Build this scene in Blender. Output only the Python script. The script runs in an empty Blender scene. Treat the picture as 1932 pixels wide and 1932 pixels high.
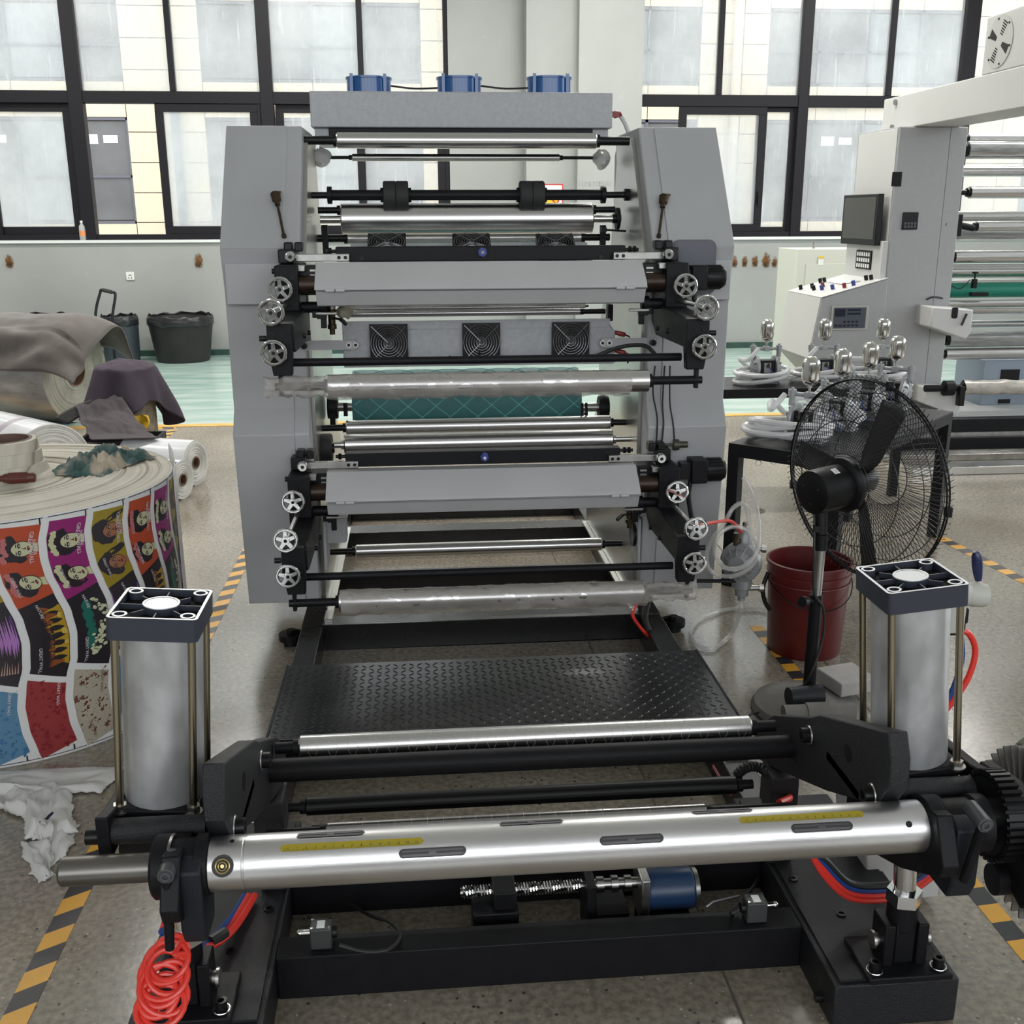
import bpy, math, random
from mathutils import Vector as V, Matrix as M, Euler, noise as NZ
PI = math.pi
S = bpy.context.scene
COL = S.collection
# ---------------------------------------------------------------- camera
FPX, CX, PITCH, YAW, ROLL, EYE = 1988.0, 966.0, .274306, .0877966, -.00318317, 1.55
cp, sp, cy, sy, cr, sr = math.cos(PITCH), math.sin(PITCH), math.cos(YAW), math.sin(YAW), math.cos(ROLL), math.sin(ROLL)
RC = M(((cr, -sr, 0), (sr, cr, 0), (0, 0, 1))) @ M(((1, 0, 0), (0, -sp, -cp), (0, cp, -sp))) @ M(((cy, -sy, 0), (sy, cy, 0), (0, 0, 1)))
cam = bpy.data.cameras.new('camera'); cam.sensor_width = 36; cam.lens = 36 * FPX / 1932; cam.clip_start = .05; cam.clip_end = 200
camo = bpy.data.objects.new('camera', cam); COL.objects.link(camo)
camo.matrix_world = M.Translation((0, 0, EYE)) @ M((RC[0], -RC[1], -RC[2])).transposed().to_4x4()
S.camera = camo
# ---------------------------------------------------------------- light, sky, exposure
S.view_settings.view_transform = 'Standard'; S.view_settings.look = 'None'; S.view_settings.gamma = 1
S.view_settings.use_curve_mapping = False
S.view_settings.exposure = 0.3
W = bpy.data.worlds.new('overcast_sky'); S.world = W; W.use_nodes = True
bg = W.node_tree.nodes['Background']; bg.inputs[0].default_value = (.93, .97, 1.0, 1); bg.inputs[1].default_value = 3.0
FILL_POWER = 78.0  # power of each added fill tube above the frame
def portal(loc, rot, sx, sz):
    l = bpy.data.lights.new('portal', 'AREA'); l.shape = 'RECTANGLE'; l.size = sx; l.size_y = sz; l.cycles.is_portal = True
    o = bpy.data.objects.new('portal', l); COL.objects.link(o); o.location = loc; o.rotation_euler = rot
portal((-3.2, 12.62, 3.1), (-PI/2, 0, 0), 7.4, 3.5)
portal((5.2, 12.62, 3.1), (-PI/2, 0, 0), 5.4, 3.5)
portal((.75, -6.1, 3.2), (PI/2, 0, 0), 16.6, 3.2)

portal((9.8, 4.9, 2.75), (0, PI/2, 0), 3.9, 8.4)
def ray(px, py):
    return RC.transposed() @ V(((px - CX) / FPX, (py - CX) / FPX, 1))
def P(px, py, Y=None, Z=None, X=None):
    """world point seen at a place of the photograph, on a plane of known depth, height or side"""
    d = ray(px, py)
    t = Y / d.y if Y is not None else (Z - EYE) / d.z if Z is not None else X / d.x
    return V((0, 0, EYE)) + t * d
def ppm(p):
    """pixels per metre at a point"""
    return FPX / (RC @ (V(p) - V((0, 0, EYE)))).z

# ---------------------------------------------------------------- materials
MATS = {}
def mat(name, col, rough=.5, metal=0., var=0., scale=8., bump=0., bscale=120., spec=.5, coat=0., col2=None, stretch=None, trans=0., alpha=1., emit=0., aniso=0., detail=4.):
    if name in MATS: return MATS[name]
    m = bpy.data.materials.new(name); m.use_nodes = True; MATS[name] = m
    N, L = m.node_tree.nodes, m.node_tree.links
    b = N['Principled BSDF']; I = b.inputs
    c = tuple(col) + (1,)
    I['Base Color'].default_value = c; I['Roughness'].default_value = rough; I['Metallic'].default_value = metal
    I['Specular IOR Level'].default_value = spec; I['Coat Weight'].default_value = coat
    I['Transmission Weight'].default_value = trans; I['Alpha'].default_value = alpha
    if emit: I['Emission Color'].default_value = c; I['Emission Strength'].default_value = emit
    if var or bump:
        tc = N.new('ShaderNodeTexCoord'); src = tc.outputs['Object']
        if stretch:
            mp = N.new('ShaderNodeMapping'); mp.inputs['Scale'].default_value = stretch; L.new(src, mp.inputs[0]); src = mp.outputs[0]
        if var:
            n = N.new('ShaderNodeTexNoise'); n.inputs['Scale'].default_value = scale; n.inputs['Detail'].default_value = detail; L.new(src, n.inputs[0])
            r = N.new('ShaderNodeValToRGB'); r.color_ramp.elements[0].position = .3; r.color_ramp.elements[1].position = .7
            c2 = col2 or tuple(max(0, x * (1 - var)) for x in col)
            r.color_ramp.elements[0].color = tuple(c2) + (1,); r.color_ramp.elements[1].color = c
            L.new(n.outputs['Fac'], r.inputs[0]); L.new(r.outputs[0], I['Base Color'])
            mr = N.new('ShaderNodeMapRange'); mr.inputs[3].default_value = max(0, rough - .08); mr.inputs[4].default_value = min(1, rough + .08)
            L.new(n.outputs['Fac'], mr.inputs[0]); L.new(mr.outputs[0], I['Roughness'])
        if bump:
            n2 = N.new('ShaderNodeTexNoise'); n2.inputs['Scale'].default_value = bscale; n2.inputs['Detail'].default_value = 3; L.new(src, n2.inputs[0])
            bp = N.new('ShaderNodeBump'); bp.inputs['Strength'].default_value = bump; bp.inputs['Distance'].default_value = .002
            L.new(n2.outputs['Fac'], bp.inputs['Height']); L.new(bp.outputs[0], I['Normal'])
    return m
def nodes(name):
    m = bpy.data.materials.new(name); m.use_nodes = True; MATS[name] = m
    return m, m.node_tree.nodes, m.node_tree.links, m.node_tree.nodes['Principled BSDF']

GREY = mat('grey_paint', (.40, .405, .415), .42, var=.07, scale=3, bump=.08, bscale=400)
COVER = mat('cover_paint', (.47, .47, .475), .45, var=.08, scale=5, bump=.08, bscale=400)
DUCT = mat('hammered_grey', (.40, .41, .43), .40, var=.16, scale=60, bump=.25, bscale=160)
WHITEM = mat('machine_white', (.57, .57, .555), .45, var=.04, scale=3)
MGREY = mat('machine_grey', (.37, .375, .38), .5, var=.06, scale=40)
BLACK = mat('black_paint', (.008, .008, .010), .5, spec=.22, var=.3, scale=30, bump=.2, bscale=250)
BLACKG = mat('black_oxide', (.006, .006, .007), .36, spec=.3)
BLACKR = mat('black_crackle', (.011, .0115, .014), .38, spec=.42, bump=.9, bscale=500)
BASEB = mat('base_black', (.010, .010, .011), .26, spec=.55, var=.25, scale=12, bump=.08, bscale=200)
CASTG = mat('cast_grey', (.014, .016, .021), .5, spec=.3, bump=.3, bscale=300)
STEEL = mat('ground_steel', (.66, .65, .64), .25, 1, var=.05, scale=4, stretch=(.4, 14, 14))
STEEL2 = mat('dark_steel', (.38, .37, .36), .26, 1, var=.2, scale=5, stretch=(.4, 24, 24))
SHAFT = mat('turned_aluminium', (.76, .75, .75), .33, 1, var=.2, scale=3, stretch=(1, 7, 7), bump=.05, bscale=60)
CHROME = mat('chrome', (.78, .78, .78), .1, 1)
ALU = mat('aluminium_plate', (.70, .69, .66), .3, 1, var=.2, scale=2.2, stretch=(1, 1, .5))
BRUSH = mat('bare_bar', (.48, .47, .45), .36, 1, var=.3, scale=18)
TUBE = mat('cylinder_barrel', (.66, .67, .68), .4, .55, var=.42, scale=16, detail=7, stretch=(1, 1, .6))
BRASS = mat('old_brass', (.085, .06, .035), .42, .8, var=.4, scale=40)
ROD = mat('zinc_rod', (.36, .31, .22), .3, 1, var=.35, scale=8, stretch=(1, 1, .2))
BROWN = mat('brown_shaft', (.055, .035, .025), .4, .6, var=.4, scale=25)
RED = mat('red_tube', (.78, .045, .03), .28, spec=.6)
BLUE = mat('blue_tube', (.02, .06, .24), .3)
BLUEP = mat('blue_enamel', (.012, .085, .27), .22, coat=.4)
KNOB = mat('blue_knob', (.03, .05, .25), .4)
WHITEP = mat('white_plastic', (.75, .75, .72), .4)
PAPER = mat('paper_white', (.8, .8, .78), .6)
REDP = mat('red_clip', (.22, .012, .012), .4)
CABLE = mat('black_cable', (.012, .012, .013), .5)
RUBBER = mat('rubber', (.018, .018, .018), .7)

# ---------------------------------------------------------------- mesh builder
class MB:
    def __init__(s): s.v = []; s.f = []; s.i = []; s.m = 0
    def add(s, vs, fs):
        o = len(s.v); s.v += [V(x) for x in vs]
        for f in fs: s.f.append([o + k for k in f]); s.i.append(s.m)
        return s
    def box(s, a, b, rot=None, piv=None):
        (x0, y0, z0), (x1, y1, z1) = a, b
        vs = [V((x, y, z)) for z in (z0, z1) for y in (y0, y1) for x in (x0, x1)]
        if rot is not None:
            c = V(piv) if piv is not None else (V(a) + V(b)) / 2
            vs = [c + rot @ (q - c) for q in vs]
        return s.add(vs, [(0, 2, 3, 1), (4, 5, 7, 6), (0, 1, 5, 4), (2, 6, 7, 3), (0, 4, 6, 2), (1, 3, 7, 5)])
    def bc(s, c, d, rot=None):
        c = V(c); d = V(d) / 2
        return s.box(c - d, c + d, rot)
    def frame(s, ax):
        ax = V(ax).normalized(); u = ax.orthogonal().normalized()
        return u, ax.cross(u)
    def cyl(s, p0, p1, r0, r1=None, n=24, caps=(1, 1)):
        p0, p1 = V(p0), V(p1); r1 = r0 if r1 is None else r1
        u, w = s.frame(p1 - p0)
        vs = []
        for p, r in ((p0, r0), (p1, r1)):
            vs += [p + r * (math.cos(2*PI*k/n) * u + math.sin(2*PI*k/n) * w) for k in range(n)]
        fs = [(k, (k+1) % n, n + (k+1) % n, n + k) for k in range(n)]
        if caps[0]: fs.append(tuple(range(n))[::-1])
        if caps[1]: fs.append(tuple(range(n, 2*n)))
        return s.add(vs, fs)
    def lathe(s, prof, base=(0, 0, 0), ax=(0, 0, 1), n=24, closed=False, a0=0., a1=2*PI):
        base = V(base); ax = V(ax).normalized(); u, w = s.frame(ax)
        full = abs(a1 - a0 - 2*PI) < 1e-6; nn = n if full else n + 1
        vs = []
        for r, z in prof:
            vs += [base + ax*z + r*(math.cos(a0+(a1-a0)*k/n)*u + math.sin(a0+(a1-a0)*k/n)*w) for k in range(nn)]
        fs = []; m = len(prof)
        for j in range(m if closed else m - 1):
            j2 = (j + 1) % m
            for k in range(n if full else n):
                k2 = (k + 1) % nn
                fs.append((j*nn + k, j*nn + k2, j2*nn + k2, j2*nn + k))
        return s.add(vs, fs)
    def torus(s, c, ax, R, r, n=32, m=8):
        return s.lathe([(R + r*math.cos(2*PI*k/m), r*math.sin(2*PI*k/m)) for k in range(m)], c, ax, n, True)
    def tube(s, pts, r, n=8, closed=False, caps=True):
        pts = [V(p) for p in pts]; m = len(pts)
        if m < 2: return s
        t0 = (pts[1] - pts[0]).normalized(); u = t0.orthogonal().normalized(); vs = []
        for j in range(m):
            if closed: t = pts[(j+1) % m] - pts[j-1]
            else: t = pts[min(j+1, m-1)] - pts[max(j-1, 0)]
            t.normalize(); u = (u - t*u.dot(t)).normalized(); w = t.cross(u)
            rr = r[j] if isinstance(r, (list, tuple)) else r
            vs += [pts[j] + rr*(math.cos(2*PI*k/n)*u + math.sin(2*PI*k/n)*w) for k in range(n)]
        fs = []
        for j in range(m if closed else m - 1):
            j2 = (j+1) % m
            fs += [(j*n + k, j*n + (k+1) % n, j2*n + (k+1) % n, j2*n + k) for k in range(n)]
        if caps and not closed: fs += [tuple(range(n))[::-1], tuple(range((m-1)*n, m*n))]
        return s.add(vs, fs)
    def prism(s, pts, ax, a0, a1):
        """outline in the plane across axis ax ('x': (y,z), 'y': (x,z), 'z': (x,y)) pulled from a0 to a1"""
        mk = {'x': lambda a, p: (a, p[0], p[1]), 'y': lambda a, p: (p[0], a, p[1]), 'z': lambda a, p: (p[0], p[1], a)}[ax]
        n = len(pts)
        vs = [mk(a0, p) for p in pts] + [mk(a1, p) for p in pts]
        fs = [(k, (k+1) % n, n + (k+1) % n, n + k) for k in range(n)] + [tuple(range(n))[::-1], tuple(range(n, 2*n))]
        return s.add(vs, fs)
    def ell(s, c, rx, ry=None, rz=None, n=20, m=10):
        ry = rx if ry is None else ry; rz = rx if rz is None else rz; c = V(c); vs = []
        for j in range(m + 1):
            t = PI * j / m
            vs += [c + V((rx*math.sin(t)*math.cos(2*PI*k/n), ry*math.sin(t)*math.sin(2*PI*k/n), -rz*math.cos(t))) for k in range(n)]
        return s.add(vs, [(j*n + k, j*n + (k+1) % n, (j+1)*n + (k+1) % n, (j+1)*n + k) for j in range(m) for k in range(n)])
    def surf(s, fn, nu, nv, closeu=False):
        nn = nu if closeu else nu + 1
        vs = [fn(i / nu, j / nv) for j in range(nv + 1) for i in range(nn)]
        return s.add(vs, [(j*nn + i, j*nn + (i+1) % nn, (j+1)*nn + (i+1) % nn, (j+1)*nn + i) for j in range(nv) for i in range(nu)])
    def xf(s, mtx):
        s.v = [mtx @ q for q in s.v]; return s
def far_pieces(mb):
    n = len(mb.v); up = list(range(n))
    def find(a):
        while up[a] != a: up[a] = up[up[a]]; a = up[a]
        return a
    for f in mb.f:
        r = find(f[0])
        for k in f[1:]: up[find(k)] = r
    isl = {}
    for k in range(n): isl.setdefault(find(k), []).append(k)
    if len(isl) < 2 or len(isl) > 120: return [mb]
    keys = list(isl); bx = []
    for k in keys:
        vs = [mb.v[q] for q in isl[k]]
        lo = [min(v[i] for v in vs) for i in range(3)]; hi = [max(v[i] for v in vs) for i in range(3)]
        bx.append((lo, hi, max(h - l for l, h in zip(lo, hi))))
    g = list(range(len(keys)))
    def fg(a):
        while g[a] != a: a = g[a]
        return a
    for a in range(len(keys)):
        for b in range(a):
            d = math.sqrt(sum(max(0, bx[a][0][i]-bx[b][1][i], bx[b][0][i]-bx[a][1][i])**2 for i in range(3)))
            if d <= max(.02, .5*max(bx[a][2], bx[b][2]))*.98: g[fg(a)] = fg(b)
    roots = sorted({fg(a) for a in range(len(keys))})
    if len(roots) < 2: return [mb]
    own = {keys[a]: fg(a) for a in range(len(keys))}; out = []
    for r in roots:
        m2 = MB(); idx = {}
        for k in range(n):
            if own[find(k)] == r: idx[k] = len(m2.v); m2.v.append(mb.v[k])
        for f, i in zip(mb.f, mb.i):
            if f[0] in idx: m2.f.append([idx[k] for k in f]); m2.i.append(i)
        out.append(m2)
    return out
WL = {}
def mesh_of(mb, name, ms, off=V((0, 0, 0)), ang=35):
    me = bpy.data.meshes.new(name)
    me.from_pydata([tuple(q - off) for q in mb.v], [], mb.f)
    for m in (ms if isinstance(ms, (list, tuple)) else [ms]): me.materials.append(m)
    if any(mb.i): me.polygons.foreach_set('material_index', mb.i)
    import bmesh
    bm = bmesh.new(); bm.from_mesh(me); bmesh.ops.remove_doubles(bm, verts=bm.verts, dist=1e-6)
    bmesh.ops.recalc_face_normals(bm, faces=bm.faces); bm.to_mesh(me); bm.free()
    me.polygons.foreach_set('use_smooth', [True] * len(me.polygons))
    me.set_sharp_from_angle(angle=math.radians(ang))
    return me
def finish(o, label=None, cat=None, group=None, kind=None, bev=0, solid=0):
    if label: o['label'] = label
    if cat: o['category'] = cat
    if group: o['group'] = group
    if kind: o['kind'] = kind
    if solid:
        md = o.modifiers.new('thick', 'SOLIDIFY'); md.thickness = solid
    if bev:
        md = o.modifiers.new('edge', 'BEVEL'); md.width = bev; md.segments = 2; md.limit_method = 'ANGLE'; md.angle_limit = math.radians(40)
        md.harden_normals = False
    return o
def thing(name, label, cat, loc=(0, 0, 0), group=None, rz=0, kind=None):
    o = bpy.data.objects.new(name, None); COL.objects.link(o); o.location = loc; o.rotation_euler = (0, 0, rz); WL[o] = V(loc)
    return finish(o, label, cat, group, kind)
def part(mb, name, ms, parent, label=None, kind=None, bev=0, at=None, solid=0, ang=35, local=False):
    """one mesh object under its thing or part; builder coordinates are the world's unless local"""
    pw = WL[parent]
    if isinstance(mb, MB) and kind is None and at is None and len(mb.v) < 4000:
        gs = far_pieces(mb)
        if len(gs) > 1:          # pieces that stand apart become parts of their own
            os_ = [part(g_, name, ms, parent, label, None, bev, None, solid, ang, local) for g_ in gs]
            return os_[0]
    if isinstance(mb, bpy.types.Mesh): me = mb
    else: me = mesh_of(mb, name, ms, V((0, 0, 0)) if (local or at is not None) else pw, ang)
    o = bpy.data.objects.new(name, me); COL.objects.link(o); o.parent = parent
    WL[o] = pw
    if at is not None: o.location = V(at) if local else V(at) - pw; WL[o] = V(at)
    return finish(o, label, kind=kind, bev=bev, solid=solid)
def solo(mb, name, ms, label, cat, group=None, kind=None, loc=None, bev=0, solid=0, ang=35, rz=0):
    loc = V(loc) if loc is not None else V((0, 0, 0))
    if loc.length == 0 and mb.v and kind != 'structure':
        xs = [q.x for q in mb.v]; ys = [q.y for q in mb.v]; zs = [q.z for q in mb.v]
        loc = V(((min(xs)+max(xs))/2, (min(ys)+max(ys))/2, min(zs)))
    o = bpy.data.objects.new(name, mesh_of(mb, name, ms, loc, ang)); COL.objects.link(o); o.location = loc; o.rotation_euler = (0, 0, rz); WL[o] = loc
    return finish(o, label, cat, group, kind, bev, solid)
def dup(root, loc, rz=0, label=None, group=None, scale=None):
    def cp_(o, par):
        c = o.copy(); COL.objects.link(c); WL[c] = WL[o]
        if par is not None: c.parent = par; c.matrix_parent_inverse = o.matrix_parent_inverse
        for ch in list(o.children): cp_(ch, c)
        return c
    r = cp_(root, None); r.location = loc; r.rotation_euler = (0, 0, rz); WL[r] = V(loc)
    if scale: r.scale = (scale,)*3
    if label: r['label'] = label
    if group: r['group'] = group
    return r
def smooth(pts, k=6, closed=False):
    """Catmull-Rom through points"""
    pts = [V(p) for p in pts]; n = len(pts); out = []
    for i in range(n if closed else n - 1):
        g = (lambda j: pts[j % n]) if closed else (lambda j: pts[min(max(j, 0), n-1)])
        a, b, c, d = g(i-1), g(i), g(i+1), g(i+2)
        for j in range(k):
            t = j / k
            out.append(.5*((2*b) + (c-a)*t + (2*a-5*b+4*c-d)*t*t + (3*b-a-3*c+d)*t**3))
    if not closed: out.append(pts[-1])
    return out
def text_mesh(s, size, depth=.0004, spacing=1.0):
    cu = bpy.data.curves.new('lettering', 'FONT'); cu.body = s; cu.size = size; cu.extrude = depth; cu.align_x = 'CENTER'; cu.align_y = 'CENTER'; cu.space_character = spacing; cu.resolution_u = 2
    o = bpy.data.objects.new('lettering', cu); COL.objects.link(o)
    me = bpy.data.meshes.new_from_object(o.evaluated_get(bpy.context.evaluated_depsgraph_get()))
    bpy.data.objects.remove(o); bpy.data.curves.remove(cu)
    mb = MB(); mb.add([v.co.copy() for v in me.vertices], [tuple(p.vertices) for p in me.polygons]); bpy.data.meshes.remove(me)
    return mb
RX = lambda a: M.Rotation(a, 3, 'X')
RY = lambda a: M.Rotation(a, 3, 'Y')
RZ = lambda a: M.Rotation(a, 3, 'Z')
def fbm(p, s=1., seed=0.):
    q = V(p)*s + V((seed*13.1, seed*7.7, seed*3.3))
    return NZ.noise(q) + .5*NZ.noise(q*2.1) + .25*NZ.noise(q*4.3)
random.seed(7)
# ================================================================ ROOM
m, N, L, b = nodes('concrete')
tc = N.new('ShaderNodeTexCoord')
def noise(scale, detail=4, src=None):
    n = N.new('ShaderNodeTexNoise'); n.inputs['Scale'].default_value = scale; n.inputs['Detail'].default_value = detail; L.new(src or tc.outputs['Object'], n.inputs[0]); return n.outputs['Fac']
def ramp(fac, stops):
    r = N.new('ShaderNodeValToRGB'); e = r.color_ramp.elements
    while len(e) < len(stops): e.new(.5)
    for k, (p, c) in enumerate(stops): e[k].position = p; e[k].color = tuple(c) + (1,)
    L.new(fac, r.inputs[0]); return r.outputs[0]
def mix(a, c, fac, mode='MIX'):
    x = N.new('ShaderNodeMix'); x.data_type = 'RGBA'; x.blend_type = mode
    for s, q in ((6, a), (7, c)):
        if isinstance(q, tuple): x.inputs[s].default_value = q + (1,)
        else: L.new(q, x.inputs[s])
    if isinstance(fac, (int, float)): x.inputs[0].default_value = fac
    else: L.new(fac, x.inputs[0])
    return x.outputs[2]
base = ramp(noise(1.1, 6), [(.32, (.20, .17, .13)), (.68, (.335, .295, .24))])
fine = ramp(noise(60, 4), [(.35, (.66, .66, .66)), (.65, (1.12, 1.12, 1.1))])
c1 = mix(base, fine, 1.0, 'MULTIPLY')
vo = N.new('ShaderNodeTexVoronoi'); vo.inputs['Scale'].default_value = 55; L.new(tc.outputs['Object'], vo.inputs[0])
light = ramp(vo.outputs['Distance'], [(.12, (1, 1, 1)), (.2, (0, 0, 0))])
sel = ramp(noise(37, 1), [(.56, (0, 0, 0)), (.6, (1, 1, 1))])
sp1 = mix(light, sel, 1.0, 'MULTIPLY')
c2 = mix(c1, (.46, .43, .38), sp1)
vo2 = N.new('ShaderNodeTexVoronoi'); vo2.inputs['Scale'].default_value = 38; L.new(tc.outputs['Object'], vo2.inputs[0])
dk = ramp(vo2.outputs['Distance'], [(.11, (1, 1, 1)), (.19, (0, 0, 0))])
sel2 = ramp(noise(23, 1), [(.48, (0, 0, 0)), (.54, (1, 1, 1))])
c3 = mix(c2, (.06, .05, .04), mix(dk, sel2, 1.0, 'MULTIPLY'))
vo3 = N.new('ShaderNodeTexVoronoi'); vo3.feature = 'DISTANCE_TO_EDGE'; vo3.inputs['Scale'].default_value = 3.5; vo3.inputs['Randomness'].default_value = 1
nv = N.new('ShaderNodeVectorMath'); nv.operation = 'ADD'
n3 = N.new('ShaderNodeTexNoise'); n3.inputs['Scale'].default_value = 5; L.new(tc.outputs['Object'], n3.inputs[0])
L.new(tc.outputs['Object'], nv.inputs[0]); L.new(n3.outputs['Color'], nv.inputs[1]); L.new(nv.outputs[0], vo3.inputs[0])
crk = ramp(vo3.outputs['Distance'], [(.0, (1, 1, 1)), (.006, (0, 0, 0))])
crs = ramp(noise(.9, 2), [(.52, (0, 0, 0)), (.6, (.55, .55, .55))])
c4 = mix(c3, (.10, .085, .07), mix(crk, crs, 1.0, 'MULTIPLY'))
L.new(c4, b.inputs['Base Color'])
rg = N.new('ShaderNodeMapRange'); rg.inputs[3].default_value = .1; rg.inputs[4].default_value = .3; b.inputs['Specular IOR Level'].default_value = 1.0; L.new(noise(2.3, 6), rg.inputs[0]); L.new(rg.outputs[0], b.inputs['Roughness'])
bp = N.new('ShaderNodeBump'); bp.inputs['Strength'].default_value = .16; bp.inputs['Distance'].default_value = .002; L.new(noise(70, 3), bp.inputs['Height']); L.new(bp.outputs[0], b.inputs['Normal'])
CONC = m
m, N, L, b = nodes('green_epoxy')
tc = N.new('ShaderNodeTexCoord')
mp = N.new('ShaderNodeMapping'); mp.inputs['Scale'].default_value = (.6, 3, 1); L.new(tc.outputs['Object'], mp.inputs[0])
L.new(ramp(noise(2.2, 7, mp.outputs[0]), [(.35, (.27, .43, .375)), (.65, (.50, .60, .56))]), b.inputs['Base Color'])
b.inputs['Roughness'].default_value = .3
rg = N.new('ShaderNodeMapRange'); rg.inputs[3].default_value = .08; rg.inputs[4].default_value = .3; b.inputs['Specular IOR Level'].default_value = .8; L.new(noise(3, 6, mp.outputs[0]), rg.inputs[0]); L.new(rg.outputs[0], b.inputs['Roughness'])
GREEN = m
m, N, L, b = nodes('wall_paint')
tc = N.new('ShaderNodeTexCoord')
mp = N.new('ShaderNodeMapping'); mp.inputs['Scale'].default_value = (5, 5, .35); L.new(tc.outputs['Object'], mp.inputs[0])
wb = ramp(noise(1.3, 5), [(.3, (.305, .312, .30)), (.7, (.35, .357, .343))])
drip = ramp(noise(2.2, 3, mp.outputs[0]), [(.655, (0, 0, 0)), (.68, (.35, .35, .35)), (.70, (0, 0, 0))])
smud = ramp(noise(9, 6), [(.68, (0, 0, 0)), (.8, (.5, .5, .5))])
L.new(mix(mix(wb, (.33, .34, .33), drip), (.4, .4, .39), smud), b.inputs['Base Color']); b.inputs['Roughness'].default_value = .55
WALL = m
CEIL = mat('ceiling_white', (.72, .73, .73), .8)
FRAME = mat('window_frame_bronze', (.009, .008, .011), .45, spec=.25)
SKIRT = mat('skirting_green', (.03, .075, .06), .4, var=.4, scale=9)
YLINE = mat('line_yellow', (.72, .42, .10), .5, var=.3, scale=12)

st = lambda mb, n, m_, **k: solo(mb, n, m_, None, None, kind='structure', **k)
fl = st(MB().box((-8, -6.25, -.2), (9.5, 12.75, 0)), 'floor', CONC)
part(MB().box((-8, 8.23, 0), (9.5, 12.5, .003)), 'floor_coating', GREEN, fl, 'green painted part of the floor')
part(MB().box((-8, 8.13, 0), (9.5, 8.232, .0035)), 'floor_line', YLINE, fl, 'worn yellow line edging the green floor')
a, c = P(1560, 1253, Z=0), P(1203, 1438, Z=0)
for x, y0, y1 in ((a.x, 1.0, 8.13), (c.x, 1.0, 8.13)): part(MB().box((x-.003, y0, -.001), (x+.003, y1, .0006)), 'floor_joint', mat('joint_dark', (.09, .08, .065), .9), fl)
st(MB().box((-8, -6.25, 5.0), (9.5, 12.75, 5.2)), 'ceiling', CEIL)
st(MB().box((-8.2, -6.25, 0), (-8, 12.75, 5.2)), 'wall_left', WALL)
wr_ = MB().box((9.5, -6.25, 0), (9.7, .8, 5.2)).box((9.5, 9.0, 0), (9.7, 12.75, 5.2)).box((9.5, .8, 0), (9.7, 9.0, .9)).box((9.5, .8, 4.6), (9.7, 9.0, 5.2))
for k in range(3): wr_.box((9.5, 2.75 + 2.05*k, .9), (9.7, 2.85 + 2.05*k, 4.6))
st(wr_, 'wall_right', WALL)
wf = MB().box((-8, -6.25, 0), (9.5, -6, 1.6)).box((-8, -6.25, 4.85), (9.5, -6, 5.0))
for k in range(6): wf.box((-8 + 3.46*k - (.0 if k else 0), -6.25, 1.6), (-8 + 3.46*k + .2, -6, 4.85))
st(wf, 'wall_front', WALL)
WY = 12.5
w = MB().box((-8, WY, 0), (9.5, WY+.25, 1.29)).box((-8, WY, 4.7), (9.5, WY+.25, 5.0)).box((-8, WY, 1.29), (-6.4, WY+.25, 4.7)).box((.41, WY, 1.29), (2.50, WY+.25, 4.7)).box((8.2, WY, 1.29), (9.5, WY+.25, 4.7))
wb_ = st(w, 'wall_back', WALL)
part(MB().box((1.25, 12.24, 0), (2.50, WY, 5.0)), 'pier', WALL, wb_)
part(MB().box((1.80, 12.08, 0), (2.50, 12.24, 5.0)), 'pier', WALL, wb_)
st(MB().box((-8, WY-.025, 0), (1.25, WY, .07)).box((2.50, WY-.025, 0), (9.5, WY, .07)).box((1.25, 12.215, 0), (1.8, 12.24, .07)).box((1.8, 12.055, 0), (2.5, 12.08, .07)), 'baseboard_back', SKIRT)
st(MB().box((-6.4, WY-.03, 1.27), (.41, WY+.03, 1.3)).box((2.5, WY-.03, 1.27), (8.2, WY+.03, 1.3)), 'trim_1', mat('sill_white', (.72, .74, .72), .5))
# rusty anchors left in the wall under the windows
RUST = nodes('rust_run'); m, N, L, b = RUST; RUST = m
tc = N.new('ShaderNodeTexCoord')
b.inputs['Base Color'].default_value = (.20, .075, .012, 1); b.inputs['Roughness'].default_value = .8
gx = N.new('ShaderNodeTexGradient'); gx.gradient_type = 'SPHERICAL'
mp = N.new('ShaderNodeMapping'); mp.inputs['Location'].default_value = (-1, 0, -.55); mp.inputs['Scale'].default_value = (2, 0, 1.45); L.new(tc.outputs['Generated'], mp.inputs[0]); L.new(mp.outputs[0], gx.inputs[0])
mm = N.new('ShaderNodeMath'); mm.operation = 'MULTIPLY'; L.new(gx.outputs[0], mm.inputs[0]); L.new(noise(30, 4), mm.inputs[1])
L.new(ramp(mm.outputs[0], [(.14, (0, 0, 0)), (.45, (.8, .8, .8))]), b.inputs['Alpha'])
ANCH = mat('rusted_anchor', (.10, .055, .025), .7, .4)
for px, py, s in ((18, 497, 1), (375, 497, 1.1), (1385, 497, .9), (1405, 496, .8), (1424, 496, .9), (1445, 497, 1.2), (1461, 497, .8), (1497, 496, .9)):
    p = P(px, py, Y=WY)
    part(MB().cyl((p.x, WY, p.z), (p.x, WY-.035, p.z), .02*s, n=10).cyl((p.x, WY-.035, p.z), (p.x, WY-.05, p.z), .009, n=8), 'anchor_bolt', ANCH, wb_)
    part(MB().box((p.x-.07*s, WY-.0015, p.z-.05), (p.x+.07*s, WY-.0008, p.z+.13*s)), 'rust_stain', RUST, wb_)
p = P(246, 521, Y=WY)
so = thing('wall_socket', 'white square power socket low on the wall under the left window', 'socket', (p.x, WY, p.z))
part(MB().box((p.x-.045, WY-.012, p.z-.045), (p.x+.045, WY, p.z+.045)), 'face_plate', WHITEP, so, bev=.004)
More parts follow.
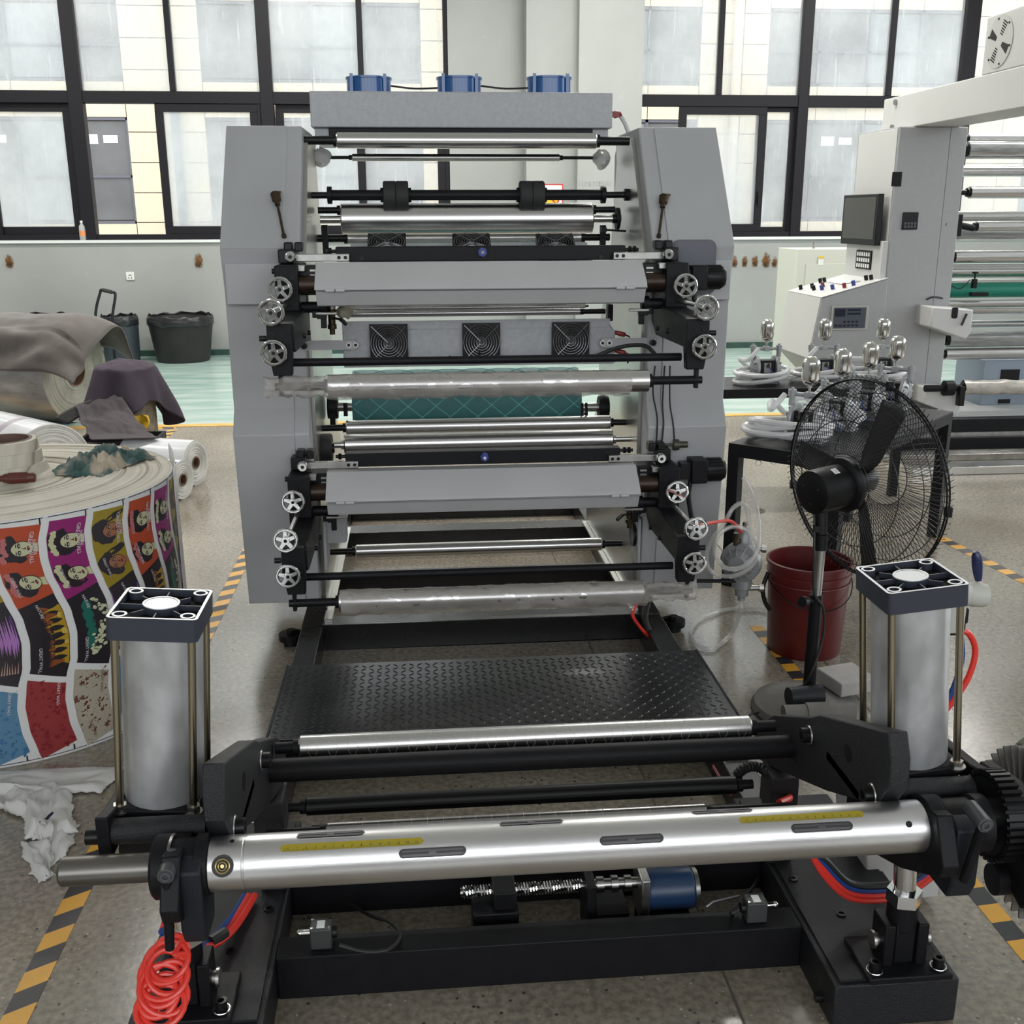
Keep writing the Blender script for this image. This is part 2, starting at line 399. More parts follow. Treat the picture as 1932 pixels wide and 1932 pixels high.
part(MB().bc((p.x, WY-.013, p.z+.012), (.03, .003, .006)).bc((p.x-.015, WY-.013, p.z-.018), (.006, .003, .018)).bc((p.x+.015, WY-.013, p.z-.018), (.006, .003, .018)), 'socket_hole', BLACKG, so)

# ---- windows
def pane_mat(name, haze, streak):
    m, N, L, b = nodes(name)
    out = N['Material Output']; tc = N.new('ShaderNodeTexCoord')
    tr = N.new('ShaderNodeBsdfTransparent'); tr.inputs[0].default_value = (.93, .95, .95, 1)
    df = N.new('ShaderNodeBsdfTranslucent'); df.inputs[0].default_value = (.88, .91, .92, 1)
    gl = N.new('ShaderNodeBsdfGlossy'); gl.inputs['Roughness'].default_value = .22
    def nz(scale, st):
        mp = N.new('ShaderNodeMapping'); mp.inputs['Scale'].default_value = st; L.new(tc.outputs['Object'], mp.inputs[0])
        n = N.new('ShaderNodeTexNoise'); n.inputs['Scale'].default_value = scale; n.inputs['Detail'].default_value = 6; L.new(mp.outputs[0], n.inputs[0]); return n.outputs['Fac']
    mr = N.new('ShaderNodeMapRange'); mr.inputs[1].default_value = .35; mr.inputs[2].default_value = .75; mr.inputs[3].default_value = haze*.6; mr.inputs[4].default_value = haze*1.5
    L.new(nz(1.6, (1, 1, .8)), mr.inputs[0])
    ms = N.new('ShaderNodeMapRange'); ms.inputs[1].default_value = .6; ms.inputs[2].default_value = .75; ms.inputs[3].default_value = 0; ms.inputs[4].default_value = streak
    L.new(nz(4, (6, 6, .5)), ms.inputs[0])
    ad = N.new('ShaderNodeMath'); ad.use_clamp = True; L.new(mr.outputs[0], ad.inputs[0]); L.new(ms.outputs[0], ad.inputs[1])
    m1 = N.new('ShaderNodeMixShader'); L.new(ad.outputs[0], m1.inputs[0]); L.new(tr.outputs[0], m1.inputs[1]); L.new(df.outputs[0], m1.inputs[2])
    fr = N.new('ShaderNodeFresnel'); fr.inputs[0].default_value = 1.45
    m2 = N.new('ShaderNodeMixShader'); L.new(fr.outputs[0], m2.inputs[0]); L.new(m1.outputs[0], m2.inputs[1]); L.new(gl.outputs[0], m2.inputs[2])
    L.new(m2.outputs[0], out.inputs[0]); N.remove(b)
    return m
PANE = pane_mat('dusty_glass', .34, .3); PANE2 = pane_mat('misty_glass', .5, .15)
def bar(x0, x1, z0, z1, n, par, y0=WY+.02, y1=WY+.12): part(MB().box((x0, y0, z0), (x1, y1, z1)), n, FRAME, par, bev=.004)
def pane(x0, x1, z0, z1, par, m_=None, y=WY+.07): part(MB().box((x0, y-.003, z0), (x1, y+.003, z1)), 'pane', m_ or PANE, par)
def sash(x0, x1, z0, z1, par, y, m_=None, t=.085):
    f = part(MB().box((x0, y, z0), (x1, y+.045, z0+t)).box((x0, y, z1-t), (x1, y+.045, z1)).box((x0, y, z0+t), (x0+t, y+.045, z1-t)).box((x1-t, y, z0+t), (x1, y+.045, z1-t)), 'sash', FRAME, par, bev=.003)
    part(MB().box((x0+t, y+.018, z0+t), (x1-t, y+.025, z1-t)), 'pane', m_ or PANE, f)
ZT0, ZT1, ZB = 2.735, 2.86, 1.30
def window(n, x0, x1, thick, thin, jl, jr):
    w = thing(n, None, None, ((x0+x1)/2, WY+.07, ZB), kind='structure')
    bar(x0, x0+.05, ZB, 4.7, 'jamb', w) if jl else None
    bar(x1-.05, x1, ZB, 4.7, 'jamb', w) if jr else None
    bar(x0, x1, ZB, ZB+.06, 'bottom_rail', w); bar(x0, x1, 4.64, 4.7, 'top_rail', w)
    bar(x0, x1, ZT0, ZT1, 'transom', w, WY+.015, WY+.125)
    for a, c in thick: bar(a, c, ZB, 4.7, 'mullion', w, WY+.0, WY+.13)
    for a, c in thin: bar(a, c, ZT1, 4.7, 'mullion', w)
    ed = sorted([x0] + [q for t in list(thick) + list(thin) for q in t] + [x1])
    for k in range(0, len(ed), 2): pane(ed[k], ed[k+1], ZT1, 4.64, w)
    return w
w1 = window('window_1', -6.4, .41, ((-5.74, -5.60), (-3.69, -3.54), (-1.65, -1.51)), ((-4.66, -4.60), (-2.61, -2.55), (-.575, -.515)), True, True)
w2 = window('window_2', 2.50, 8.2, ((4.40, 4.52), (6.29, 6.46)), ((3.445, 3.505), (5.435, 5.495), (7.3, 7.36)), True, True)
sash(-5.58, -4.55, ZB+.06, ZT0, w1, WY+.03, PANE); sash(-4.68, -3.70, ZB+.06, ZT0, w1, WY+.075, PANE2)
sash(-2.79, -1.69, ZB+.06, ZT0, w1, WY+.03, PANE2); bar(-1.69, -1.655, ZB+.06, ZT0, 'stop', w1)
sash(-.62, .36, ZB+.06, ZT0, w1, WY+.03, PANE); sash(-1.5, -.53, ZB+.06, ZT0, w1, WY+.075, PANE)
sash(3.03, 4.05, ZB+.06, ZT0, w2, WY+.03, PANE2); sash(3.95, 4.39, ZB+.06, ZT0, w2, WY+.075, PANE, .05)
pane(4.52, 6.29, ZB+.06, ZT0, w2, PANE); pane(6.46, 8.15, ZB+.06, ZT0, w2, PANE)
p = P(1432, 370, Y=WY+.02)
part(MB().bc((4.0, WY+.015, p.z), (.03, .03, .1)).bc((4.0, WY-.0, p.z-.05), (.025, .03, .09)), 'sash_handle', BLACKG, w2)
# bottle on the sill
p = P(157, 453, Y=WY-.0)
bt = thing('water_bottle', 'small clear plastic bottle with a faded orange label standing on the left window sill', 'bottle', (p.x, WY+.0, 1.30))
CLEARP = mat('clear_plastic', (.85, .87, .88), .2, alpha=.45)
part(MB().lathe([(0, 0), (.03, 0), (.034, .02), (.034, .12), (.03, .15), (.014, .175), (.014, .19)], (p.x, WY, 1.30), n=16), 'body', CLEARP, bt)
part(MB().lathe([(.0345, .045), (.0345, .1)], (p.x, WY, 1.30), n=16), 'wrapper', mat('orange_print', (.75, .28, .1), .5), bt)
part(MB().cyl((p.x, WY, 1.488), (p.x, WY, 1.51), .015, n=12), 'cap', WHITEP, bt)

# ================================================================ BUILDING ACROSS THE YARD
FY = 22.5
STONE = mat('cream_stone', (.60, .50, .36), .6, var=.06, scale=14, bump=.1)
JOINT = mat('stone_joint', (.30, .27, .23), .9)
FGLASS = mat('far_glass', (.15, .15, .15), .3, spec=.25, var=.4, scale=.9)
FGLASS2 = mat('far_glass_light', (.23, .24, .25), .3, spec=.3, var=.3, scale=.8)
FFRAME = mat('far_frame', (.10, .10, .12), .5)
st(MB().box((-40, 12.8, -.3), (45, 60, -.1)), 'ground', mat('yard_concrete', (.42, .41, .39), .8, var=.2, scale=1))
bd = thing('building', 'cream stone clad workshop building across the yard seen through the windows', 'building', (2, FY+.3, -.1))
part(MB().box((-20, FY+.12, -.1), (24, FY+.3, 7.4)), 'wall', JOINT, bd)
unit = mesh_of(MB().box((-.5, -.5, -.5), (.5, .5, .5)), 'panel', STONE)
def panel(x0, x1, z0, z1, y=FY):
    o = part(unit, 'panel', STONE, bd, at=((x0+x1)/2, y+.06, (z0+z1)/2)); o.scale = (x1-x0-.016, .12, z1-z0-.016)
cols = [(-17.0, -15.55), (-11.24, -9.79), (-5.56, -4.06), (.20, 1.62), (5.82, 7.23), (11.47, 12.9), (17.2, 18.6)]
gaps = [(cols[k][1], cols[k+1][0]) for k in range(len(cols)-1)]
bands = [(.55, 1.42), (3.42, 4.08), (5.53, 6.1), (6.1, 6.7)]
for x0, x1 in cols[1:6]:
    z = .3
    while z < 6.7:
        xm = x0 + (x1-x0)*.62
        panel(x0, xm, z, z+.57); panel(xm, x1, z, z+.57); z += .57
for x0, x1 in gaps:
    for z0, z1 in bands:
        n = 4; wd = (x1-x0)/n
        for k in range(n): panel(x0+k*wd, x0+(k+1)*wd, z0, z1)
    for z0, z1 in ((1.42, 3.42), (4.08, 5.53)):
        wn = part(MB().box((x0, FY+.02, z0), (x1, FY+.1, z0+.05)).box((x0, FY+.02, z1-.05), (x1, FY+.1, z1)).box((x0, FY+.02, (z0*.55+z1*.45)-.025), (x1, FY+.1, (z0*.55+z1*.45)+.025)), 'window', FFRAME, bd)
        nx = 4; wd = (x1-x0)/nx
        for k in range(nx):
            for a, c in ((z0+.05, z0*.55+z1*.45), (z0*.55+z1*.45, z1-.05)):
                part(MB().box((x0+k*wd+.03, FY+.06, a+.02), (x0+(k+1)*wd-.03, FY+.09, c-.02)), 'pane', FGLASS2 if (k + int(z0)) % 3 == 0 else FGLASS, wn)
        for k in range(nx):
            for j in range(2) if (z0 < 3 and k in (1, 3)) else (): part(MB().bc((x0+(k+.3+.36*j)*wd, FY+.055, z0+(z1-z0)*(.80 if z0 < 3 else .62)), (.26*wd, .01, .14 if j else .18)), 'painted_light_patch', PAPER, wn)  # pale quads painted in for bright light showing in the far panes
        for k in range(nx+1): part(MB().box((x0+k*wd-.03, FY+.02, z0), (x0+k*wd+.03, FY+.1, z1)), 'mullion', FFRAME, wn)
a = P(322, 210, Y=FY-.15)
part(MB().cyl((a.x+.06, FY-.1, -.1), (a.x+.06, FY-.1, 3.6), .085, n=12), 'downpipe', mat('dark_pipe', (.07, .09, .12), .4), bd)
part(MB().cyl((6.55, FY-.1, -.1), (6.55, FY-.1, 6.7), .09, n=12), 'downpipe', STONE, bd)
# sign and pencilled sums on the pier
SIGNR = mat('sign_red', (.55, .02, .02), .5); SIGNY = mat('sign_yellow', (.75, .5, .02), .5)
p = P(1040, 370, Y=12.24)
sg = thing('warning_sign', 'small white sign with red border and a yellow prohibition mark on the white pier', 'sign', (p.x, 12.24, p.z-.13))
part(MB().box((p.x-.13, 12.23, p.z-.16), (p.x+.13, 12.24, p.z+.13)), 'plate', WHITEP, sg)
q = MB()
for a, c in (((-.13, .12), (.13, .13)), ((-.13, -.16), (.13, -.15)), ((-.13, -.15), (-.12, .12)), ((.12, -.15), (.13, .12))): q.box((p.x+a[0], 12.226, p.z+a[1]), (p.x+c[0], 12.23, p.z+c[1]))
part(q, 'border', SIGNR, sg)
part(MB().cyl((p.x, 12.23, p.z-.03), (p.x, 12.225, p.z-.03), .085, n=28), 'disc', SIGNY, sg)
part(MB().torus((p.x, 12.225, p.z-.03), (0, 1, 0), .082, .008, 28, 6).bc((p.x, 12.224, p.z-.03), (.15, .004, .016), RY(PI/4)), 'ring', SIGNR, sg)
PENC = mat('pencil', (.28, .28, .28), .8)
for s, px, py in (('1105', 1102, 348), ('1700', 1123, 348), ('1500', 1141, 347)):
    p = P(px, py, Y=12.08); t = text_mesh(s, .075); t.xf(M.Translation((p.x, 12.079, p.z)) @ M.Rotation(PI/2, 4, 'X')); part(t, 'pencil_note', PENC, wb_)

# ================================================================ ADDED FILL TUBES (unseen, above the frame, to brighten floor and wall)
FILLW = mat('fill_tube', (1, .98, .94), .5, emit=6.0)
lp0 = None
for x in (-5, -1.5, 2, 5.5):
    for y in (7.3, 10.2):
        t = thing('fill_light', 'added white fill tube under the ceiling, out of view, brightening the hall', 'light', (x, y, 4.62), 'added fill tubes')
        part(MB().box((x-.62, y-.06, 4.64), (x+.62, y+.06, 4.69)).cyl((x-.4, y, 4.69), (x-.4, y, 5.0), .006, n=6).cyl((x+.4, y, 4.69), (x+.4, y, 5.0), .006, n=6), 'housing', WHITEP, t)
        part(MB().cyl((x-.6, y, 4.62), (x+.6, y, 4.62), .018, n=12), 'tube', FILLW, t)
        l = bpy.data.lights.new('fill_glow', 'AREA'); l.shape = 'RECTANGLE'; l.size = 1.2; l.size_y = .1; l.energy = FILL_POWER; l.color = (1, .97, .92)
        o = bpy.data.objects.new('fill_glow', l); COL.objects.link(o); o.location = (x, y, 4.59); o.parent = t; o.location = (0, 0, -.03)
# ================================================================ PRINTING PRESS
press = thing('printing_press', 'large grey two-deck printing press with steel rollers and three blue blowers on top', 'machine', (.225, 4.1, 0))
LX, RX_ = -.385, .81                     # inner faces of the two side cabinets
prof = [(3.97, 1.854), (3.664, 1.446), (3.70, 1.30), (3.708, .906), (3.647, .821), (3.722, .176), (4.43, .176), (4.43, 1.78), (4.36, 1.854)]
for xa, xb, xs0, xs1, nm in ((-.645, LX, -.645, -.437, 'L'), (RX_, 1.095, .865, 1.095, 'R')):
    cab = part(MB().prism(prof, 'x', xa, xb), 'side_cabinet', GREY, press, bev=.006)
    fp = [(y - .007, z) for y, z in prof[:6]] + [(y + .02, z) for y, z in prof[:6]][::-1]
    part(MB().prism(fp[:2] + fp[-2:], 'x', xs0, xs1), 'upper_panel', GREY, cab, bev=.003)
    part(MB().prism(fp[1:6] + fp[6:11], 'x', xs0, xs1), 'lower_panel', GREY, cab, bev=.003)
    for dz in (0, -.66):                 # slightly proud cover plates at the bends
        y0 = 3.664 - .012 if dz == 0 else 3.70
        part(MB().box((xs0+.012, y0-.0, 1.265+dz*.93), (xs1-.01, y0+.06, 1.40+dz*.93)), 'cover_plate', GREY, cab, bev=.003)
    # bare metal side wall inside the cabinet, running down onto the base
    s = 1 if nm == 'L' else -1
    x0 = LX if nm == 'L' else RX_
    part(MB().prism([(4.02, 1.82), (3.72, 1.40), (3.76, .95), (3.78, .18), (3.80, .115), (4.90, .115), (4.90, .52), (4.62, .75), (4.62, 1.1), (4.40, 1.4), (4.30, 1.75), (4.34, 1.83)], 'x', x0, x0 + s*.014), 'side_plate', ALU, press, 'bare brushed metal inner side wall', bev=.001)
# dark window with rounded corners in the right cabinet
a, c = P(1265, 452, Y=3.66), P(1344, 556, Y=3.66)
def rrect(x0, x1, z0, z1, r, n=5):
    o = []
    for cxx, czz, s0 in ((x1-r, z1-r, 0), (x0+r, z1-r, 1), (x0+r, z0+r, 2), (x1-r, z0+r, 3)):
        o += [(cxx + r*math.cos(PI/2*(s0+k/n)), czz + r*math.sin(PI/2*(s0+k/n))) for k in range(n+1)]
    return o
rr = rrect(a.x, c.x, c.z, a.z, .028); ri = rrect(a.x+.006, c.x-.006, c.z+.006, a.z-.006, .024)
fr = part(MB().prism(rr, 'y', 3.635, 3.648), 'viewing_window', mat('window_rim', (.1, .1, .11), .5), press)
part(MB().prism(ri, 'y', 3.632, 3.64), 'window_glass', mat('smoked_glass', (.13, .135, .16), .15), fr)

# ---- base frame
bf = MB().box((-.455, 3.67, 0), (-.375, 5.5, .1)).box((.80, 3.67, 0), (.885, 5.5, .1)).box((-.375, 3.67, 0), (.80, 3.76, .1)).box((-.375, 4.18, 0), (.80, 4.29, .1)).box((-.375, 4.84, 0), (.80, 4.965, .1)).box((-.375, 5.40, 0), (.80, 5.5, .07))
bb = part(bf, 'base_frame', BASEB, press, bev=.003)
for x in (-.505, .955):
    part(MB().cyl((x, 3.74, .02), (x, 3.74, .045), .045, n=20).bc((x + (.03 if x < 0 else -.04), 3.74, .0325), (.07, .06, .025)), 'foot_plate', BLACK, bb)
    part(MB().cyl((x, 3.74, .045), (x, 3.74, .06), .018, n=6).cyl((x, 3.74, 0), (x, 3.74, .02), .03, n=16), 'foot_bolt', BLACKG, bb)
part(MB().bc((-.36, 4.3, .106), (.03, 1.2, .012)).bc((.79, 4.3, .106), (.03, 1.2, .012)), 'guide_strip', ALU, bb)

# ---- rollers
def roller(l, r, rpx, Y, sl=None, sr=None, srpx=None, m_=STEEL, shaft_m=BLACKG, name='roller', n=40, collar=True, par=None, lab=None):
    """roller between two picture points lying at depth Y, shaft running on to the pixel columns sl / sr"""
    a, c = P(*l, Y=Y), P(*r, Y=Y); z = (a.z + c.z)/2; mid = V(((a.x+c.x)/2, Y, z)); R = rpx/ppm(mid)
    ch = min(.004, R*.2)
    o = part(MB().lathe([(0, a.x), (R-ch, a.x), (R, a.x+ch), (R, c.x-ch), (R-ch, c.x), (0, c.x)], (0, Y, z), (1, 0, 0), n), name, m_, par or press, lab)
    sx0 = P(sl, l[1], Y=Y).x if sl is not None else a.x-.01; sx1 = P(sr, r[1], Y=Y).x if sr is not None else c.x+.01
    sR = (srpx or rpx*.4)/ppm(mid)
    mb = MB()
    if sx0 < a.x: mb.cyl((sx0, Y, z), (a.x+.002, Y, z), sR, n=18)
    if sx1 > c.x: mb.cyl((c.x-.002, Y, z), (sx1, Y, z), sR, n=18)
    if collar:
        for x, d in ((a.x, -1), (c.x, 1)): mb.cyl((x-d*.001, Y, z), (x+d*.012, Y, z), min(sR*1.5, R*.92), n=18)
    part(mb, name + '_shaft', shaft_m, o)
    return o, mid, R
roller((635, 263), (1125, 268), 14.5, 4.02, 572, 1187, 8)
roller((664, 296), (1056, 299), 6.5, 4.3, 622, 1128, 3)
for px, py in ((605, 297), (1135, 300)):   # plastic bags tied round the shaft ends
    p = P(px, py, Y=4.3); q = MB().ell(p, .035, .04, .035, 14, 9)
    for v in q.v: v += (v-p).normalized()*.012*fbm(v, 40, 2)
    part(q, 'wrapped_end', mat('milky_film', (.72, .72, .70), .35, alpha=.75), press)
# nip bar with two black rubber blocks
o, mid, R = roller((622, 367), (1142, 369), 9.5, 4.05, 578, 1184, 6, BLACK, name='nip_bar', collar=False)
for px in (578, 622, 1138, 1182):
    x = P(px, 368, Y=4.05).x; part(MB().cyl((x-.008, 4.05, mid.z), (x+.008, 4.05, mid.z), .031 if px in (622, 1138) else .022, n=20), 'collar', BLACK, o)
for px in (747, 1003):
    x = P(px, 368, Y=4.05).x
    part(MB().lathe([(0, -.046), (.05, -.046), (.054, -.042), (.054, -.002), (.051, 0), (.054, .002), (.054, .042), (.05, .046), (0, .046)], (x, 4.05, mid.z-.004), (1, 0, 0), 32), 'rubber_wheel', RUBBER, o)
    part(MB().cyl((x-.056, 4.05, mid.z), (x+.056, 4.05, mid.z), .026, n=20), 'hub', BLACK, o)
roller((642, 395), (1118, 397), 12, 4.16, 600, 1160, 6)
o, mid, R = roller((644, 413), (1117, 414), 27, 4.06, 604, 1158, 7, shaft_m=ALU, collar=False)
x1 = P(1165, 414, Y=4.06).x
g = part(MB().lathe([(.006, -.006), (.040, -.006), (.040, .006), (.006, .006)], (x1, 4.06, mid.z), (1, 0, 0), 24, True), 'clutch_disc', BLACK, press)
part(MB().cyl((x1-.02, 4.06, mid.z), (x1+.012, 4.06, mid.z), .017, n=14), 'clutch_hub', BLACKG, g)
part(MB().tube([(x1-.06, 4.04, mid.z-.04), (x1+.03, 4.04, mid.z-.045)], .004, 6).bc((x1-.055, 4.04, mid.z-.04), (.02, .02, .016)), 'limit_arm', BLACK, g)
roller((655, 447), (1097, 450), 11, 4.22, 595, 1150, 7)
p = P(614, 455, Y=4.2); q = P(1137, 455, Y=4.2)
for v in (p, q): part(MB().bc(v, (.022, .02, .12)), 'guide_post', BLACK, press)

# ---- top drying duct and blowers
a, c = P(583, 170, Y=4.12), P(1155, 242, Y=4.12); z1, z0 = P(870, 173, Y=4.12).z, P(870, 241, Y=4.12).z
dc = part(MB().box((a.x, 4.12, z0), (c.x, 4.62, z1)), 'drying_duct', DUCT, press, 'grey hammered metal air duct', bev=.004)
x0, x1 = P(620, 246, Y=4.14).x, P(1118, 246, Y=4.14).x
part(MB().box((x0, 4.14, z0-.03), (x1, 4.5, z0-.001)), 'air_slot', BLACK, dc)
part(MB().box((a.x+.01, 4.15, z0-.05), (x0, 4.5, z0-.001)).box((x1, 4.15, z0-.05), (c.x-.01, 4.5, z0-.001)), 'mounting_foot', DUCT, dc)
BY = 4.36
for px in (696, 866.5, 1035.5):
    p = P(px, 160, Y=BY); r_ = 41.5/ppm(p); zt = P(px, 146, Y=BY-r_*.2).z
    bl = part(MB().lathe([(0, z1), (r_*1.04, z1), (r_*1.04, z1+.006), (r_, z1+.008), (r_, zt-.008), (r_*1.05, zt-.007), (r_*1.05, zt), (r_*.94, zt), (r_*.94, z1+.03), (0, z1+.03)], (p.x, BY, 0), (0, 0, 1), 40), 'blower', BLUEP, press, 'blue enamelled round blower')
    q = MB()
    for k in range(4):
        t = PI/4 + k*PI/2; v = V((p.x + r_*1.05*math.cos(t), BY + r_*1.05*math.sin(t), 0))
        q.box((v.x-.006, v.y-.006, z1), (v.x+.006, v.y+.006, zt+.008))
    part(q, 'lug', BLUEP, bl)
    part(MB().cyl((p.x, BY, z1+.03), (p.x, BY, zt-.01), .04, n=20), 'motor_cap', BLACK, bl)
for a_, c_ in ((737, 826), (907, 996)):
    p, q = P(a_, 162, Y=BY-.06), P(c_, 166, Y=BY-.06); part(MB().tube(smooth([p, (p+q)/2+V((0, 0, -.006)), q], 6), .0035, 6), 'cable', CABLE, press)
p = P(1156, 216, Y=4.2)
part(MB().tube(smooth([p, P(1166, 214, Y=4.2), P(1178, 230, Y=4.2), P(1186, 250, Y=4.2)], 6), .009, 8), 'power_lead', mat('white_lead', (.55, .55, .54), .4), press)
part(MB().bc(P(1160, 216, Y=4.19), (.03, .03, .02)).tube([P(1158, 220, Y=4.19), P(1172, 215, Y=4.19)], .008, 8), 'lead_clip', REDP, press)
# oil cups on thin stems at both sides
for b0, b1, X in (((536, 446), (524, 388), -.45), ((1243, 446), (1250, 392), .86)):
    y0 = 3.66
    p, q = P(*b0, Y=3.68), P(*b1, Y=3.74); d = (q-p).normalized()
    oc = part(MB().cyl(p, q, .0045, n=10).cyl(p-d*.004, p+d*.008, .008, n=10), 'oiler_stem', BRASS, press)
    part(MB().lathe([(.007, 0), (.009, .002), (.009, .014), (.015, .02), (.017, .046), (.013, .05), (0, .05)], q, d, 16), 'oil_cup', BRASS, oc)
    part(MB().bc(q+d*.052+V((.006, 0, 0)), (.03, .012, .008)), 'cup_lid', BRASS, oc)

# ---- one inking deck, built twice with the lower one .695 m below
def hw_mesh():
    r = MB(); r.torus((0, 0, 0), (0, 1, 0), .034, .0055, 36, 10)
    s = MB()
    for k in range(5):
        t = 2*PI*k/5 + .35; c_, s_ = math.cos(t), math.sin(t)
        w0, w1 = .0065, .0048; pts = [(.009*c_ - w0*s_, .009*s_ + w0*c_), (.031*c_ - w1*s_, .031*s_ + w1*c_), (.031*c_ + w1*s_, .031*s_ - w1*c_), (.009*c_ + w0*s_, .009*s_ - w0*c_)]
        s.prism(pts, 'y', -.003, .004)
    h = MB().lathe([(.0055, -.008), (.012, -.008), (.013, -.006), (.013, .008), (.0055, .008)], (0, 0, 0), (0, 1, 0), 20, True)
    k_ = MB().cyl((0, -.007, 0), (0, .03, 0), .0056, n=12)
    return [mesh_of(x, n_, m_) for x, n_, m_ in ((r, 'rim', CHROME), (s, 'spoke', CHROME), (h, 'hub', CHROME), (k_, 'spindle', BLACKG))]
HW = hw_mesh()
def handwheel(p, par, k=1.0):
    o = part(HW[0], 'handwheel', None, par, 'chrome handwheel', at=p); o.scale = (k,)*3
    for m_ in HW[1:]:
        c_ = bpy.data.objects.new(m_.name, m_); COL.objects.link(c_); c_.parent = o; WL[c_] = V(p)
def bolt(p, d, par, r=.008, h=.01, name='bolt', m_=BLACKG):
    p = V(p); d = V(d).normalized(); return part(MB().lathe([(0, 0), (r, 0), (r, h), (r*.55, h), (r*.5, h*.5), (0, h*.5)], p, d, 14), name, m_, par)

def deck(dz, low):
    D = V((0, 0, dz))
    def Pd(px, py, Y): return P(px, py, Y=Y) + D
    # folded ink cover: sloped top lid, hinge line, lower apron
    x0, x1 = P(593, 520, Y=3.46).x, P(1219, 520, Y=3.46).x
    zt, zh, zb = P(905, 493, Y=3.53).z+dz, P(905, 545, Y=3.43).z+dz, P(905, 576, Y=3.46).z+dz
    ik = part(MB().prism([(3.53, zt), (3.44, zh+.015), (3.432, zh), (3.44, zh-.001), (3.56, zh), (3.60, zt-.004)], 'x', x0, x1), 'ink_cover', COVER, press, 'light grey folded ink cover', bev=.002)
    part(MB().prism([(3.433, zh-.002), (3.46, zb+.004), (3.475, zb), (3.62, zb), (3.62, zb+.004), (3.48, zb+.006), (3.45, zh-.004)], 'x', x0+.004, x1-.004), 'apron', COVER, ik, bev=.0015)
    for px in (632, 1180):
        x = P(px, 545, Y=3.43).x
        part(MB().cyl((x-.03, 3.429, zh-.001), (x-.002, 3.429, zh-.001), .006, n=10).cyl((x+.002, 3.429, zh-.001), (x+.03, 3.429, zh-.001), .006, n=10), 'hinge', COVER, ik)
    part(MB().cyl((x0+.01, 3.431, zh-.002), (x1, 3.431, zh-.002), .0022, n=8), 'hinge_rod', mat('dull_rod', (.2, .2, .21), .4, .8), ik)
    # doctor blade chamber bar, its blue knob and slotted end plates
    bx0, bx1 = P(634, 478, Y=3.62).x, P(1178, 478, Y=3.62).x
    bz0, bz1 = P(905, 492, Y=3.60).z+dz, P(905, 464, Y=3.62).z+dz
    bl = part(MB().box((bx0, 3.60, bz0), (bx1, 3.65, bz1)), 'blade_bar', BLACK, press, bev=.003)
    kx = (bx0+bx1)/2; kz = (bz0+bz1)/2 + .004
    kn = part(MB().cyl((kx, 3.585, kz), (kx, 3.60, kz), .016, n=6).cyl((kx, 3.578, kz), (kx, 3.587, kz), .012, n=20), 'knob', KNOB, bl, 'blue knob')
    part(MB().cyl((kx, 3.574, kz), (kx, 3.58, kz), .0055, n=12), 'knob_screw', CHROME, kn)
    q = MB().cyl((bx0-.035, 3.63, bz1-.015), (bx0, 3.63, bz1-.015), .006, n=10).cyl((bx1, 3.63, bz1-.015), (bx1+.05, 3.63, bz1-.015), .006, n=10)
    for x in (bx0-.02, bx1+.02, bx1+.036): q.cyl((x-.005, 3.63, bz1-.015), (x+.005, 3.63, bz1-.015), .012, n=6)
    part(q, 'adjuster', BLACKG, bl)
    for sx, fx, ex in ((1, bx0, -.385), (-1, bx1, .83)):
        xa = P(557 if sx > 0 else 1268, 485, Y=3.56).x; xb = fx + sx*.045
        bp_ = part(MB().box((min(xa, xb), 3.575, bz0+.002), (max(xa, xb), 3.595, bz0+.026)), 'slide_bar', BRUSH, press, 'bare steel slide bar', bev=.002)
        q = MB()
        for k in (.012, .033): q.cyl((fx + sx*k, 3.5735, bz0+.014), (fx + sx*k, 3.58, bz0+.014), .006, n=14)
        part(q, 'screw', BLACKG, bp_)
        part(MB().cyl((fx + sx*.085, 3.595, bz0+.01), (fx + sx*.085, 3.599, bz0+.01), .007, n=12), 'plug', BLACKG, bl)
        # small knurled chrome nut at the bar's outer end
        nx = P(548 if sx > 0 else 1261, 484, Y=3.55).x; nz = bz0 + .018
        part(MB().lathe([(.006, -.012), (.014, -.012), (.018, -.006), (.018, .008), (.006, .008)], (nx, 3.55, nz), (0, 1, 0), 24, True), 'chrome_nut', CHROME, bp_)
        part(MB().cyl((nx, 3.545, nz), (nx, 3.60, nz), .0062, n=12), 'nut_core', BLACKG, bp_)
        # black clamp block behind
        part(MB().bc((nx - sx*.02, 3.62, nz+.0), (.05, .06, .045)).bc((nx - sx*.012, 3.62, nz+.03), (.026, .05, .03)).bc((nx + sx*.022, 3.62, nz+.03), (.026, .05, .03)), 'clamp_block', BLACKG, press, bev=.004)
    # ---- bearing blocks, arms and handwheels at either end
    for s in (-1, 1):
        X = (lambda x: .2225 + s*x)
        w = lambda px, py, Y, pxr, pyr: (P(px, py, Y=Y) if s < 0 else P(pxr, pyr, Y=Y)) + D
        xi, xo = X(.60), X(.675)
        x0_, x1_ = min(xi, xo), max(xi, xo)
        zt_ = 1.398 + dz
        bk = part(MB().box((x0_, 3.50, zt_-.205), (x1_, 3.72, zt_)), 'bearing_block', BLACK, press, bev=.004)
        for k in (.02, .055): bolt((x0_+k, 3.50, zt_-.04), (0, -1, 0), bk, .006, .002)
        bolt((xo, 3.56, zt_-.02), (s, 0, 0), bk, .009, .014)
        part(MB().box((x0_+.01, 3.485, zt_-.23), (x1_-.004, 3.62, zt_-.205)), 'block_foot', BLACK, bk)
        # swing arm: plate from the block forward and outward, then down to the lowest wheel
        xa, xb = X(.585), X(.672); a0, a1 = min(xa, xb), max(xa, xb)
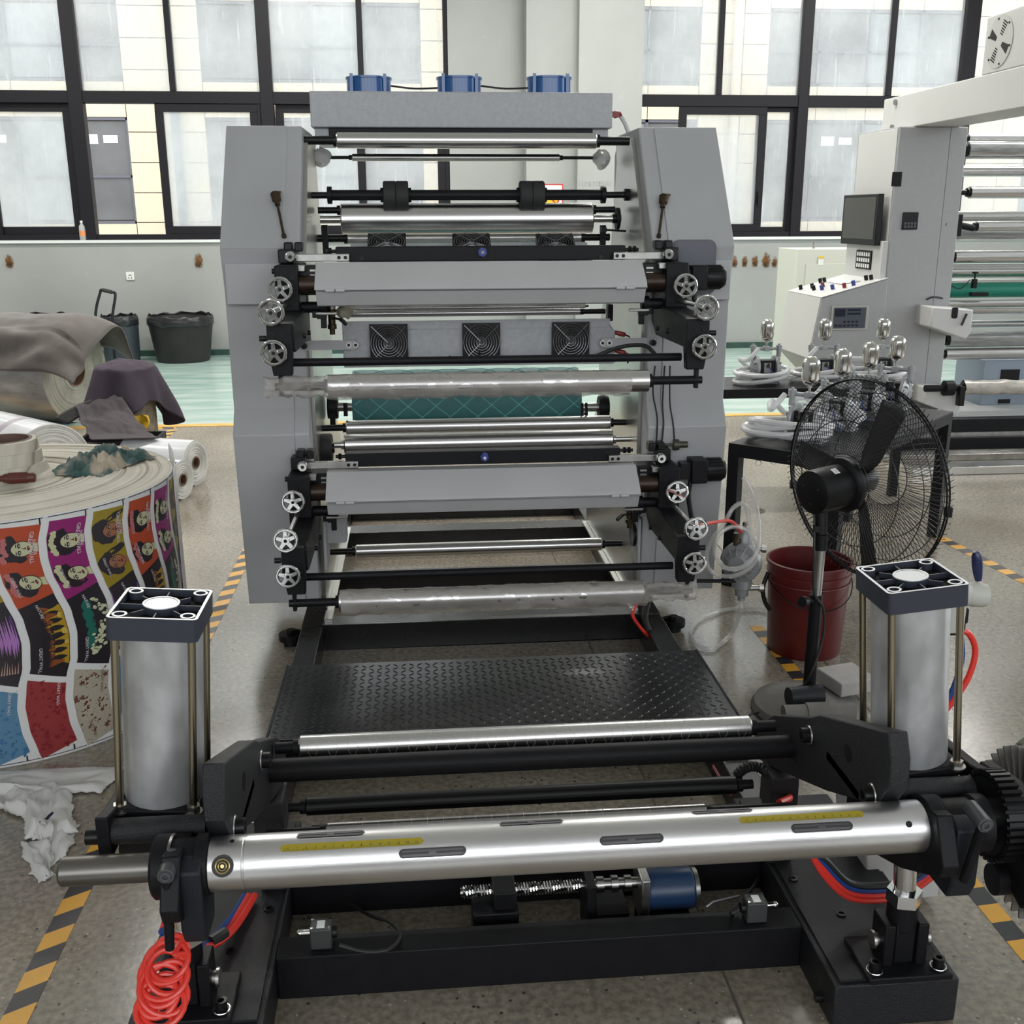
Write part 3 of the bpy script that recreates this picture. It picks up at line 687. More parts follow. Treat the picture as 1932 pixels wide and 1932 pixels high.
        arm = part(MB().prism([(3.70, 1.20+dz), (3.62, 1.262+dz), (3.22, 1.246+dz), (3.205, 1.235+dz), (3.205, 1.165+dz), (3.24, 1.155+dz), (3.62, 1.15+dz)], 'x', a0+.012, a1-.004), 'swing_arm', BLACK, press, bev=.004)
        part(MB().prism([(X(.597), 1.245+dz), (X(.668), 1.245+dz), (X(.668), 1.165+dz), (X(.655), 1.09+dz), (X(.60), 1.09+dz), (X(.595), 1.165+dz)], 'y', 3.19, 3.225), 'front_plate', BLACK, arm, bev=.003)
        for k in (.625, .65): bolt((X(k), 3.19, 1.212+dz), (0, -1, 0), arm, .006, .003)
        bolt((X(.672), 3.21, 1.2+dz), (s, 0, 0), arm, .009, .02)
        bolt((X(.58), 3.36, 1.19+dz), (-s, 0, 0), arm, .008, .01); bolt((X(.58), 3.50, 1.185+dz), (-s, 0, 0), arm, .008, .01)
        # lead screws behind the wheels
        part(MB().cyl((X(.6525), 3.45, 1.328+dz), (X(.6525), 3.52, 1.328+dz), .009, n=12).cyl((X(.645), 3.17, 1.281+dz), (X(.645), 3.50, 1.275+dz), .007, n=10), 'lead_screw', BRUSH, arm)
        handwheel((X(.6525), 3.445, 1.327+dz), press, 1.02)
        handwheel((X(.6475), 3.165, 1.279+dz), press, 1.0)
        handwheel((X(.647), 3.165, 1.162+dz), press, 1.0)
        # hanger bracket for the lowest roller
        zr = 1.055 + dz
        hb = part(MB().box((X(.637)-.006, 3.20, zr-.025), (X(.637)+.006, 3.222, 1.11+dz)), 'hanger', BLACK, press, bev=.002)
        part(MB().cyl((X(.637), 3.21, zr), (X(.655), 3.21, zr), .012, n=14), 'hanger_pin', BLACKG, hb)
        # brown ink drum shaft between block and cover
        part(MB().cyl((X(.535), 3.54, 1.335+dz), (X(.602), 3.54, 1.335+dz), .03, n=24), 'ink_drum_journal', BROWN, press)
        part(MB().box((X(.602) if s < 0 else X(.535), 3.56, 1.30+dz), (X(.535) if s < 0 else X(.602), 3.64, 1.395+dz)), 'gear_case', BLACKG, press, bev=.003)
        q = MB()
        for k in range(3): q.box((X(.555)-.012, 3.553, 1.345+.016*k+dz), (X(.555)+.012, 3.561, 1.351+.016*k+dz))
        part(q, 'adjuster_stack', BRUSH, press)
        part(MB().bc((X(.592), 3.54, 1.388+dz), (.024, .03, .02)), 'steel_stop', BRUSH, press, bev=.002)
        part(MB().cyl((X(.53), 3.56, 1.262+dz), (X(.60), 3.56, 1.262+dz), .018, n=16).lathe([(.026, 0), (.026, .02)], (X(.535), 3.56, 1.262+dz), (1, 0, 0), 16), 'lock_shaft', BLACK, press)
        part(MB().bc((X(.535), 3.55, 1.235+dz), (.03, .03, .02)).bc((X(.53), 3.55, 1.215+dz), (.018, .022, .04)).bc((X(.555), 3.55, 1.24+dz), (.02, .03, .022)), 'clamp_screw', BLACKG, press, bev=.002)
        part(MB().bc((X(.52), 3.54, 1.243+dz), (.07, .012, .009)), 'lock_lever', BRUSH, press, bev=.002)
    # ---- round bar and film-wrapped roller in front
    zbar = 1.118 + dz; xb0, xb1 = P(540, 684, Y=3.28).x, P(1285, 676, Y=3.28).x
    part(MB().cyl((xb0, 3.28, zbar), (xb1, 3.28, zbar), .0125, n=20), 'round_bar', BLACK, press, bev=.001)
    zr = 1.055 + dz; R = 21/ppm((.22, 3.21, zr))
    xr0, xr1 = (P(620, 732, Y=3.21).x, P(1222, 722, Y=3.21).x) if not low else (P(640, 1118, Y=3.21).x, P(1212, 1100, Y=3.21).x)
    wr = part(MB().cyl((xr0, 3.21, zr), (xr1, 3.21, zr), R, n=36), 'wrapped_roller', STEEL, press)
    part(MB().cyl((.2225-.64, 3.21, zr), (xr0, 3.21, zr), .013, n=18).cyl((xr1, 3.21, zr), (.2225+.64, 3.21, zr), .013, n=18).cyl((xr0-.012, 3.21, zr), (xr0, 3.21, zr), .021, n=18).cyl((xr1, 3.21, zr), (xr1+.012, 3.21, zr), .021, n=18), 'roller_shaft', BLACK, wr)
    f0, f1 = (P(500, 732, Y=3.21).x, P(1188, 722, Y=3.21).x) if not low else (P(642, 1118, Y=3.21).x, P(1313, 1094, Y=3.21).x)
    def film(u, v):
        x = f0 + (f1-f0)*u; t = 2*PI*v
        over = (x < xr0-.01) or (x > xr1+.01)
        e = fbm((x*14, math.cos(t)*1.2, math.sin(t)*1.2), 1.6, 3+dz)
        rad = R*1.04 + .0045*max(e, -.6) + (.012 if -1 < math.sin(t) < -.25 and not over else 0)*(.6+.5*NZ.noise((x*20, 2, dz)))
        if over: rad = R*.85 + .011*e + .02*max(0, abs(x-(xr0 if x < .2 else xr1))-.05)*e
        return V((x + .006*fbm((t, x*9, 0), 1, 5)*(1 if u in (0, 1) else 0), 3.21 + rad*math.cos(t), zr + rad*math.sin(t)))
    part(MB().surf(film, 150, 28, False), 'film_wrap', FILM, wr, 'cloudy plastic film', ang=80)
    return ik
m, N, L, b = nodes('cloudy_film')
b.inputs['Base Color'].default_value = (.62, .58, .54, 1); b.inputs['Roughness'].default_value = .28
tc = N.new('ShaderNodeTexCoord')
sel = ramp(noise(14, 3), [(.66, (0, 0, 0)), (.74, (1, 1, 1))]); sp_ = ramp(noise(160, 2), [(.52, (0, 0, 0)), (.6, (1, 1, 1))])
L.new(mix((.50, .465, .425), (.25, .02, .04), mix(sel, sp_, 1.0, 'MULTIPLY')), b.inputs['Base Color'])
al = N.new('ShaderNodeMapRange'); al.inputs[1].default_value = .3; al.inputs[2].default_value = .7; al.inputs[3].default_value = .30; al.inputs[4].default_value = .52
L.new(noise(6, 4), al.inputs[0]); L.new(al.outputs[0], b.inputs['Alpha'])
FILM = m
deck(0, False); deck(-.695, True)

# ---- rollers and parts seen only on the upper deck
roller((659, 590), (1095, 590), 6.5, 3.85, None, 1142, 5)
roller((659, 579), (1105, 580), 4, 3.8, None, None, 2, collar=False)
p = P(1150, 589, Y=3.85); part(MB().bc(p, (.018, .05, .06)), 'bearing_flange', BLACK, press, bev=.003)
# fan box across the middle with three black cooling fans
a, c = P(650, 613, Y=3.72), P(1160, 694, Y=3.72)
x0, x1 = P(647, 650, Y=3.72).x, P(1160, 650, Y=3.72).x; zt, zb = P(905, 613, Y=3.72).z, P(905, 690, Y=3.72).z
fb = part(MB().prism([(x0, zb), (x1, zb), (x1, zt-.03), (x1-.02, zt), (x0, zt)], 'y', 3.72, 3.90), 'fan_box', DUCT, press, 'hammered grey fan box', bev=.004)
part(MB().box((x0, 3.715, zt-.012), (x1-.02, 3.735, zt+.016)), 'top_flange', DUCT, fb)
def fan_meshes():
    s = .066
    fr_ = MB()
    n = 40; ring = [(s*.93*math.cos(2*PI*k/n), s*.93*math.sin(2*PI*k/n)) for k in range(n)]
    sq = []
    for x, z in ring:
        k = s/max(abs(x), abs(z)); sq.append((x*k, z*k))
    for k in range(n):
        k2 = (k+1) % n
        fr_.add([(sq[k][0], -.012, sq[k][1]), (sq[k2][0], -.012, sq[k2][1]), (ring[k2][0], -.012, ring[k2][1]), (ring[k][0], -.012, ring[k][1]),
                 (sq[k][0], .02, sq[k][1]), (sq[k2][0], .02, sq[k2][1]), (ring[k2][0], .02, ring[k2][1]), (ring[k][0], .02, ring[k][1])],
                [(0, 1, 2, 3), (0, 4, 5, 1), (3, 2, 6, 7)])
    g = MB()
    for k in range(1, 8): g.torus((0, -.017, 0), (0, 1, 0), s*.97*k/7.2, .0009, 32, 5)
    for k in range(4):
        t = PI/4 + k*PI/2; g.tube([(.006*math.cos(t), -.0185, .006*math.sin(t)), (s*1.28*math.cos(t), -.0185, s*1.28*math.sin(t))], .0012, 5)
    bl_ = MB().cyl((0, -.008, 0), (0, .012, 0), .02, n=20)
    for k in range(7):
        t = 2*PI*k/7; vs = []
        for r_ in (.018, .048):
            for dt, y in ((-.25, -.004), (.3, .010)): vs.append((r_*math.cos(t+dt), y, r_*math.sin(t+dt)))
        bl_.add(vs, [(0, 1, 3, 2)])
    return [mesh_of(x, n_, m_) for x, n_, m_ in ((fr_, 'fan_frame', BLACKG), (g, 'guard', CHROMEW), (bl_, 'blades', mat('fan_blade', (.03, .03, .032), .35)))]
CHROMEW = mat('guard_wire', (.34, .34, .36), .35, 1)
FM = fan_meshes()
def cooling_fan(p, par, rot=(0, 0, 0)):
    o = part(FM[0], 'cooling_fan', None, par, 'black square cooling fan with wire guard', at=p); o.rotation_euler = rot
    for m_ in FM[1:]:
        c_ = bpy.data.objects.new(m_.name, m_); COL.objects.link(c_); c_.parent = o; WL[c_] = V(p)
    return o
for px, py in ((734, 646), (908, 645), (1076, 644)):
    p = P(px, py, Y=3.712); p.z = P(908, 645, Y=3.712).z; cooling_fan(p, press); part(MB().cyl((p.x, 3.7125, p.z), (p.x, 3.719, p.z), .0645, n=32), 'fan_opening', BLACKG, fb)
for px in (730, 890, 1049):     # the same fans on the flat rear box, seen from in front and below their tops
    p = P(px, 464, Y=3.80); cooling_fan(p, press, (math.radians(-62), 0, 0))
q = P(890, 472, Y=3.83); part(MB().bc((q.x, 3.90, q.z-.02), (.86, .14, .03), RX(math.radians(24))), 'rear_fan_box', DUCT, press)
for xa, xb, bxp, pz in ((567, 672, (658, 671), 651), (1134, 1238, (1137, 1150), 646)):
    a, c = P(xa, pz, Y=3.70), P(xb, pz, Y=3.70); z = (a.z+c.z)/2
    br = part(MB().prism(rrect(a.x, c.x, z-.016, z+.016, .015 if 0 else .006), 'y', 3.692, 3.704), 'fan_bracket', mat('bracket_grey', (.33, .33, .34), .4, .5), press)
    for px in bxp:
        x = P(px, pz, Y=3.69).x; part(MB().lathe([(.005, 0), (.0095, 0), (.0095, .003), (.005, .003)], (x, 3.69, z), (0, 1, 0), 18, True), 'washer', WHITEP, br); part(MB().cyl((x, 3.686, z), (x, 3.692, z), .0052, n=12), 'bolt', BLACKG, br)
    x = P(574 if xa < 800 else 1231, pz, Y=3.69).x; bolt((x, 3.692, z), (0, -1, 0), br, .011, .02)
for py in (629, 663):
    p = P(1168, py, Y=3.74); part(MB().tube(smooth([P(1160, py-2, Y=3.74), p, P(1180, py+3, Y=3.74)], 4), [.008]*4+[.009]*4+[.006], 10), 'cable_clip', REDP, press)
    part(MB().tube(smooth([P(1180, py+3, Y=3.74), P(1188, py+8, Y=3.76), P(1184, py+22, Y=3.78)], 5), .003, 6), 'wire', CABLE, press)
part(MB().tube(smooth([P(1120, 674, Y=3.70), P(1170, 655, Y=3.69), P(1215, 652, Y=3.69), P(1236, 668, Y=3.68)], 6), .007, 8), 'cable', CABLE, press)
part(MB().tube(smooth([P(848, 672, Y=3.70), P(860, 676, Y=3.68), P(900, 683, Y=3.66), P(905, 660, Y=3.70)], 6), .003, 6), 'wire', CABLE, press)
# brass drain cock under the upper tray
def cock(px, py, Y, s=1):
    p = P(px, py, Y=Y); o = part(MB().lathe([(0, .05), (.013, .05), (.013, .03), (.015, .028), (.015, .01), (.012, .008), (.012, -.02), (.015, -.022), (.015, -.036), (.009, -.038), (.009, -.055), (0, -.055)], p, (0, 0, 1), 18), 'drain_cock', BRASS, press, 'old brass drain valve')
    part(MB().cyl((p.x, Y, p.z+.03), (p.x, Y, p.z+.075), .014, n=16), 'pipe_stub', BRUSH, o)
    part(MB().tube(smooth([(p.x, Y-.012, p.z), (p.x+s*.03, Y-.015, p.z-.004), (p.x+s*.05, Y-.015, p.z-.022)], 5), [.004]*5+[.007]*5+[.005], 8), 'valve_lever', BLACKG, o)
cock(626, 600, 3.62); cock(1188, 968, 3.60, -1)
p = P(650, 588, Y=3.66); q = MB().ell(p, .03, .025, .022, 16, 9)
for v in q.v: v += (v-p).normalized()*.01*fbm(v, 50, 4)
part(q, 'cloth_wrap', mat('dirty_tape', (.50, .46, .36), .7, var=.4, scale=40), press)
# geared motors on the right of both decks
for py, Y in ((523, 3.60), (886, 3.60)):
    g0, g1, g2 = P(1300, py, Y=Y), P(1330, py, Y=Y), P(1366, py, Y=Y); z = g1.z; R = 22/ppm(g1)
    gm = part(MB().box((g0.x, Y-R, z-R), (g1.x, Y+R, z+R)), 'gear_motor', BLACK, press, bev=.004)
    part(MB().lathe([(0, g1.x), (R*.98, g1.x), (R*.98, g2.x-.012), (R*.8, g2.x), (0, g2.x)], (0, Y, z), (1, 0, 0), 28), 'motor_body', BLACKG, gm)
    q = MB()
    for k in range(20):
        t = 2*PI*k/20; q.box((g1.x+.004, Y-.002, z+R*.97), (g2.x-.014, Y+.002, z+R*1.04), RX(t), (g1.x, Y, z)) 
    part(q, 'cooling_rib', BLACKG, gm)
    part(MB().box((P(1292, py, Y=Y).x-.02, Y-R*.6, z-R*.7), (g0.x, Y+R*.6, z+R*.7)), 'gear_head', BLACKG, gm)
    pts = [P(1308, py+22, Y=Y), P(1312, py+45, Y=Y-.01), P(1326, py+62, Y=Y)] if py < 700 else [P(1303, py+22, Y=Y), P(1299, py+50, Y=Y), P(1305, py+92, Y=Y)]
    part(MB().tube(smooth(pts, 6), .009, 8), 'motor_cable', CABLE, press)

# ---- teal printing cylinder with a lattice of cut lines
gY = 4.22; a, c = P(664, 742, Y=gY-.1), P(1096, 740, Y=gY-.1); zt = P(880, 702, Y=gY-.04).z; R = .13; gz = zt - R + .006
TEAL = mat('teal_cloth', (.045, .165, .170), .6, var=.15, scale=30, bump=.2)
gc = part(MB().cyl((a.x, gY, gz), (c.x, gY, gz), R, n=64), 'plate_cylinder', TEAL, press, 'dark teal cylinder cross-hatched with pale lines')
q = MB(); nl = 17; stp = (c.x-a.x)/8.3
for d in (1, -1):
    for k in range(-9, 18):
        pts = []
        for j in range(60):
            t = 2*PI*j/59; x = a.x + k*stp*.5*2 + d*t/(2*PI)*stp*9
            if a.x+.004 < x < c.x-.004: pts.append((x, gY + (R+.0004)*math.cos(t+1), gz + (R+.0004)*math.sin(t+1)))
        if len(pts) > 2: q.tube(pts, .0016, 4)
part(q, 'lattice_line', mat('teal_line', (.16, .52, .48), .5), gc, kind='stuff')
for px, sgn in ((628, -1), (1138, 1)):
    p = P(px, 768, Y=gY-.05)
    part(MB().lathe([(.02, -.02), (.045, -.02), (.05, 0), (.045, .02), (.02, .02)], p, (1, 0, 0), 24, True).bc(p+V((sgn*.0, -.03, -.04)), (.02, .03, .06)), 'end_bearing', BLACK, press)
    part(MB().cyl(p, (a.x if sgn < 0 else c.x, gY-.05, p.z), .018, n=16), 'journal', BRUSH, press)
for px in (650, 653, 1098, 1106): part(MB().cyl(P(px, 760, Y=4.0), P(px+1, 785, Y=4.0), .005, n=8), 'guide_pin', BLACKG, press)
# rollers of the lower half
roller((672, 787), (1102, 782), 5, 4.3, None, None, 3, collar=False)
roller((653, 806), (1151, 798), 14, 3.98, 586, 1211, 6)
roller((655, 803), (1150, 800), 9, 4.12, 612, 1172, 5)
o, mid, R = roller((650, 838), (1155, 830), 20, 3.90, 606, 1200, 6, shaft_m=ALU)
x = P(616, 845, Y=3.90).x
gr = part(MB().lathe([(.01, -.022), (.05, -.022), (.054, -.016), (.054, .016), (.05, .022), (.01, .022)], (x, 3.90, mid.z-.01), (1, 0, 0), 32, True), 'drive_pulley', RUBBER, press)
part(MB().cyl((x-.06, 3.90, mid.z-.01), (x+.03, 3.90, mid.z-.01), .02, n=18), 'pulley_shaft', BLACKG, gr)
x = P(1212, 838, Y=3.86).x; z = P(1212, 840, Y=3.86).z
en = part(MB().cyl((x-.02, 3.86, z), (x+.03, 3.86, z), .016, n=18).lathe([(0, .03), (.022, .03), (.022, .05), (0, .05)], (x, 3.86, z), (1, 0, 0), 18), 'coupling', BLACKG, press)
p = P(1238, 842, Y=3.70); part(MB().bc(p, (.055, .06, .05)), 'sensor_block', BLACK, en, bev=.004)
p = P(1276, 839, Y=3.64); part(MB().lathe([(.0, -.012), (.02, -.012), (.02, .008), (.012, .008), (.012, .04), (0, .04)], p, (1, 0, 0), 20).cyl(p-V((.05, 0, 0)), p, .005, n=10), 'adjusting_knob', mat('olive_knob', (.07, .065, .05), .4, .5), en)
for pts in ([(1236, 690), (1232, 740), (1240, 790), (1238, 838)], [(1254, 690), (1250, 760), (1252, 800), (1248, 835)], [(1264, 690), (1264, 760), (1270, 800), (1274, 850)]):
    part(MB().tube(smooth([P(x, y, Y=3.64) for x, y in pts], 6), .003, 6), 'sensor_cable', CABLE, press)
# pale bars, lower roller and rear details near the base
roller((671, 1041), (1135, 1025), 12, 4.0, 606, 1192, 6)
p0, p1 = P(614, 975, Y=3.75), P(655, 1022, Y=3.75)
part(MB().prism(rrect(p0.x, p1.x, p1.z, p0.z, .008), 'y', 3.74, 3.80), 'small_cover', GREY, press)
for s, pts in ((1, ((590, 968), (612, 968), (600, 1066), (572, 1066))),):
    a = P(592, 1000, Y=3.72); part(MB().bc((LX+.03, 3.74, a.z-.05), (.012, .12, .19)), 'end_guard', GREY, press, bev=.004)
a = P(1225, 1010, Y=3.72); eg = part(MB().bc((RX_-.012, 3.74, a.z-.02), (.012, .12, .19)), 'end_guard', GREY, press, bev=.004)
part(MB().cyl((RX_-.03, 3.74, a.z), (RX_-.018, 3.74, a.z), .045, n=28), 'guard_opening', BLACKG, eg)
# hoses hanging from the lower right corner
part(MB().tube(smooth([P(1217, 1120, Y=3.66), P(1194, 1155, Y=3.5), P(1205, 1180, Z=.12), P(1228, 1205, Z=.06)], 8), .006, 8), 'air_tube', RED, press, 'red air tube')
part(MB().tube(smooth([P(1228, 1118, Y=3.68), P(1217, 1160, Y=3.55), P(1222, 1185, Z=.1), P(1243, 1222, Z=.03)], 8), .012, 8), 'cable_loom', CABLE, press)
part(MB().tube(smooth([P(1318, 992, Y=3.2), P(1350, 985, Y=3.3), P(1380, 984, Y=3.4), P(1398, 1004, Y=3.45)], 8), .006, 8), 'air_tube', RED, press, 'red air tube')
part(MB().tube(smooth([P(519, 690, Y=3.3), P(530, 705, Y=3.35), P(541, 702, Y=3.5)], 6), .006, 8), 'air_tube', BLUE, press, 'blue air tube')
# ================================================================ UNWIND STAND (nearest)
stand = thing('unwind_stand', 'black steel unwind stand with two upright air cylinders nearest the camera', 'machine', (.225, 2.0, 0))
CXL, CXR = -.465, .925                     # cylinder axes
def mir(x): return .45 + .0 - x            # mirror about the stand's middle plane
for x0, x1 in ((-.575, -.322), (.777, 1.03)):
    bm_ = part(MB().box((x0, 1.665, 0), (x1, 2.36, .1)), 'side_beam', BLACKR, stand, bev=.004)
    pl = part(MB().box((x0+.012, 1.675, .1), (x1-.012, 2.34, .106)), 'top_plate', BLACKR, bm_)
    for x, y in ((.12, 1.78), (.10, 1.87), (.16, 2.0), (.06, 1.70)):
        xx = x0 + x + .06 if x0 < 0 else x1 - x - .06
        part(MB().lathe([(0, .001), (.006, .001), (.006, .004), (.010, .004), (.010, 0)], (xx, y, .106), (0, 0, 1), 16), 'bolt', BLACKG, bm_)
    part(MB().cyl(((x1 if x0 < 0 else x0), 1.72, .03), ((x1+.015 if x0 < 0 else x0-.015), 1.72, .03), .01, n=12), 'bolt', BLACKG, bm_)
part(MB().box((-.322, 1.848, 0), (.777, 1.915, .1)), 'cross_beam', BLACK, stand, bev=.003)
part(MB().box((-.322, 2.12, 0), (.777, 2.22, .1)), 'cross_beam', BLACK, stand, bev=.003)
for x0, x1 in ((-.455, -.378), (.805, .885)):
    part(MB().box((x0, 2.36, .0), (x1, 3.67, .097)), 'rail', BASEB, stand, bev=.003)
part(MB().bc((.85, 2.62, .1035), (.06, .13, .013)), 'rating_label', PAPER, stand, 'white printed label on the rail')
q = MB()
for k in range(7): q.bc((.85, 2.575+.015*k, .1104), (.045, .003, .0006))
part(q, 'printed_line', PENC, stand, kind='stuff')

# ---- swing arms (mirror images): upper plate, lower plate carrying the shaft, tie bolts
up = [(2.20, .35), (2.12, .44), (1.896, .545), (1.86, .58), (1.56, .705), (1.525, .60), (1.60, .54), (1.79, .45), (2.05, .352)]
for s in (-1, 1):
    xi = -.33 if s < 0 else .78
    x0, x1 = (xi-.036, xi) if s < 0 else (xi, xi+.036)
    arm_ = [(2.24, .36), (2.12, .455), (1.90, .56), (1.86, .585), (1.565, .70), (1.545, .66), (1.54, .61), (1.58, .55), (1.80, .45), (2.05, .352), (2.2, .30)]
    ar = part(MB().prism(arm_, 'x', x0, x1), 'swing_arm', BLACKR, stand, bev=.003)
    d = 1 if s < 0 else -1
    for y, z in ((1.90, .52), (1.60, .56), (1.56, .50)):
        b0 = V((xi, y, z)); bolt(b0, (d, 0, 0), ar, .016, .018, 'socket_screw')
        part(MB().torus(b0 + V((d*.001, 0, 0)), (1, 0, 0), .018, .0025, 20, 6), 'washer', BRUSH, ar)
    part(MB().cyl((xi + d*.0006, 1.712, .581), (xi - d*.01, 1.712, .581), .017, n=20), 'bore', BLACKG, ar)
    # lower plate running forward to the shaft chuck
    xl0, xl1 = (-.395, -.35) if s < 0 else (.80, .845)
    low = [(1.85, .45), (1.76, .50), (1.60, .555), (1.50, .575), (1.46, .50), (1.47, .475), (1.60, .405), (1.85, .31)]
    part(MB().prism(low, 'x', *((xl0-.033, xl1-.048) if s < 0 else (xl0+.048, xl1+.033))), 'lower_plate', BLACK, ar, bev=.003)
    # tray that carries the cylinder: cheek plates and cross bars
    xo = -.535 if s < 0 else .99
    part(MB().prism([(1.60, .59), (1.66, .575), (2.0, .545), (2.0, .515), (1.68, .535), (1.65, .51), (1.60, .51)], 'x', *((xo-.022, xo) if s < 0 else (xo, xo+.022))), 'cheek_plate', BLACK, ar, bev=.003)
    part(MB().cyl((xo, 1.625, .548), (xi - d*.05, 1.625, .548), .022, n=24).cyl((xo, 1.66, .50), (xi - d*.05, 1.66, .50), .024, n=20), 'cross_bar', BLACKR, ar)
    bolt((xo + (-.022 if s < 0 else .022), 1.625, .54), (-d, 0, 0), ar, .014, .024, 'socket_screw')
    cx = CXL if s < 0 else CXR
    part(MB().box((min(xo, xi), 1.65, .515), (max(xo, xi), 1.81, .535)), 'mounting_plate', BLACK, ar, bev=.002)

# ---- air cylinders, leaning a little inwards on their rods
for s, cx, yc, b0, b1 in ((-1, CXL, 1.73, (-.473, 1.73, .562), (-.450, 1.73, .877)), (1, CXR, 1.72, (.902, 1.72, .572), (.873, 1.72, .886))):
    b0, b1 = V(b0), V(b1); H_ = (b1-b0).length; TM = M.Translation(b0) @ (b1-b0).to_track_quat('Z', 'Y').to_matrix().to_4x4()
    TM = M.Translation(b0) @ V((0, 0, 1)).rotation_difference(b1-b0).to_matrix().to_4x4()
    T_ = lambda mb: mb.xf(TM)
    cyl = part(T_(MB().lathe([(0, 0), (.068, 0), (.068, H_), (0, H_)], (0, 0, 0), (0, 0, 1), 56)), 'air_cylinder', TUBE, stand, 'dull aluminium air cylinder barrel')
    h = .0735; r = .009; ch = .040; zc = H_ + ch
    rr = rrect(-h, h, -h, h, r); rin = rrect(-h+.005, h-.005, -h+.005, h-.005, r*.6); n_ = len(rr); fl_ = zc - .013
    cap = MB()
    cap.add([(x, y, H_) for x, y in rr] + [(x, y, zc) for x, y in rr] + [(x, y, zc) for x, y in rin] + [(x, y, fl_) for x, y in rin],
            [tuple(range(n_))[::-1]] + [(a*n_ + k, a*n_ + (k+1) % n_, (a+1)*n_ + (k+1) % n_, (a+1)*n_ + k) for a in range(3) for k in range(n_)] + [tuple(range(3*n_, 4*n_))])
    cp0 = part(T_(cap), 'end_cap', mat('cap_slate', (.03, .036, .05), .45, bump=.1), cyl, 'slate blue square end cap')
    RIMG = mat('machined_edge', (.50, .51, .52), .4, .6)
    part(T_(MB().prism(rin, 'z', fl_, fl_+.0005)), 'recess', mat('recess_black', (.006, .006, .007), .7, spec=.1), cyl)
    o = MB()
    o.add([(x, y, zc+.0003) for x, y in rr] + [(x, y, zc+.0003) for x, y in rin], [(k, (k+1) % n_, n_+(k+1) % n_, n_+k) for k in range(n_)])
    part(T_(o), 'machined_rim', RIMG, cyl, 'bright machined rim', 'stuff')
    o = MB()
    for ax_ in (-1, 1):
        for ay in (-1, 1): o.lathe([(.0085, 0), (.0125, 0), (.0125, .013), (.0085, .013)], (ax_*.055, ay*.055, fl_), (0, 0, 1), 20, True)
    part(T_(o), 'bolt_boss', MATS['cap_slate'], cyl)
    o = MB()
    for ax_ in (-1, 1):
        for ay in (-1, 1): o.lathe([(.0085, 0), (.0125, 0), (.0125, .0006), (.0085, .0006)], (ax_*.055, ay*.055, zc), (0, 0, 1), 20, True)
    part(T_(o), 'boss_ring', RIMG, cyl)
    part(T_(MB().cyl((0, 0, fl_), (0, 0, zc), .031, n=36)), 'centre_boss', MATS['cap_slate'], cyl)
    part(T_(MB().lathe([(0, .0006), (.026, .0006), (.027, .0014), (.0305, .0014), (.031, 0)], (0, 0, zc), (0, 0, 1), 40)), 'boss_face', RIMG, cyl)
    o = MB()
    for k in range(8):
        t = k*PI/4
        if k % 2: o.bc((.042*math.cos(t), .042*math.sin(t), fl_+.005), (.03, .0022, .010), RZ(t))
        else: o.bc((.049*math.cos(t), .049*math.sin(t), fl_+.005), (.042, .0022, .010), RZ(t))
    part(T_(o), 'web_rib', MATS['cap_slate'], cyl, kind='stuff')
    for k in (-1, 1):
        for j in (-1, 1):
            x, y = k*.062, j*.062
            part(T_(MB().cyl((x, y, -.005), (x, y, H_), .0068, n=14)), 'tie_rod', ROD, cyl); part(T_(MB().cyl((x, y, -.005), (x, y, .008), .012, n=6).cyl((x, y, -.006), (x, y, -.003), .016, n=20)), 'tie_nut', BRUSH, cyl)
    part(T_(MB().box((-.07, -.07, -.02), (.07, .07, .001))), 'bottom_cap', BLACK, cyl, bev=.004)
    # piston rod down to its clevis foot on the beam
    part(MB().cyl((cx, yc, .27), b0 - (b1-b0)*.02, .0215 if s > 0 else .0205, n=28), 'piston_rod', CHROME, cyl)
    part(MB().cyl((cx, yc, .245), (cx, yc, .272), .034, n=6), 'lock_nut', CHROME, cyl)
    ft = part(MB().cyl((cx, yc, .19), (cx, yc, .246), .03, n=24).bc((cx, yc, .165), (.04, .05, .09)), 'clevis', BLACK, stand, bev=.003)
    part(MB().bc((cx-.034, yc, .16), (.022, .06, .10)).bc((cx+.034, yc, .16), (.022, .06, .10)).bc((cx, yc, .113), (.17, .13, .014)), 'foot_bracket', BLACK, ft, bev=.003)
    part(MB().cyl((cx-.055, yc, .16), (cx+.055, yc, .16), .013, n=18).cyl((cx-.058, yc, .16), (cx-.052, yc, .16), .018, n=18).cyl((cx+.052, yc, .16), (cx+.058, yc, .16), .018, n=18), 'pivot_pin', BRUSH, ft)
    for kx in (-.065, .065):
        q = MB().lathe([(0, .012), (.006, .012), (.006, .02), (.011, .02), (.011, 0), (.018, 0), (.018, -.002)], (cx+kx, yc-.04, .121), (0, 0, 1), 18)
        part(q, 'foot_bolt', BLACKG, ft); part(MB().torus((cx+kx, yc-.04, .121), (0, 0, 1), .015, .0014, 18, 6), 'washer', CHROME, ft)
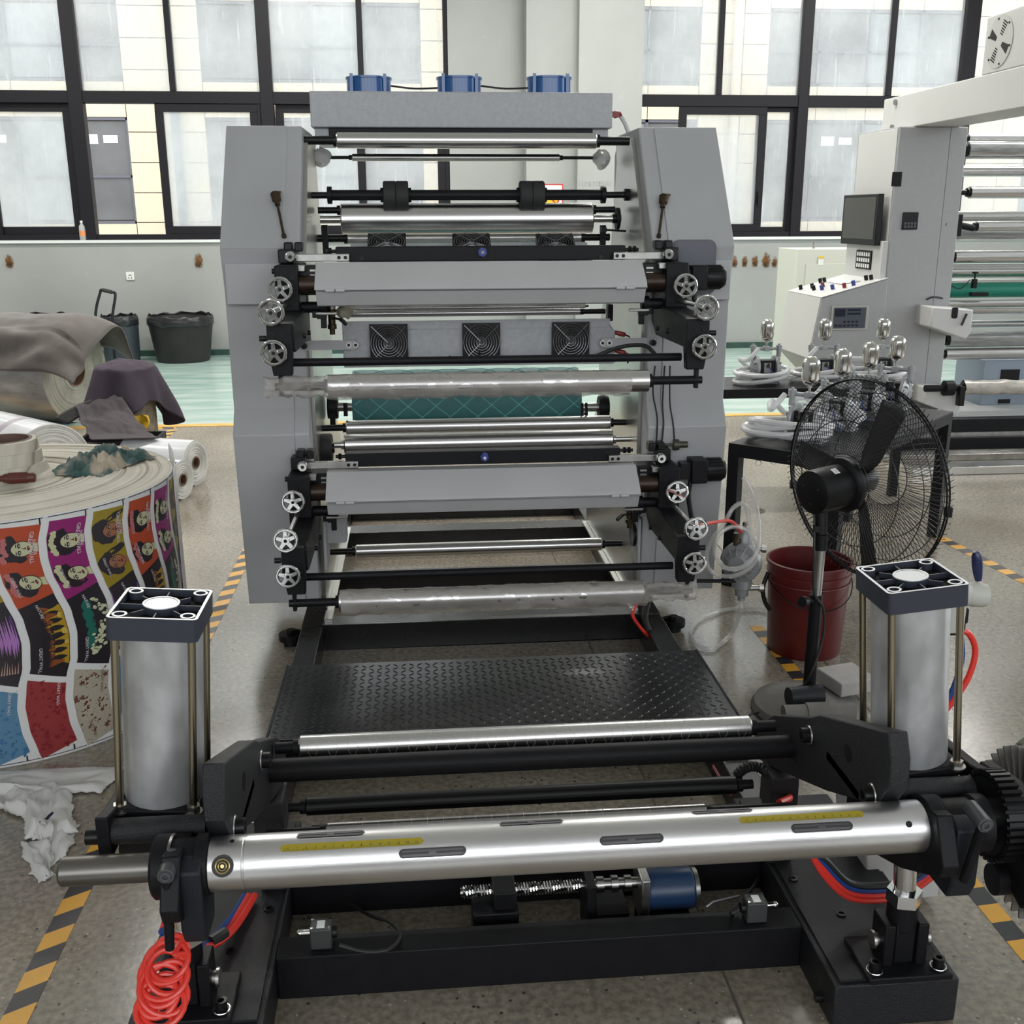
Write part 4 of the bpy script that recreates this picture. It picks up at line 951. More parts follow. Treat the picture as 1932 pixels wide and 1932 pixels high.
# hand valve with blue lever on the right cylinder
p = V((CXR+.115, 1.80, .875))
CXR -= .055
va = part(MB().box((CXR+.05, 1.74, .80), (CXR+.125, 1.81, .893)), 'hand_valve', mat('valve_ivory', (.50, .50, .45), .5), stand, 'ivory hand valve with a blue lever', bev=.004)
part(MB().lathe([(.032, 0), (.030, .02), (.022, .035), (.024, .05), (.022, .07), (0, .07)], (CXR+.118, 1.795, .862), (1, 0, -.12), 20), 'valve_nose', MATS['valve_ivory'], va)
part(MB().cyl((CXR+.085, 1.79, .893), (CXR+.085, 1.79, .903), .014, n=12), 'top_screw', BROWN, va)
l0 = V((CXR+.165, 1.80, .868)); l1 = P(1846, 1095, Y=1.80); l2 = P(1842, 1036, Y=1.80); l0 = P(1847, 1125, Y=1.80)
part(MB().cyl(l0 - V((0, 0, .015)), l1 + (l2-l1)*.2, .0045, n=12), 'lever_stem', CHROME, va)
part(MB().lathe([(.006, 0), (.0085, .012), (.010, .03), (.0095, .05), (.006, .058), (0, .06)], l1, l2-l1, 18), 'lever_grip', mat('navy_grip', (.012, .016, .07), .3), va)
e1 = P(1815, 1160, Y=1.78)
part(MB().bc(e1, (.018, .02, .03)).cyl(e1, e1 - V((0, 0, .03)), .009, n=12), 'elbow_fitting', BLACKG, va, bev=.003)
part(MB().tube(smooth([e1-V((0, 0, .03)), P(1815, 1240, Y=1.78), P(1802, 1290, Y=1.78), P(1788, 1320, Y=1.78)], 8), .0055, 8), 'air_tube', BLUE, stand, 'blue air tube')
e2 = P(1803, 1188, Y=1.80); part(MB().cyl(e2-V((.03, 0, 0)), e2+V((.012, 0, 0)), .011, n=12), 'push_fitting', BLACKG, va)
part(MB().tube(smooth([e2, P(1828, 1196, Y=1.80), P(1840, 1230, Y=1.80), P(1826, 1280, Y=1.80), P(1796, 1325, Y=1.80), P(1776, 1350, Y=1.80)], 8), .006, 8), 'air_tube', RED, stand, 'red air tube')
part(MB().tube(smooth([P(1780, 1200, Y=1.80), P(1786, 1250, Y=1.80), P(1776, 1340, Y=1.8)], 6), .006, 8), 'air_tube', RED, stand, 'red air tube')

# ---- guide rollers
def groll(l, r, rpx, Y, sl, sr, sp_, m_, n='guide_roller', shm=BLACK, par=stand):
    return roller(l, r, rpx, Y, sl, sr, sp_, m_, shm, n, 48, True, par)
o, mid, R = groll((565, 1412), (1415, 1369), 22, 2.05, 520, 1462, 11, STEEL)
q = MB()
x = P(565, 1412, Y=2.05).x + .03
k = 0
while x < P(1410, 1369, Y=2.05).x:
    for t in (0, 1):
        pts = []
        for j in range(9):
            a = PI*.55 + j*PI*.085; pts.append((x + (.010 if t else -.010)*math.sin(j*PI/8), 2.05 + (R+.0001)*math.cos(a), mid.z + (R+.0001)*math.sin(a)))
        q.tube(pts, .00035, 4, caps=False)
    x += .042
part(q, 'grip_groove', mat('groove_bright', (.55, .54, .53), .4, .5), o, kind='stuff')
mb = MB(); a, c = P(520, 1462, Y=2.0), P(1440, 1402, Y=2.0); z = (a.z+c.z)/2
part(MB().cyl((-.335, 2.0, z), (.785, 2.0, z), 22/ppm((.2, 2.0, z)), n=36), 'tie_tube', BLACK, stand)
o, mid, R = groll((577, 1528), (1390, 1474), 17, 2.1, 545, 1420, 9, BLACKG)
part(MB().cyl((mid.x-.47, 2.04, mid.z-.03), (mid.x+.47, 2.04, mid.z-.03), .016, n=24), 'tie_tube', BLACKG, stand)
o2, mid2, R2 = groll((616, 1572), (1331, 1524), 14, 1.98, 548, 1345, 7, STEEL2)
q = MB(); x = mid2.x - .33
while x < mid2.x + .33:
    q.tube([(x, 1.98 + (R2+.0001)*math.cos(a), mid2.z + (R2+.0001)*math.sin(a)) for a in (1.2, 1.7, 2.2, 2.7)], .0005, 4, caps=False); x += .034
part(q, 'grip_groove', MATS['groove_bright'], o2, kind='stuff')
for px, py, sx in ((520, 1545, -1), (1443, 1490, 1)):
    p = P(px, py, Y=2.1); z = mid.z
    xx = -.352 if sx < 0 else .80
    part(MB().box((xx-.032, 2.06, z-.06), (xx+.032, 2.14, z+.035)).box((xx-.03, 2.07, .1), (xx+.03, 2.13, z-.06)), 'bearing_post', BLACKR, stand, bev=.004)
part(MB().cyl((mid.x-.50, 2.1, mid.z), (mid.x+.51, 2.1, mid.z), .011, n=18), 'roller_axle', BLACKG, stand)
part(MB().cyl((-.345, 1.98, mid2.z), (.79, 1.98, mid2.z), .009, n=18), 'roller_axle', BLACKG, stand)
# ribbed conduit with tubes by the right post
part(MB().tube(smooth([P(1388, 1465, Y=2.12), P(1405, 1450, Y=2.12), P(1428, 1447, Y=2.12), P(1455, 1465, Y=2.1), P(1478, 1500, Y=2.08)], 8), [(.013 if k % 2 else .0105) for k in range(33)], 10), 'ribbed_conduit', CABLE, stand)
part(MB().tube(smooth([P(1478, 1500, Y=2.08), P(1490, 1505, Y=2.05), P(1470, 1515, Y=2.0)], 6), .008, 8), 'air_tube', RED, stand, 'red air tube')
part(MB().tube(smooth([P(1345, 1445, Z=.12), P(1360, 1470, Z=.11), P(1380, 1500, Z=.1)], 5), .004, 6), 'wire', mat('dark_red_wire', (.2, .03, .03), .5), stand)

# ---- lateral drive under the shaft: screw, blocks, blue motor
zq = .115
part(MB().cyl((.06, 2.01, zq), (.34, 2.01, zq), .010, n=16), 'lead_screw', STEEL2, stand)
pts = []
for k in range(420): pts.append((.065 + .265*k/420, 2.01 + .0125*math.cos(k*.62), zq + .0125*math.sin(k*.62)))
part(MB().tube(pts, .0023, 5), 'thread', CHROME, stand)
part(MB().box((.085, 1.955, .0), (.185, 2.06, .095)).box((.13, 1.965, .095), (.18, 2.055, .138)), 'nut_block', BLACK, stand, bev=.003)
part(MB().box((.335, 1.96, .0), (.355, 2.06, .145)).box((.355, 1.96, .0), (.43, 2.06, .075)), 'bearing_block', BLACK, stand, bev=.003)
part(MB().cyl((.355, 2.01, zq), (.455, 2.01, zq), .013, n=18).cyl((.362, 2.01, zq), (.378, 2.01, zq), .018, n=18).cyl((.395, 2.01, zq), (.41, 2.01, zq), .019, n=18).cyl((.425, 2.01, zq), (.44, 2.01, zq), .018, n=18), 'coupling', STEEL2, stand)
mo = part(MB().lathe([(0, .475), (.043, .475), (.046, .48), (.046, .575), (.042, .58), (0, .58)], (0, 2.01, zq-.02), (1, 0, 0), 36), 'drive_motor', mat('motor_navy', (.012, .035, .09), .35), stand, 'dark blue drive motor')
part(MB().lathe([(0, .58), (.044, .58), (.042, .59), (0, .59)], (0, 2.01, zq-.02), (1, 0, 0), 36), 'motor_end', BRUSH, mo); part(MB().box((.455, 1.962, .04), (.475, 2.058, .15)), 'motor_flange', BRUSH, mo, bev=.003); part(MB().box((.46, 1.97, 0), (.57, 2.05, .05)), 'motor_foot', BLACK, mo)
part(MB().tube([P(1332, 1712, Z=.13), P(1345, 1702, Z=.13), P(1395, 1690, Z=.13)], .003, 6), 'wire_tie', CHROMEW, mo)
# limit switches on the front beam
for (px, py), sx in (((604, 1782), -1), ((1424, 1712), 1)):
    p = P(px, py, Z=.125); p = V((p.x, 1.885, .1))
    sw = part(MB().bc(p + V((0, 0, .024)), (.044, .038, .048)), 'limit_switch', mat('switch_grey', (.06, .065, .065), .45, .3), stand, 'small grey limit switch', bev=.003)
    part(MB().bc(p + V((0, -.002, .049)), (.016, .022, .002)), 'switch_label', PAPER, sw)
    q = MB()
    for kx in (-.018, .018):
        for ky in (-.014, .014): q.cyl(p + V((kx, ky, .047)), p + V((kx, ky, .0505)), .003, n=10)
    part(q, 'screw', CHROME, sw)
    part(MB().cyl(p + V((sx*.022, 0, .03)), p + V((sx*.042, 0, .03)), .006, n=12).ell(p + V((sx*.044, 0, .03)), .007), 'plunger', CHROME, sw)
    part(MB().cyl(p + V((-sx*.02, 0, .028)), p + V((-sx*.032, 0, .028)), .012, n=14), 'cable_gland', BLACKG, sw)
part(MB().tube(smooth([P(640, 1783, Z=.125), P(690, 1795, Z=.11), P(735, 1790, Z=.11), P(755, 1765, Z=.1), P(735, 1740, Z=.06), P(700, 1728, Z=.03), P(665, 1708, Z=.02), P(650, 1692, Z=.02)], 8), .004, 8), 'switch_cable', CABLE, stand)
part(MB().tube(smooth([P(1395, 1715, Z=.125), P(1380, 1720, Z=.11), P(1425, 1668, Z=.05), P(1430, 1640, Z=.03)], 8), .004, 8), 'switch_cable', CABLE, stand)

# ---- shaft chucks, brake and gear
SY, SZ = 1.55, .525
def chuck(x0, x1, s):
    c = part(MB().lathe([(.02, x0), (.052, x0), (.054, x0+.004), (.054, x1-.004), (.052, x1), (.02, x1)], (0, SY, SZ), (1, 0, 0), 40, True), 'safety_chuck', CASTG, stand, bev=.0)
    return c
for s, xs in ((-1, (-.452, -.425, -.385, -.362)), (1, (.846, .880, .935, .96))):
    c = part(MB().lathe([(.0, xs[0]), (.047, xs[0]), (.052, xs[0]+.005), (.052, xs[1]), (.044, xs[1]+.003), (.044, xs[2]), (.050, xs[2]+.003), (.050, xs[3]), (0, xs[3])], (0, SY, SZ), (1, 0, 0), 44), 'safety_chuck', BLACK, stand)
    part(MB().torus((xs[0]+.028, SY, SZ), (1, 0, 0), .048, .004, 36, 6), 'chuck_ring', BRUSH, c)
    xm = (xs[1]+xs[2])/2 + (-.004 if s > 0 else .018)
    part(MB().prism([(SY-.058, SZ+.022), (SY-.058, SZ-.085), (SY-.045, SZ-.115), (SY+.02, SZ-.115), (SY+.04, SZ-.05), (SY+.03, SZ+.03), (SY-.03, SZ+.035)], 'x', xm-.019, xm+(.019 if s < 0 else .026)), 'saddle', CASTG, c, bev=.004)
    hp = P(313, 1652, Y=SY-.07) if s < 0 else P(1858, 1556, Y=SY-.09)
    part(MB().cyl(hp + V((0, .05, .004)), hp - V((0, .004, 0)), .0135, n=20).lathe([(.004, 0), (.009, 0), (.009, .004), (.004, .004)], hp - V((0, .007, 0)), (0, 1, 0), 14, True), 'clamp_knob', mat('handle_grey', (.06, .065, .07), .4), c, bev=.001)
    l0 = hp + V((0, .006, -.012)); l1 = hp + (V((-.006, .0, -.135)) if s < 0 else V((-.012, .02, -.12)))
    part(MB().tube([l0, (l0+l1)/2, l1], [.010, .0085, .0075], 10), 'clamp_handle', BLACK, c)
gx = .995
gp = MB()
for k in range(36):
    t = 2*PI*k/36; gp.bc((gx, SY+.02+.075*math.cos(t), SZ+.0+.075*math.sin(t)), (.036, .012, .007), RX(t))
gp.cyl((gx-.018, SY+.02, SZ), (gx+.018, SY+.02, SZ), .072, n=36)
ge = part(gp, 'drive_gear', BLACKG, stand)
part(MB().cyl((.955, SY+.02, SZ), (gx, SY+.02, SZ), .03, n=24), 'gear_hub', BRUSH, ge)
part(MB().prism([(1.44, .44), (1.45, .53), (1.58, .585), (1.68, .57), (1.70, .46), (1.5, .38)], 'x', 1.02, 1.045), 'brake_bracket', BLACK, stand, bev=.004)
bc_ = V((1.12, 1.63, .44)); R = .165
FIN = mat('fin_alloy', (.34, .33, .31), .45, .7, var=.25, scale=20)
br = part(MB().cyl(bc_, bc_ + V((.03, 0, 0)), .15, n=56), 'brake_disc', FIN, stand, 'grey finned brake disc')
q = MB()
for k in range(40):
    t = 2*PI*k/40
    q.bc(bc_ + V((-.013, .118*math.cos(t), .118*math.sin(t))), (.03, .09, .0045), RX(t))
part(q, 'cooling_fin', FIN, br, kind='stuff')
part(MB().torus(bc_ + V((-.01, 0, 0)), (1, 0, 0), .07, .006, 40, 8).cyl(bc_ - V((.03, 0, 0)), bc_, .065, n=36), 'inner_ring', CASTG, br)
part(MB().lathe([(.15, .03), (.182, .03), (.186, .036), (.186, .085), (.15, .085)], bc_, (1, 0, 0), 56, True), 'brake_housing', mat('pale_green_alloy', (.40, .44, .34), .4), br, 'pale green brake housing')
for k in range(6):
    t = 2*PI*k/6 + .7; bolt(bc_ + V((.03, .168*math.cos(t), .168*math.sin(t))), (-1, 0, 0), br, .008, .004); bolt(bc_ + V((0, .142*math.cos(t+.3), .142*math.sin(t+.3))), (-1, 0, 0), br, .009, .012, m_=BRASS)
part(MB().cyl((1.0, 1.56, .40), (1.25, 1.56, .40), .028, n=24), 'brake_shaft', BLACK, stand)

# ---- white control box behind the right rod
jb = part(MB().prism([(1.00, .02), (1.17, .02), (1.17, .27), (.97, .27)], 'y', 2.02, 2.20), 'junction_box', mat('box_white', (.52, .52, .51), .5), stand, 'pale grey control box', bev=.005)
for k, (m_, dz) in enumerate(((RED, 0), (BLUE, .012), (CABLE, .022), (RED, -.012))):
    part(MB().tube(smooth([P(1532, 1605+k*2, Y=1.86), P(1555, 1640, Y=1.86) + V((0, 0, dz)), P(1600, 1682, Y=1.86) + V((0, 0, dz)), P(1660, 1688, Y=1.86) + V((0, 0, dz)), P(1715, 1675, Y=1.86) + V((0, 0, dz)), P(1765, 1640, Y=1.86) + V((0, 0, dz))], 8), .0075, 8), 'air_tube', m_, stand)
# tubes on the left beam and the red coil
for k, (m_, o_) in enumerate(((RED, 0), (RED, .012), (BLUE, -.010))):
    part(MB().tube(smooth([P(470, 1690, Z=.12) + V((o_, 0, 0)), P(450, 1725, Z=.125) + V((o_, 0, .0)), P(425, 1762, Z=.13) + V((o_, 0, k*.004)), P(395, 1785, Z=.14) + V((o_*.6, 0, .002*k)), P(362, 1795, Z=.15) + V((0, o_, 0)), P(330, 1780, Z=.2) + V((0, o_, 0)), P(308, 1750, Z=.26) + V((0, o_, 0))], 8), .0075, 8), 'air_tube', m_, stand)
part(MB().tube([P(398, 1777, Z=.147), P(412, 1768, Z=.147), P(424, 1760, Z=.143)], .0125, 10), 'tube_joiner', CABLE, stand)
# ---- air shaft lying in the chucks
AX0, AX1, AR = -.362, .847, .0445
ash = thing('air_shaft', 'long silver expanding air shaft with slotted keys and yellow scales lying across the stand', 'shaft', ((AX0+AX1)/2, SY, SZ-AR))
body = MB().lathe([(0, AX0), (AR-.002, AX0), (AR, AX0+.002), (AR, AX0+.055), (AR-.0008, AX0+.056), (AR-.0008, AX0+.058), (AR, AX0+.059), (AR, AX1-.002), (AR-.002, AX1), (0, AX1)], (0, SY, SZ), (1, 0, 0), 72)
bo = part(body, 'body', SHAFT, ash)
part(MB().lathe([(0, -.602), (.021, -.602), (.024, -.598), (.024, -.452), (0, -.452)], (0, SY, SZ), (1, 0, 0), 40), 'stub_axle', mat('grey_axle', (.20, .19, .175), .34, .9, var=.2, scale=6, stretch=(1, 8, 8)), ash)
def on_shaft(px, py):
    """point on the shaft's skin under a place of the photograph -> x, angle"""
    d = ray(px, py); ex = (0, 0, EYE)
    a = d.y*d.y + d.z*d.z; b_ = 2*((0-SY)*d.y + (EYE-SZ)*d.z); c_ = SY*SY + (EYE-SZ)**2 - AR*AR
    t = (-b_ - math.sqrt(max(0, b_*b_-4*a*c_)))/(2*a); q = V((0, 0, EYE)) + t*d
    return q.x, math.atan2(q.z-SZ, q.y-SY)
def patch(x0, x1, ang, half, r, n=8, rnd=True):
    """rounded strip lying on the shaft between x0 and x1"""
    def fn(u, v):
        x = x0 + (x1-x0)*u; e = min(x-x0, x1-x)/half; k = math.sqrt(max(0, 1-(1-min(e, 1))**2)) if rnd else 1
        t = ang + (2*v-1)*k*half/AR; return V((x, SY + r*math.cos(t), SZ + r*math.sin(t)))
    return fn
KEYD = mat('key_dark', (.03, .028, .03), .5)
for (l, r) in (((560, 1578), (688, 1571)), ((752, 1611), (880, 1605)), ((942, 1555), (1062, 1549)), ((1131, 1587), (1252, 1581)), ((1305, 1534), (1418, 1527)), ((1492, 1564), (1609, 1557))):
    xa, aa = on_shaft(*l); xb, ab = on_shaft(*r); an = (aa+ab)/2
    q = MB().surf(patch(xa, xb, an, .0078, AR+.0003), 36, 4)
    kp = part(q, 'key_slot', KEYD, bo, ang=80)
    ks = MB()
    for f in (-.5, .5):
        ks.surf(patch(xa+.004, xb-.004, an + f*.0068/AR, .0017, AR+.0009), 30, 3)
    ks.surf(patch((xa+xb)/2-.006, (xa+xb)/2+.006, an, .005, AR+.0012, rnd=False), 4, 4)
    part(ks, 'key_strip', mat('key_steel', (.10, .095, .10), .45, .6), bo, ang=80)
    rim = []
    for k in range(40):
        t = 2*PI*k/40; L_ = (xb-xa)/2 - .0078
        x = (xa+xb)/2 + (L_ if math.cos(t) > 0 else -L_) + .0078*math.cos(t); a2 = an + .0078*math.sin(t)/AR
        rim.append((x, SY + (AR+.0004)*math.cos(a2), SZ + (AR+.0004)*math.sin(a2)))
    part(MB().tube(rim, .0007, 5, closed=True), 'slot_edge', CHROME, bo)
YEL = mat('scale_yellow', (.34, .27, .015), .45)
for (l, r), d in ((((527, 1602), (800, 1585)), 1), (((1394, 1548), (1630, 1534)), -1)):
    xa, aa = on_shaft(*l); xb, ab = on_shaft(*r); an = (aa+ab)/2
    sc = part(MB().surf(patch(xa, xb, an, .0062, AR+.0004), 50, 4), 'scale', YEL, bo, 'yellow inset measuring scale', ang=80)
    tk = MB(); k = 0; x = xa + .008
    while x < xb - .006:
        h = .0022 if k % 5 else .004
        tk.surf(lambda u, v: V((x + (u-.5)*.0006, SY + (AR+.0006)*math.cos(an+(.0055-h*v)/AR), SZ + (AR+.0006)*math.sin(an+(.0055-h*v)/AR))), 1, 2)
        x += .0031; k += 1
    num = 0; x = xa + .014
    while x < xb - .012:
        tm = text_mesh(str((num if d > 0 else 17-num)), .0055, 0)
        tm.v = [V((x + v.x, SY + (AR+.0007)*math.cos(an + (v.y-.0015)/AR*-1), SZ + (AR+.0007)*math.sin(an + (v.y-.0015)/AR*-1))) for v in tm.v]
        tk.add(tm.v, tm.f); x += .0148; num += 1
    part(tk, 'scale_marks', KEYD, bo, ang=80)
for (px, py), r in (((438, 1587), .0038), ((1715, 1555), .0055)):
    x, a_ = on_shaft(px, py); c_ = V((x, SY+AR*math.cos(a_), SZ+AR*math.sin(a_))); d = V((0, math.cos(a_), math.sin(a_)))
    part(MB().cyl(c_-d*.002, c_+d*.0006, r, n=18), 'hole', BLACKG, bo)
x, a_ = on_shaft(420, 1634); c_ = V((x, SY+AR*math.cos(a_), SZ+AR*math.sin(a_))); d = V((0, math.cos(a_), math.sin(a_)))
vv = part(MB().cyl(c_-d*.004, c_+d*.0012, .0175, n=26), 'air_valve', BLACKG, bo)
part(MB().torus(c_+d*.002, d, .011, .0018, 26, 8).torus(c_+d*.003, d, .0065, .0014, 22, 8).cyl(c_, c_+d*.004, .003, n=12), 'valve_ring', mat('valve_brass', (.45, .36, .16), .3, 1), bo)
# ---- red coiled hose hanging by the left chuck
ch = []
c0, c1 = P(318, 1800, Y=1.56), P(300, 1910, Y=1.50)
n = 9*22
for k in range(n+1):
    f = k/n; c_ = c0 + (c1-c0)*f; t = 2*PI*9*f + .5*math.sin(f*7)
    rr = .031 + .005*math.sin(f*PI) + .004*math.sin(f*23)
    ch.append(c_ + V((rr*math.cos(t) + .006*math.sin(f*31), rr*.75*math.sin(t), rr*.62*math.sin(t + .25*math.sin(f*17)))))
lead = smooth([P(347, 1768, Y=1.58), P(340, 1780, Y=1.57), P(330, 1800, Y=1.55), ch[0]], 6)
solo(MB().tube(lead[:-1] + ch, .0052, 8), 'coiled_hose', RED, 'bright red coiled air hose hanging beside the left clamp of the stand', 'hose')
# ================================================================ STEP PLATFORM
stp_ = thing('step_platform', 'low black checker plate step between the stand and the press', 'platform', (.225, 2.97, .1))
X0, X1, Y0, Y1, ZP = -.450, .900, 2.70, 3.205, .148
CHK = mat('checker_black', (.022, .022, .024), .24, bump=.12, bscale=60, var=.3, scale=9, spec=.7)
tp = part(MB().box((X0, Y0, ZP-.006), (X1, Y1, ZP)), 'checker_plate', CHK, stp_, bev=.002)
part(MB().box((X0, Y0, .1), (X1, Y0+.006, ZP-.006)).box((X0, Y1-.006, .1), (X1, Y1, ZP-.006)).box((X0, Y0, .1), (X0+.006, Y1, ZP-.006)).box((X1-.006, Y0, .1), (X1, Y1, ZP-.006)), 'skirt', BLACK, stp_)
part(MB().tube([(X0, Y0, ZP), (X0, Y1, ZP)], .004, 6).tube([(X1, Y0, ZP), (X1, Y1, ZP)], .004, 6).tube([(X1-.10, Y0, ZP), (X1-.10, Y1, ZP)], .0016, 5), 'weld_seam', BLACKR, stp_)
q = MB(); iy = 0; y = Y0 + .015
while y < Y1 - .01:
    ix = 0; x = X0 + .018
    while x < X1 - .012:
        right = x > X1-.10
        d = 1 if (ix + iy) % 2 == 0 else -1
        a_ = d*PI/4 if not right else d*PI/4
        c_, s_ = math.cos(a_), math.sin(a_); L_, w_, h_ = .0132, .0040, .0022
        q.add([(x+L_*c_, y+L_*s_, ZP), (x-w_*s_, y+w_*c_, ZP), (x-L_*c_, y-L_*s_, ZP), (x+w_*s_, y-w_*c_, ZP), (x+L_*.5*c_, y+L_*.5*s_, ZP+h_), (x-L_*.5*c_, y-L_*.5*s_, ZP+h_)],
              [(0, 1, 4), (1, 5, 4), (1, 2, 5), (2, 3, 5), (3, 4, 5), (3, 0, 4)])
        x += .0255; ix += 1
    y += .0255; iy += 1
part(q, 'tread_lozenge', CHK, stp_, kind='stuff', ang=20)
# ================================================================ FLOOR TAPES
TYEL = mat('tape_yellow', (.78, .40, .045), .4, var=.12, scale=20); TBLK = mat('tape_black', (.035, .035, .04), .4, var=.3, scale=20)
def tape(p0, p1, w, label, half=.0625, slant=.6, group=None):
    p0, p1 = V((p0[0], p0[1], 0)), V((p1[0], p1[1], 0)); d = (p1-p0); n_ = d.length; d.normalize(); e = V((d.y, -d.x, 0))
    mb = MB(); zt = .0012
    k = 0; t = -w*slant
    while t < n_:
        a0, a1 = max(0, t), min(n_, t+half); b0, b1 = max(0, t + w*slant), min(n_, t+half+w*slant)
        if a1 > a0 or b1 > b0:
            a1 = max(a0, a1); b1 = max(b0, b1); mb.m = k % 2
            q = [p0 + d*a0 - e*w/2, p0 + d*a1 - e*w/2, p0 + d*b1 + e*w/2, p0 + d*b0 + e*w/2]
            mb.add([v + V((0, 0, .0002)) for v in q] + [v + V((0, 0, zt)) for v in q], [(4, 5, 6, 7), (0, 1, 5, 4), (2, 3, 7, 6), (1, 2, 6, 5), (3, 0, 4, 7)])
        t += half; k += 1
    return solo(mb, 'hazard_tape', [TYEL, TBLK], label, 'tape', group)
tape((-.842, 1.2), (-.842, 5.4), .056, 'black and yellow hazard tape on the floor left of the press and stand')
tape((1.287, 1.2), (1.287, 3.75), .052, 'black and yellow hazard tape on the floor right of the press, under the red bucket', slant=.1)
a, c = P(1775, 1015, Z=0), P(1932, 1096, Z=0); d = (c-a); tape(a.xy, (a + d*2).xy, .06, 'hazard tape on the open floor at the far right behind the valve lever', slant=.1)
tape(P(288, 808, Z=0).xy, P(330, 808, Z=0).xy, .05, 'short hazard tape across the floor by the yellow line behind the cloths', .09)
a, c = P(330, 808, Z=0), P(300, 833, Z=0); d = c-a; tape((a + d*.12).xy, (a + d*1.2).xy, .06, 'short slanted hazard tape leading from the yellow line towards the cloths', .07)

# ================================================================ PRINTED ROLL
RC_, RR_, RH_ = V((-1.38, 3.42, 0)), .56, .74
roll_ = thing('printed_roll', 'huge upright roll of film printed with colourful wavy pouch panels', 'roll', RC_)
m, N, L, b = nodes('wound_paper'); tc = N.new('ShaderNodeTexCoord')
sx_ = N.new('ShaderNodeSeparateXYZ'); L.new(tc.outputs['Object'], sx_.inputs[0]); cb_ = N.new('ShaderNodeCombineXYZ'); L.new(sx_.outputs[0], cb_.inputs[0]); L.new(sx_.outputs[1], cb_.inputs[1])
ln_ = N.new('ShaderNodeVectorMath'); ln_.operation = 'LENGTH'; L.new(cb_.outputs[0], ln_.inputs[0])
n1 = N.new('ShaderNodeTexNoise'); n1.noise_dimensions = '1D'; n1.inputs['Scale'].default_value = 55; n1.inputs['Detail'].default_value = 3; L.new(ln_.outputs['Value'], n1.inputs['W'])
rc_ = ramp(n1.outputs['Fac'], [(.36, (.33, .29, .22)), (.43, (.55, .51, .43)), (.7, (.66, .62, .54))])
L.new(mix(rc_, ramp(noise(9, 5), [(.3, (.86, .85, .82)), (.7, (1, 1, 1))]), 1.0, 'MULTIPLY'), b.inputs['Base Color']); b.inputs['Roughness'].default_value = .7
WIND = m
PRWHITE = mat('print_white', (.66, .66, .655), .4, var=.04, scale=3)
prof = [(RR_-.004, 0), (RR_, .004), (RR_, RH_-.003), (RR_-.003, RH_)]
part(MB().lathe(prof, RC_, (0, 0, 1), 120), 'film_side', PRWHITE, roll_)
random.seed(3)
tp_ = []; r = RR_-.003; z = RH_
while r > .15:
    z = RH_ + .004*math.sin(r*23) + random.uniform(-.003, .003) + (.012*max(0, 1-(r-.15)/.09) if r < .24 else 0)
    tp_ += [(r, z), (r-.0045, z+.0012)]; r -= random.uniform(.006, .02)
part(MB().lathe(tp_, RC_, (0, 0, 1), 96), 'wound_face', WIND, roll_, 'cream end face of wound film layers', ang=12)
co = [(.155, RH_+.0), (.145, RH_+.012), (.125, RH_+.022), (.115, RH_+.05), (.11, RH_+.052), (.107, RH_+.09), (.103, RH_+.092), (.098, RH_+.125), (.084, RH_+.127)]
COFF = RC_ + V((.05, .02, 0))
cr_ = part(MB().lathe(co, COFF, (0, 0, 1), 64), 'raised_layers', WIND, roll_, 'telescoped inner layers', ang=15)
part(MB().lathe([(.085, RH_+.128), (.075, RH_+.128), (.075, RH_-.1), (0, RH_-.1)], COFF, (0, 0, 1), 48), 'core', mat('core_brown', (.13, .075, .055), .7), cr_)
def onroll(th, z, r=0.): t = math.radians(th); return V((RC_.x + (RR_+r)*math.cos(t), RC_.y + (RR_+r)*math.sin(t), z))
WZ = [(.76, 2.2), (.716, 1.0), (.67, -.3), (.617, -.4), (.566, .3), (.512, 2.1), (.445, 4.3), (.376, 5.2), (.30, 4.5), (.246, 2.7), (.177, 1.6), (.105, 2.0), (.036, 3.5), (0, 4.4)]
def wave(z):
    for (z0, a0), (z1, a1) in zip(WZ, WZ[1:]):
        if z <= z0 and z >= z1:
            t = (z0-z)/(z0-z1); t = t*t*(3-2*t)*.35 + t*.65; return a0 + (a1-a0)*t
    return WZ[-1][1]
PW, GAP = 13.45, 2.3
def cell(k, u, z): return -57.7 - PW + GAP + k*PW + wave(z) + u*(PW-GAP)
PC = {}
def pcol(n, c): PC.setdefault(n, mat('print_' + n, c, .38)); return PC[n]
OR, MG, YE = pcol('orange', (.40, .06, .022)), pcol('magenta', (.24, .016, .13)), pcol('yellow', (.27, .195, .012))
INK = pcol('ink', (.016, .012, .016)); SKIN = pcol('cream', (.48, .47, .29)); TAN = pcol('tan', (.30, .12, .06)); PINK = pcol('pink', (.42, .13, .13)); WLET = pcol('lettering', (.62, .58, .62))
VIO = pcol('violet', (.07, .025, .16)); GRN = pcol('green', (.01, .07, .05)); AMB = pcol('amber', (.38, .23, .015)); RUSTY = pcol('rust', (.22, .06, .015)); MOON = pcol('moon', (.50, .52, .34))
PBLU = pcol('blue', (.09, .21, .33)); PRED = pcol('red', (.27, .032, .035)); PBEI = pcol('beige', (.38, .345, .275)); DBLU = pcol('blue_ink', (.04, .14, .3)); DRED = pcol('red_ink', (.2, .012, .02)); DBRN = pcol('brown_ink', (.13, .05, .035)); LIL = pcol('lilac', (.35, .16, .42))
def zlim(k):   # seams between the three prints follow a gentle slant across each strip
    return (lambda u: .722 - .004*u), (lambda u: .480 + .030*u), (lambda u: .281 - .034*u), (lambda u: .262 - .034*u), (lambda u: .008 + .030*u)
def block(k, top, bot, m_, n):
    def fn(u, v):
        z = top(u) + (bot(u)-top(u))*v; return onroll(cell(k, u, z), z, .0006)
    return part(MB().surf(fn, 10, 24), n, m_, roll_, ang=80)
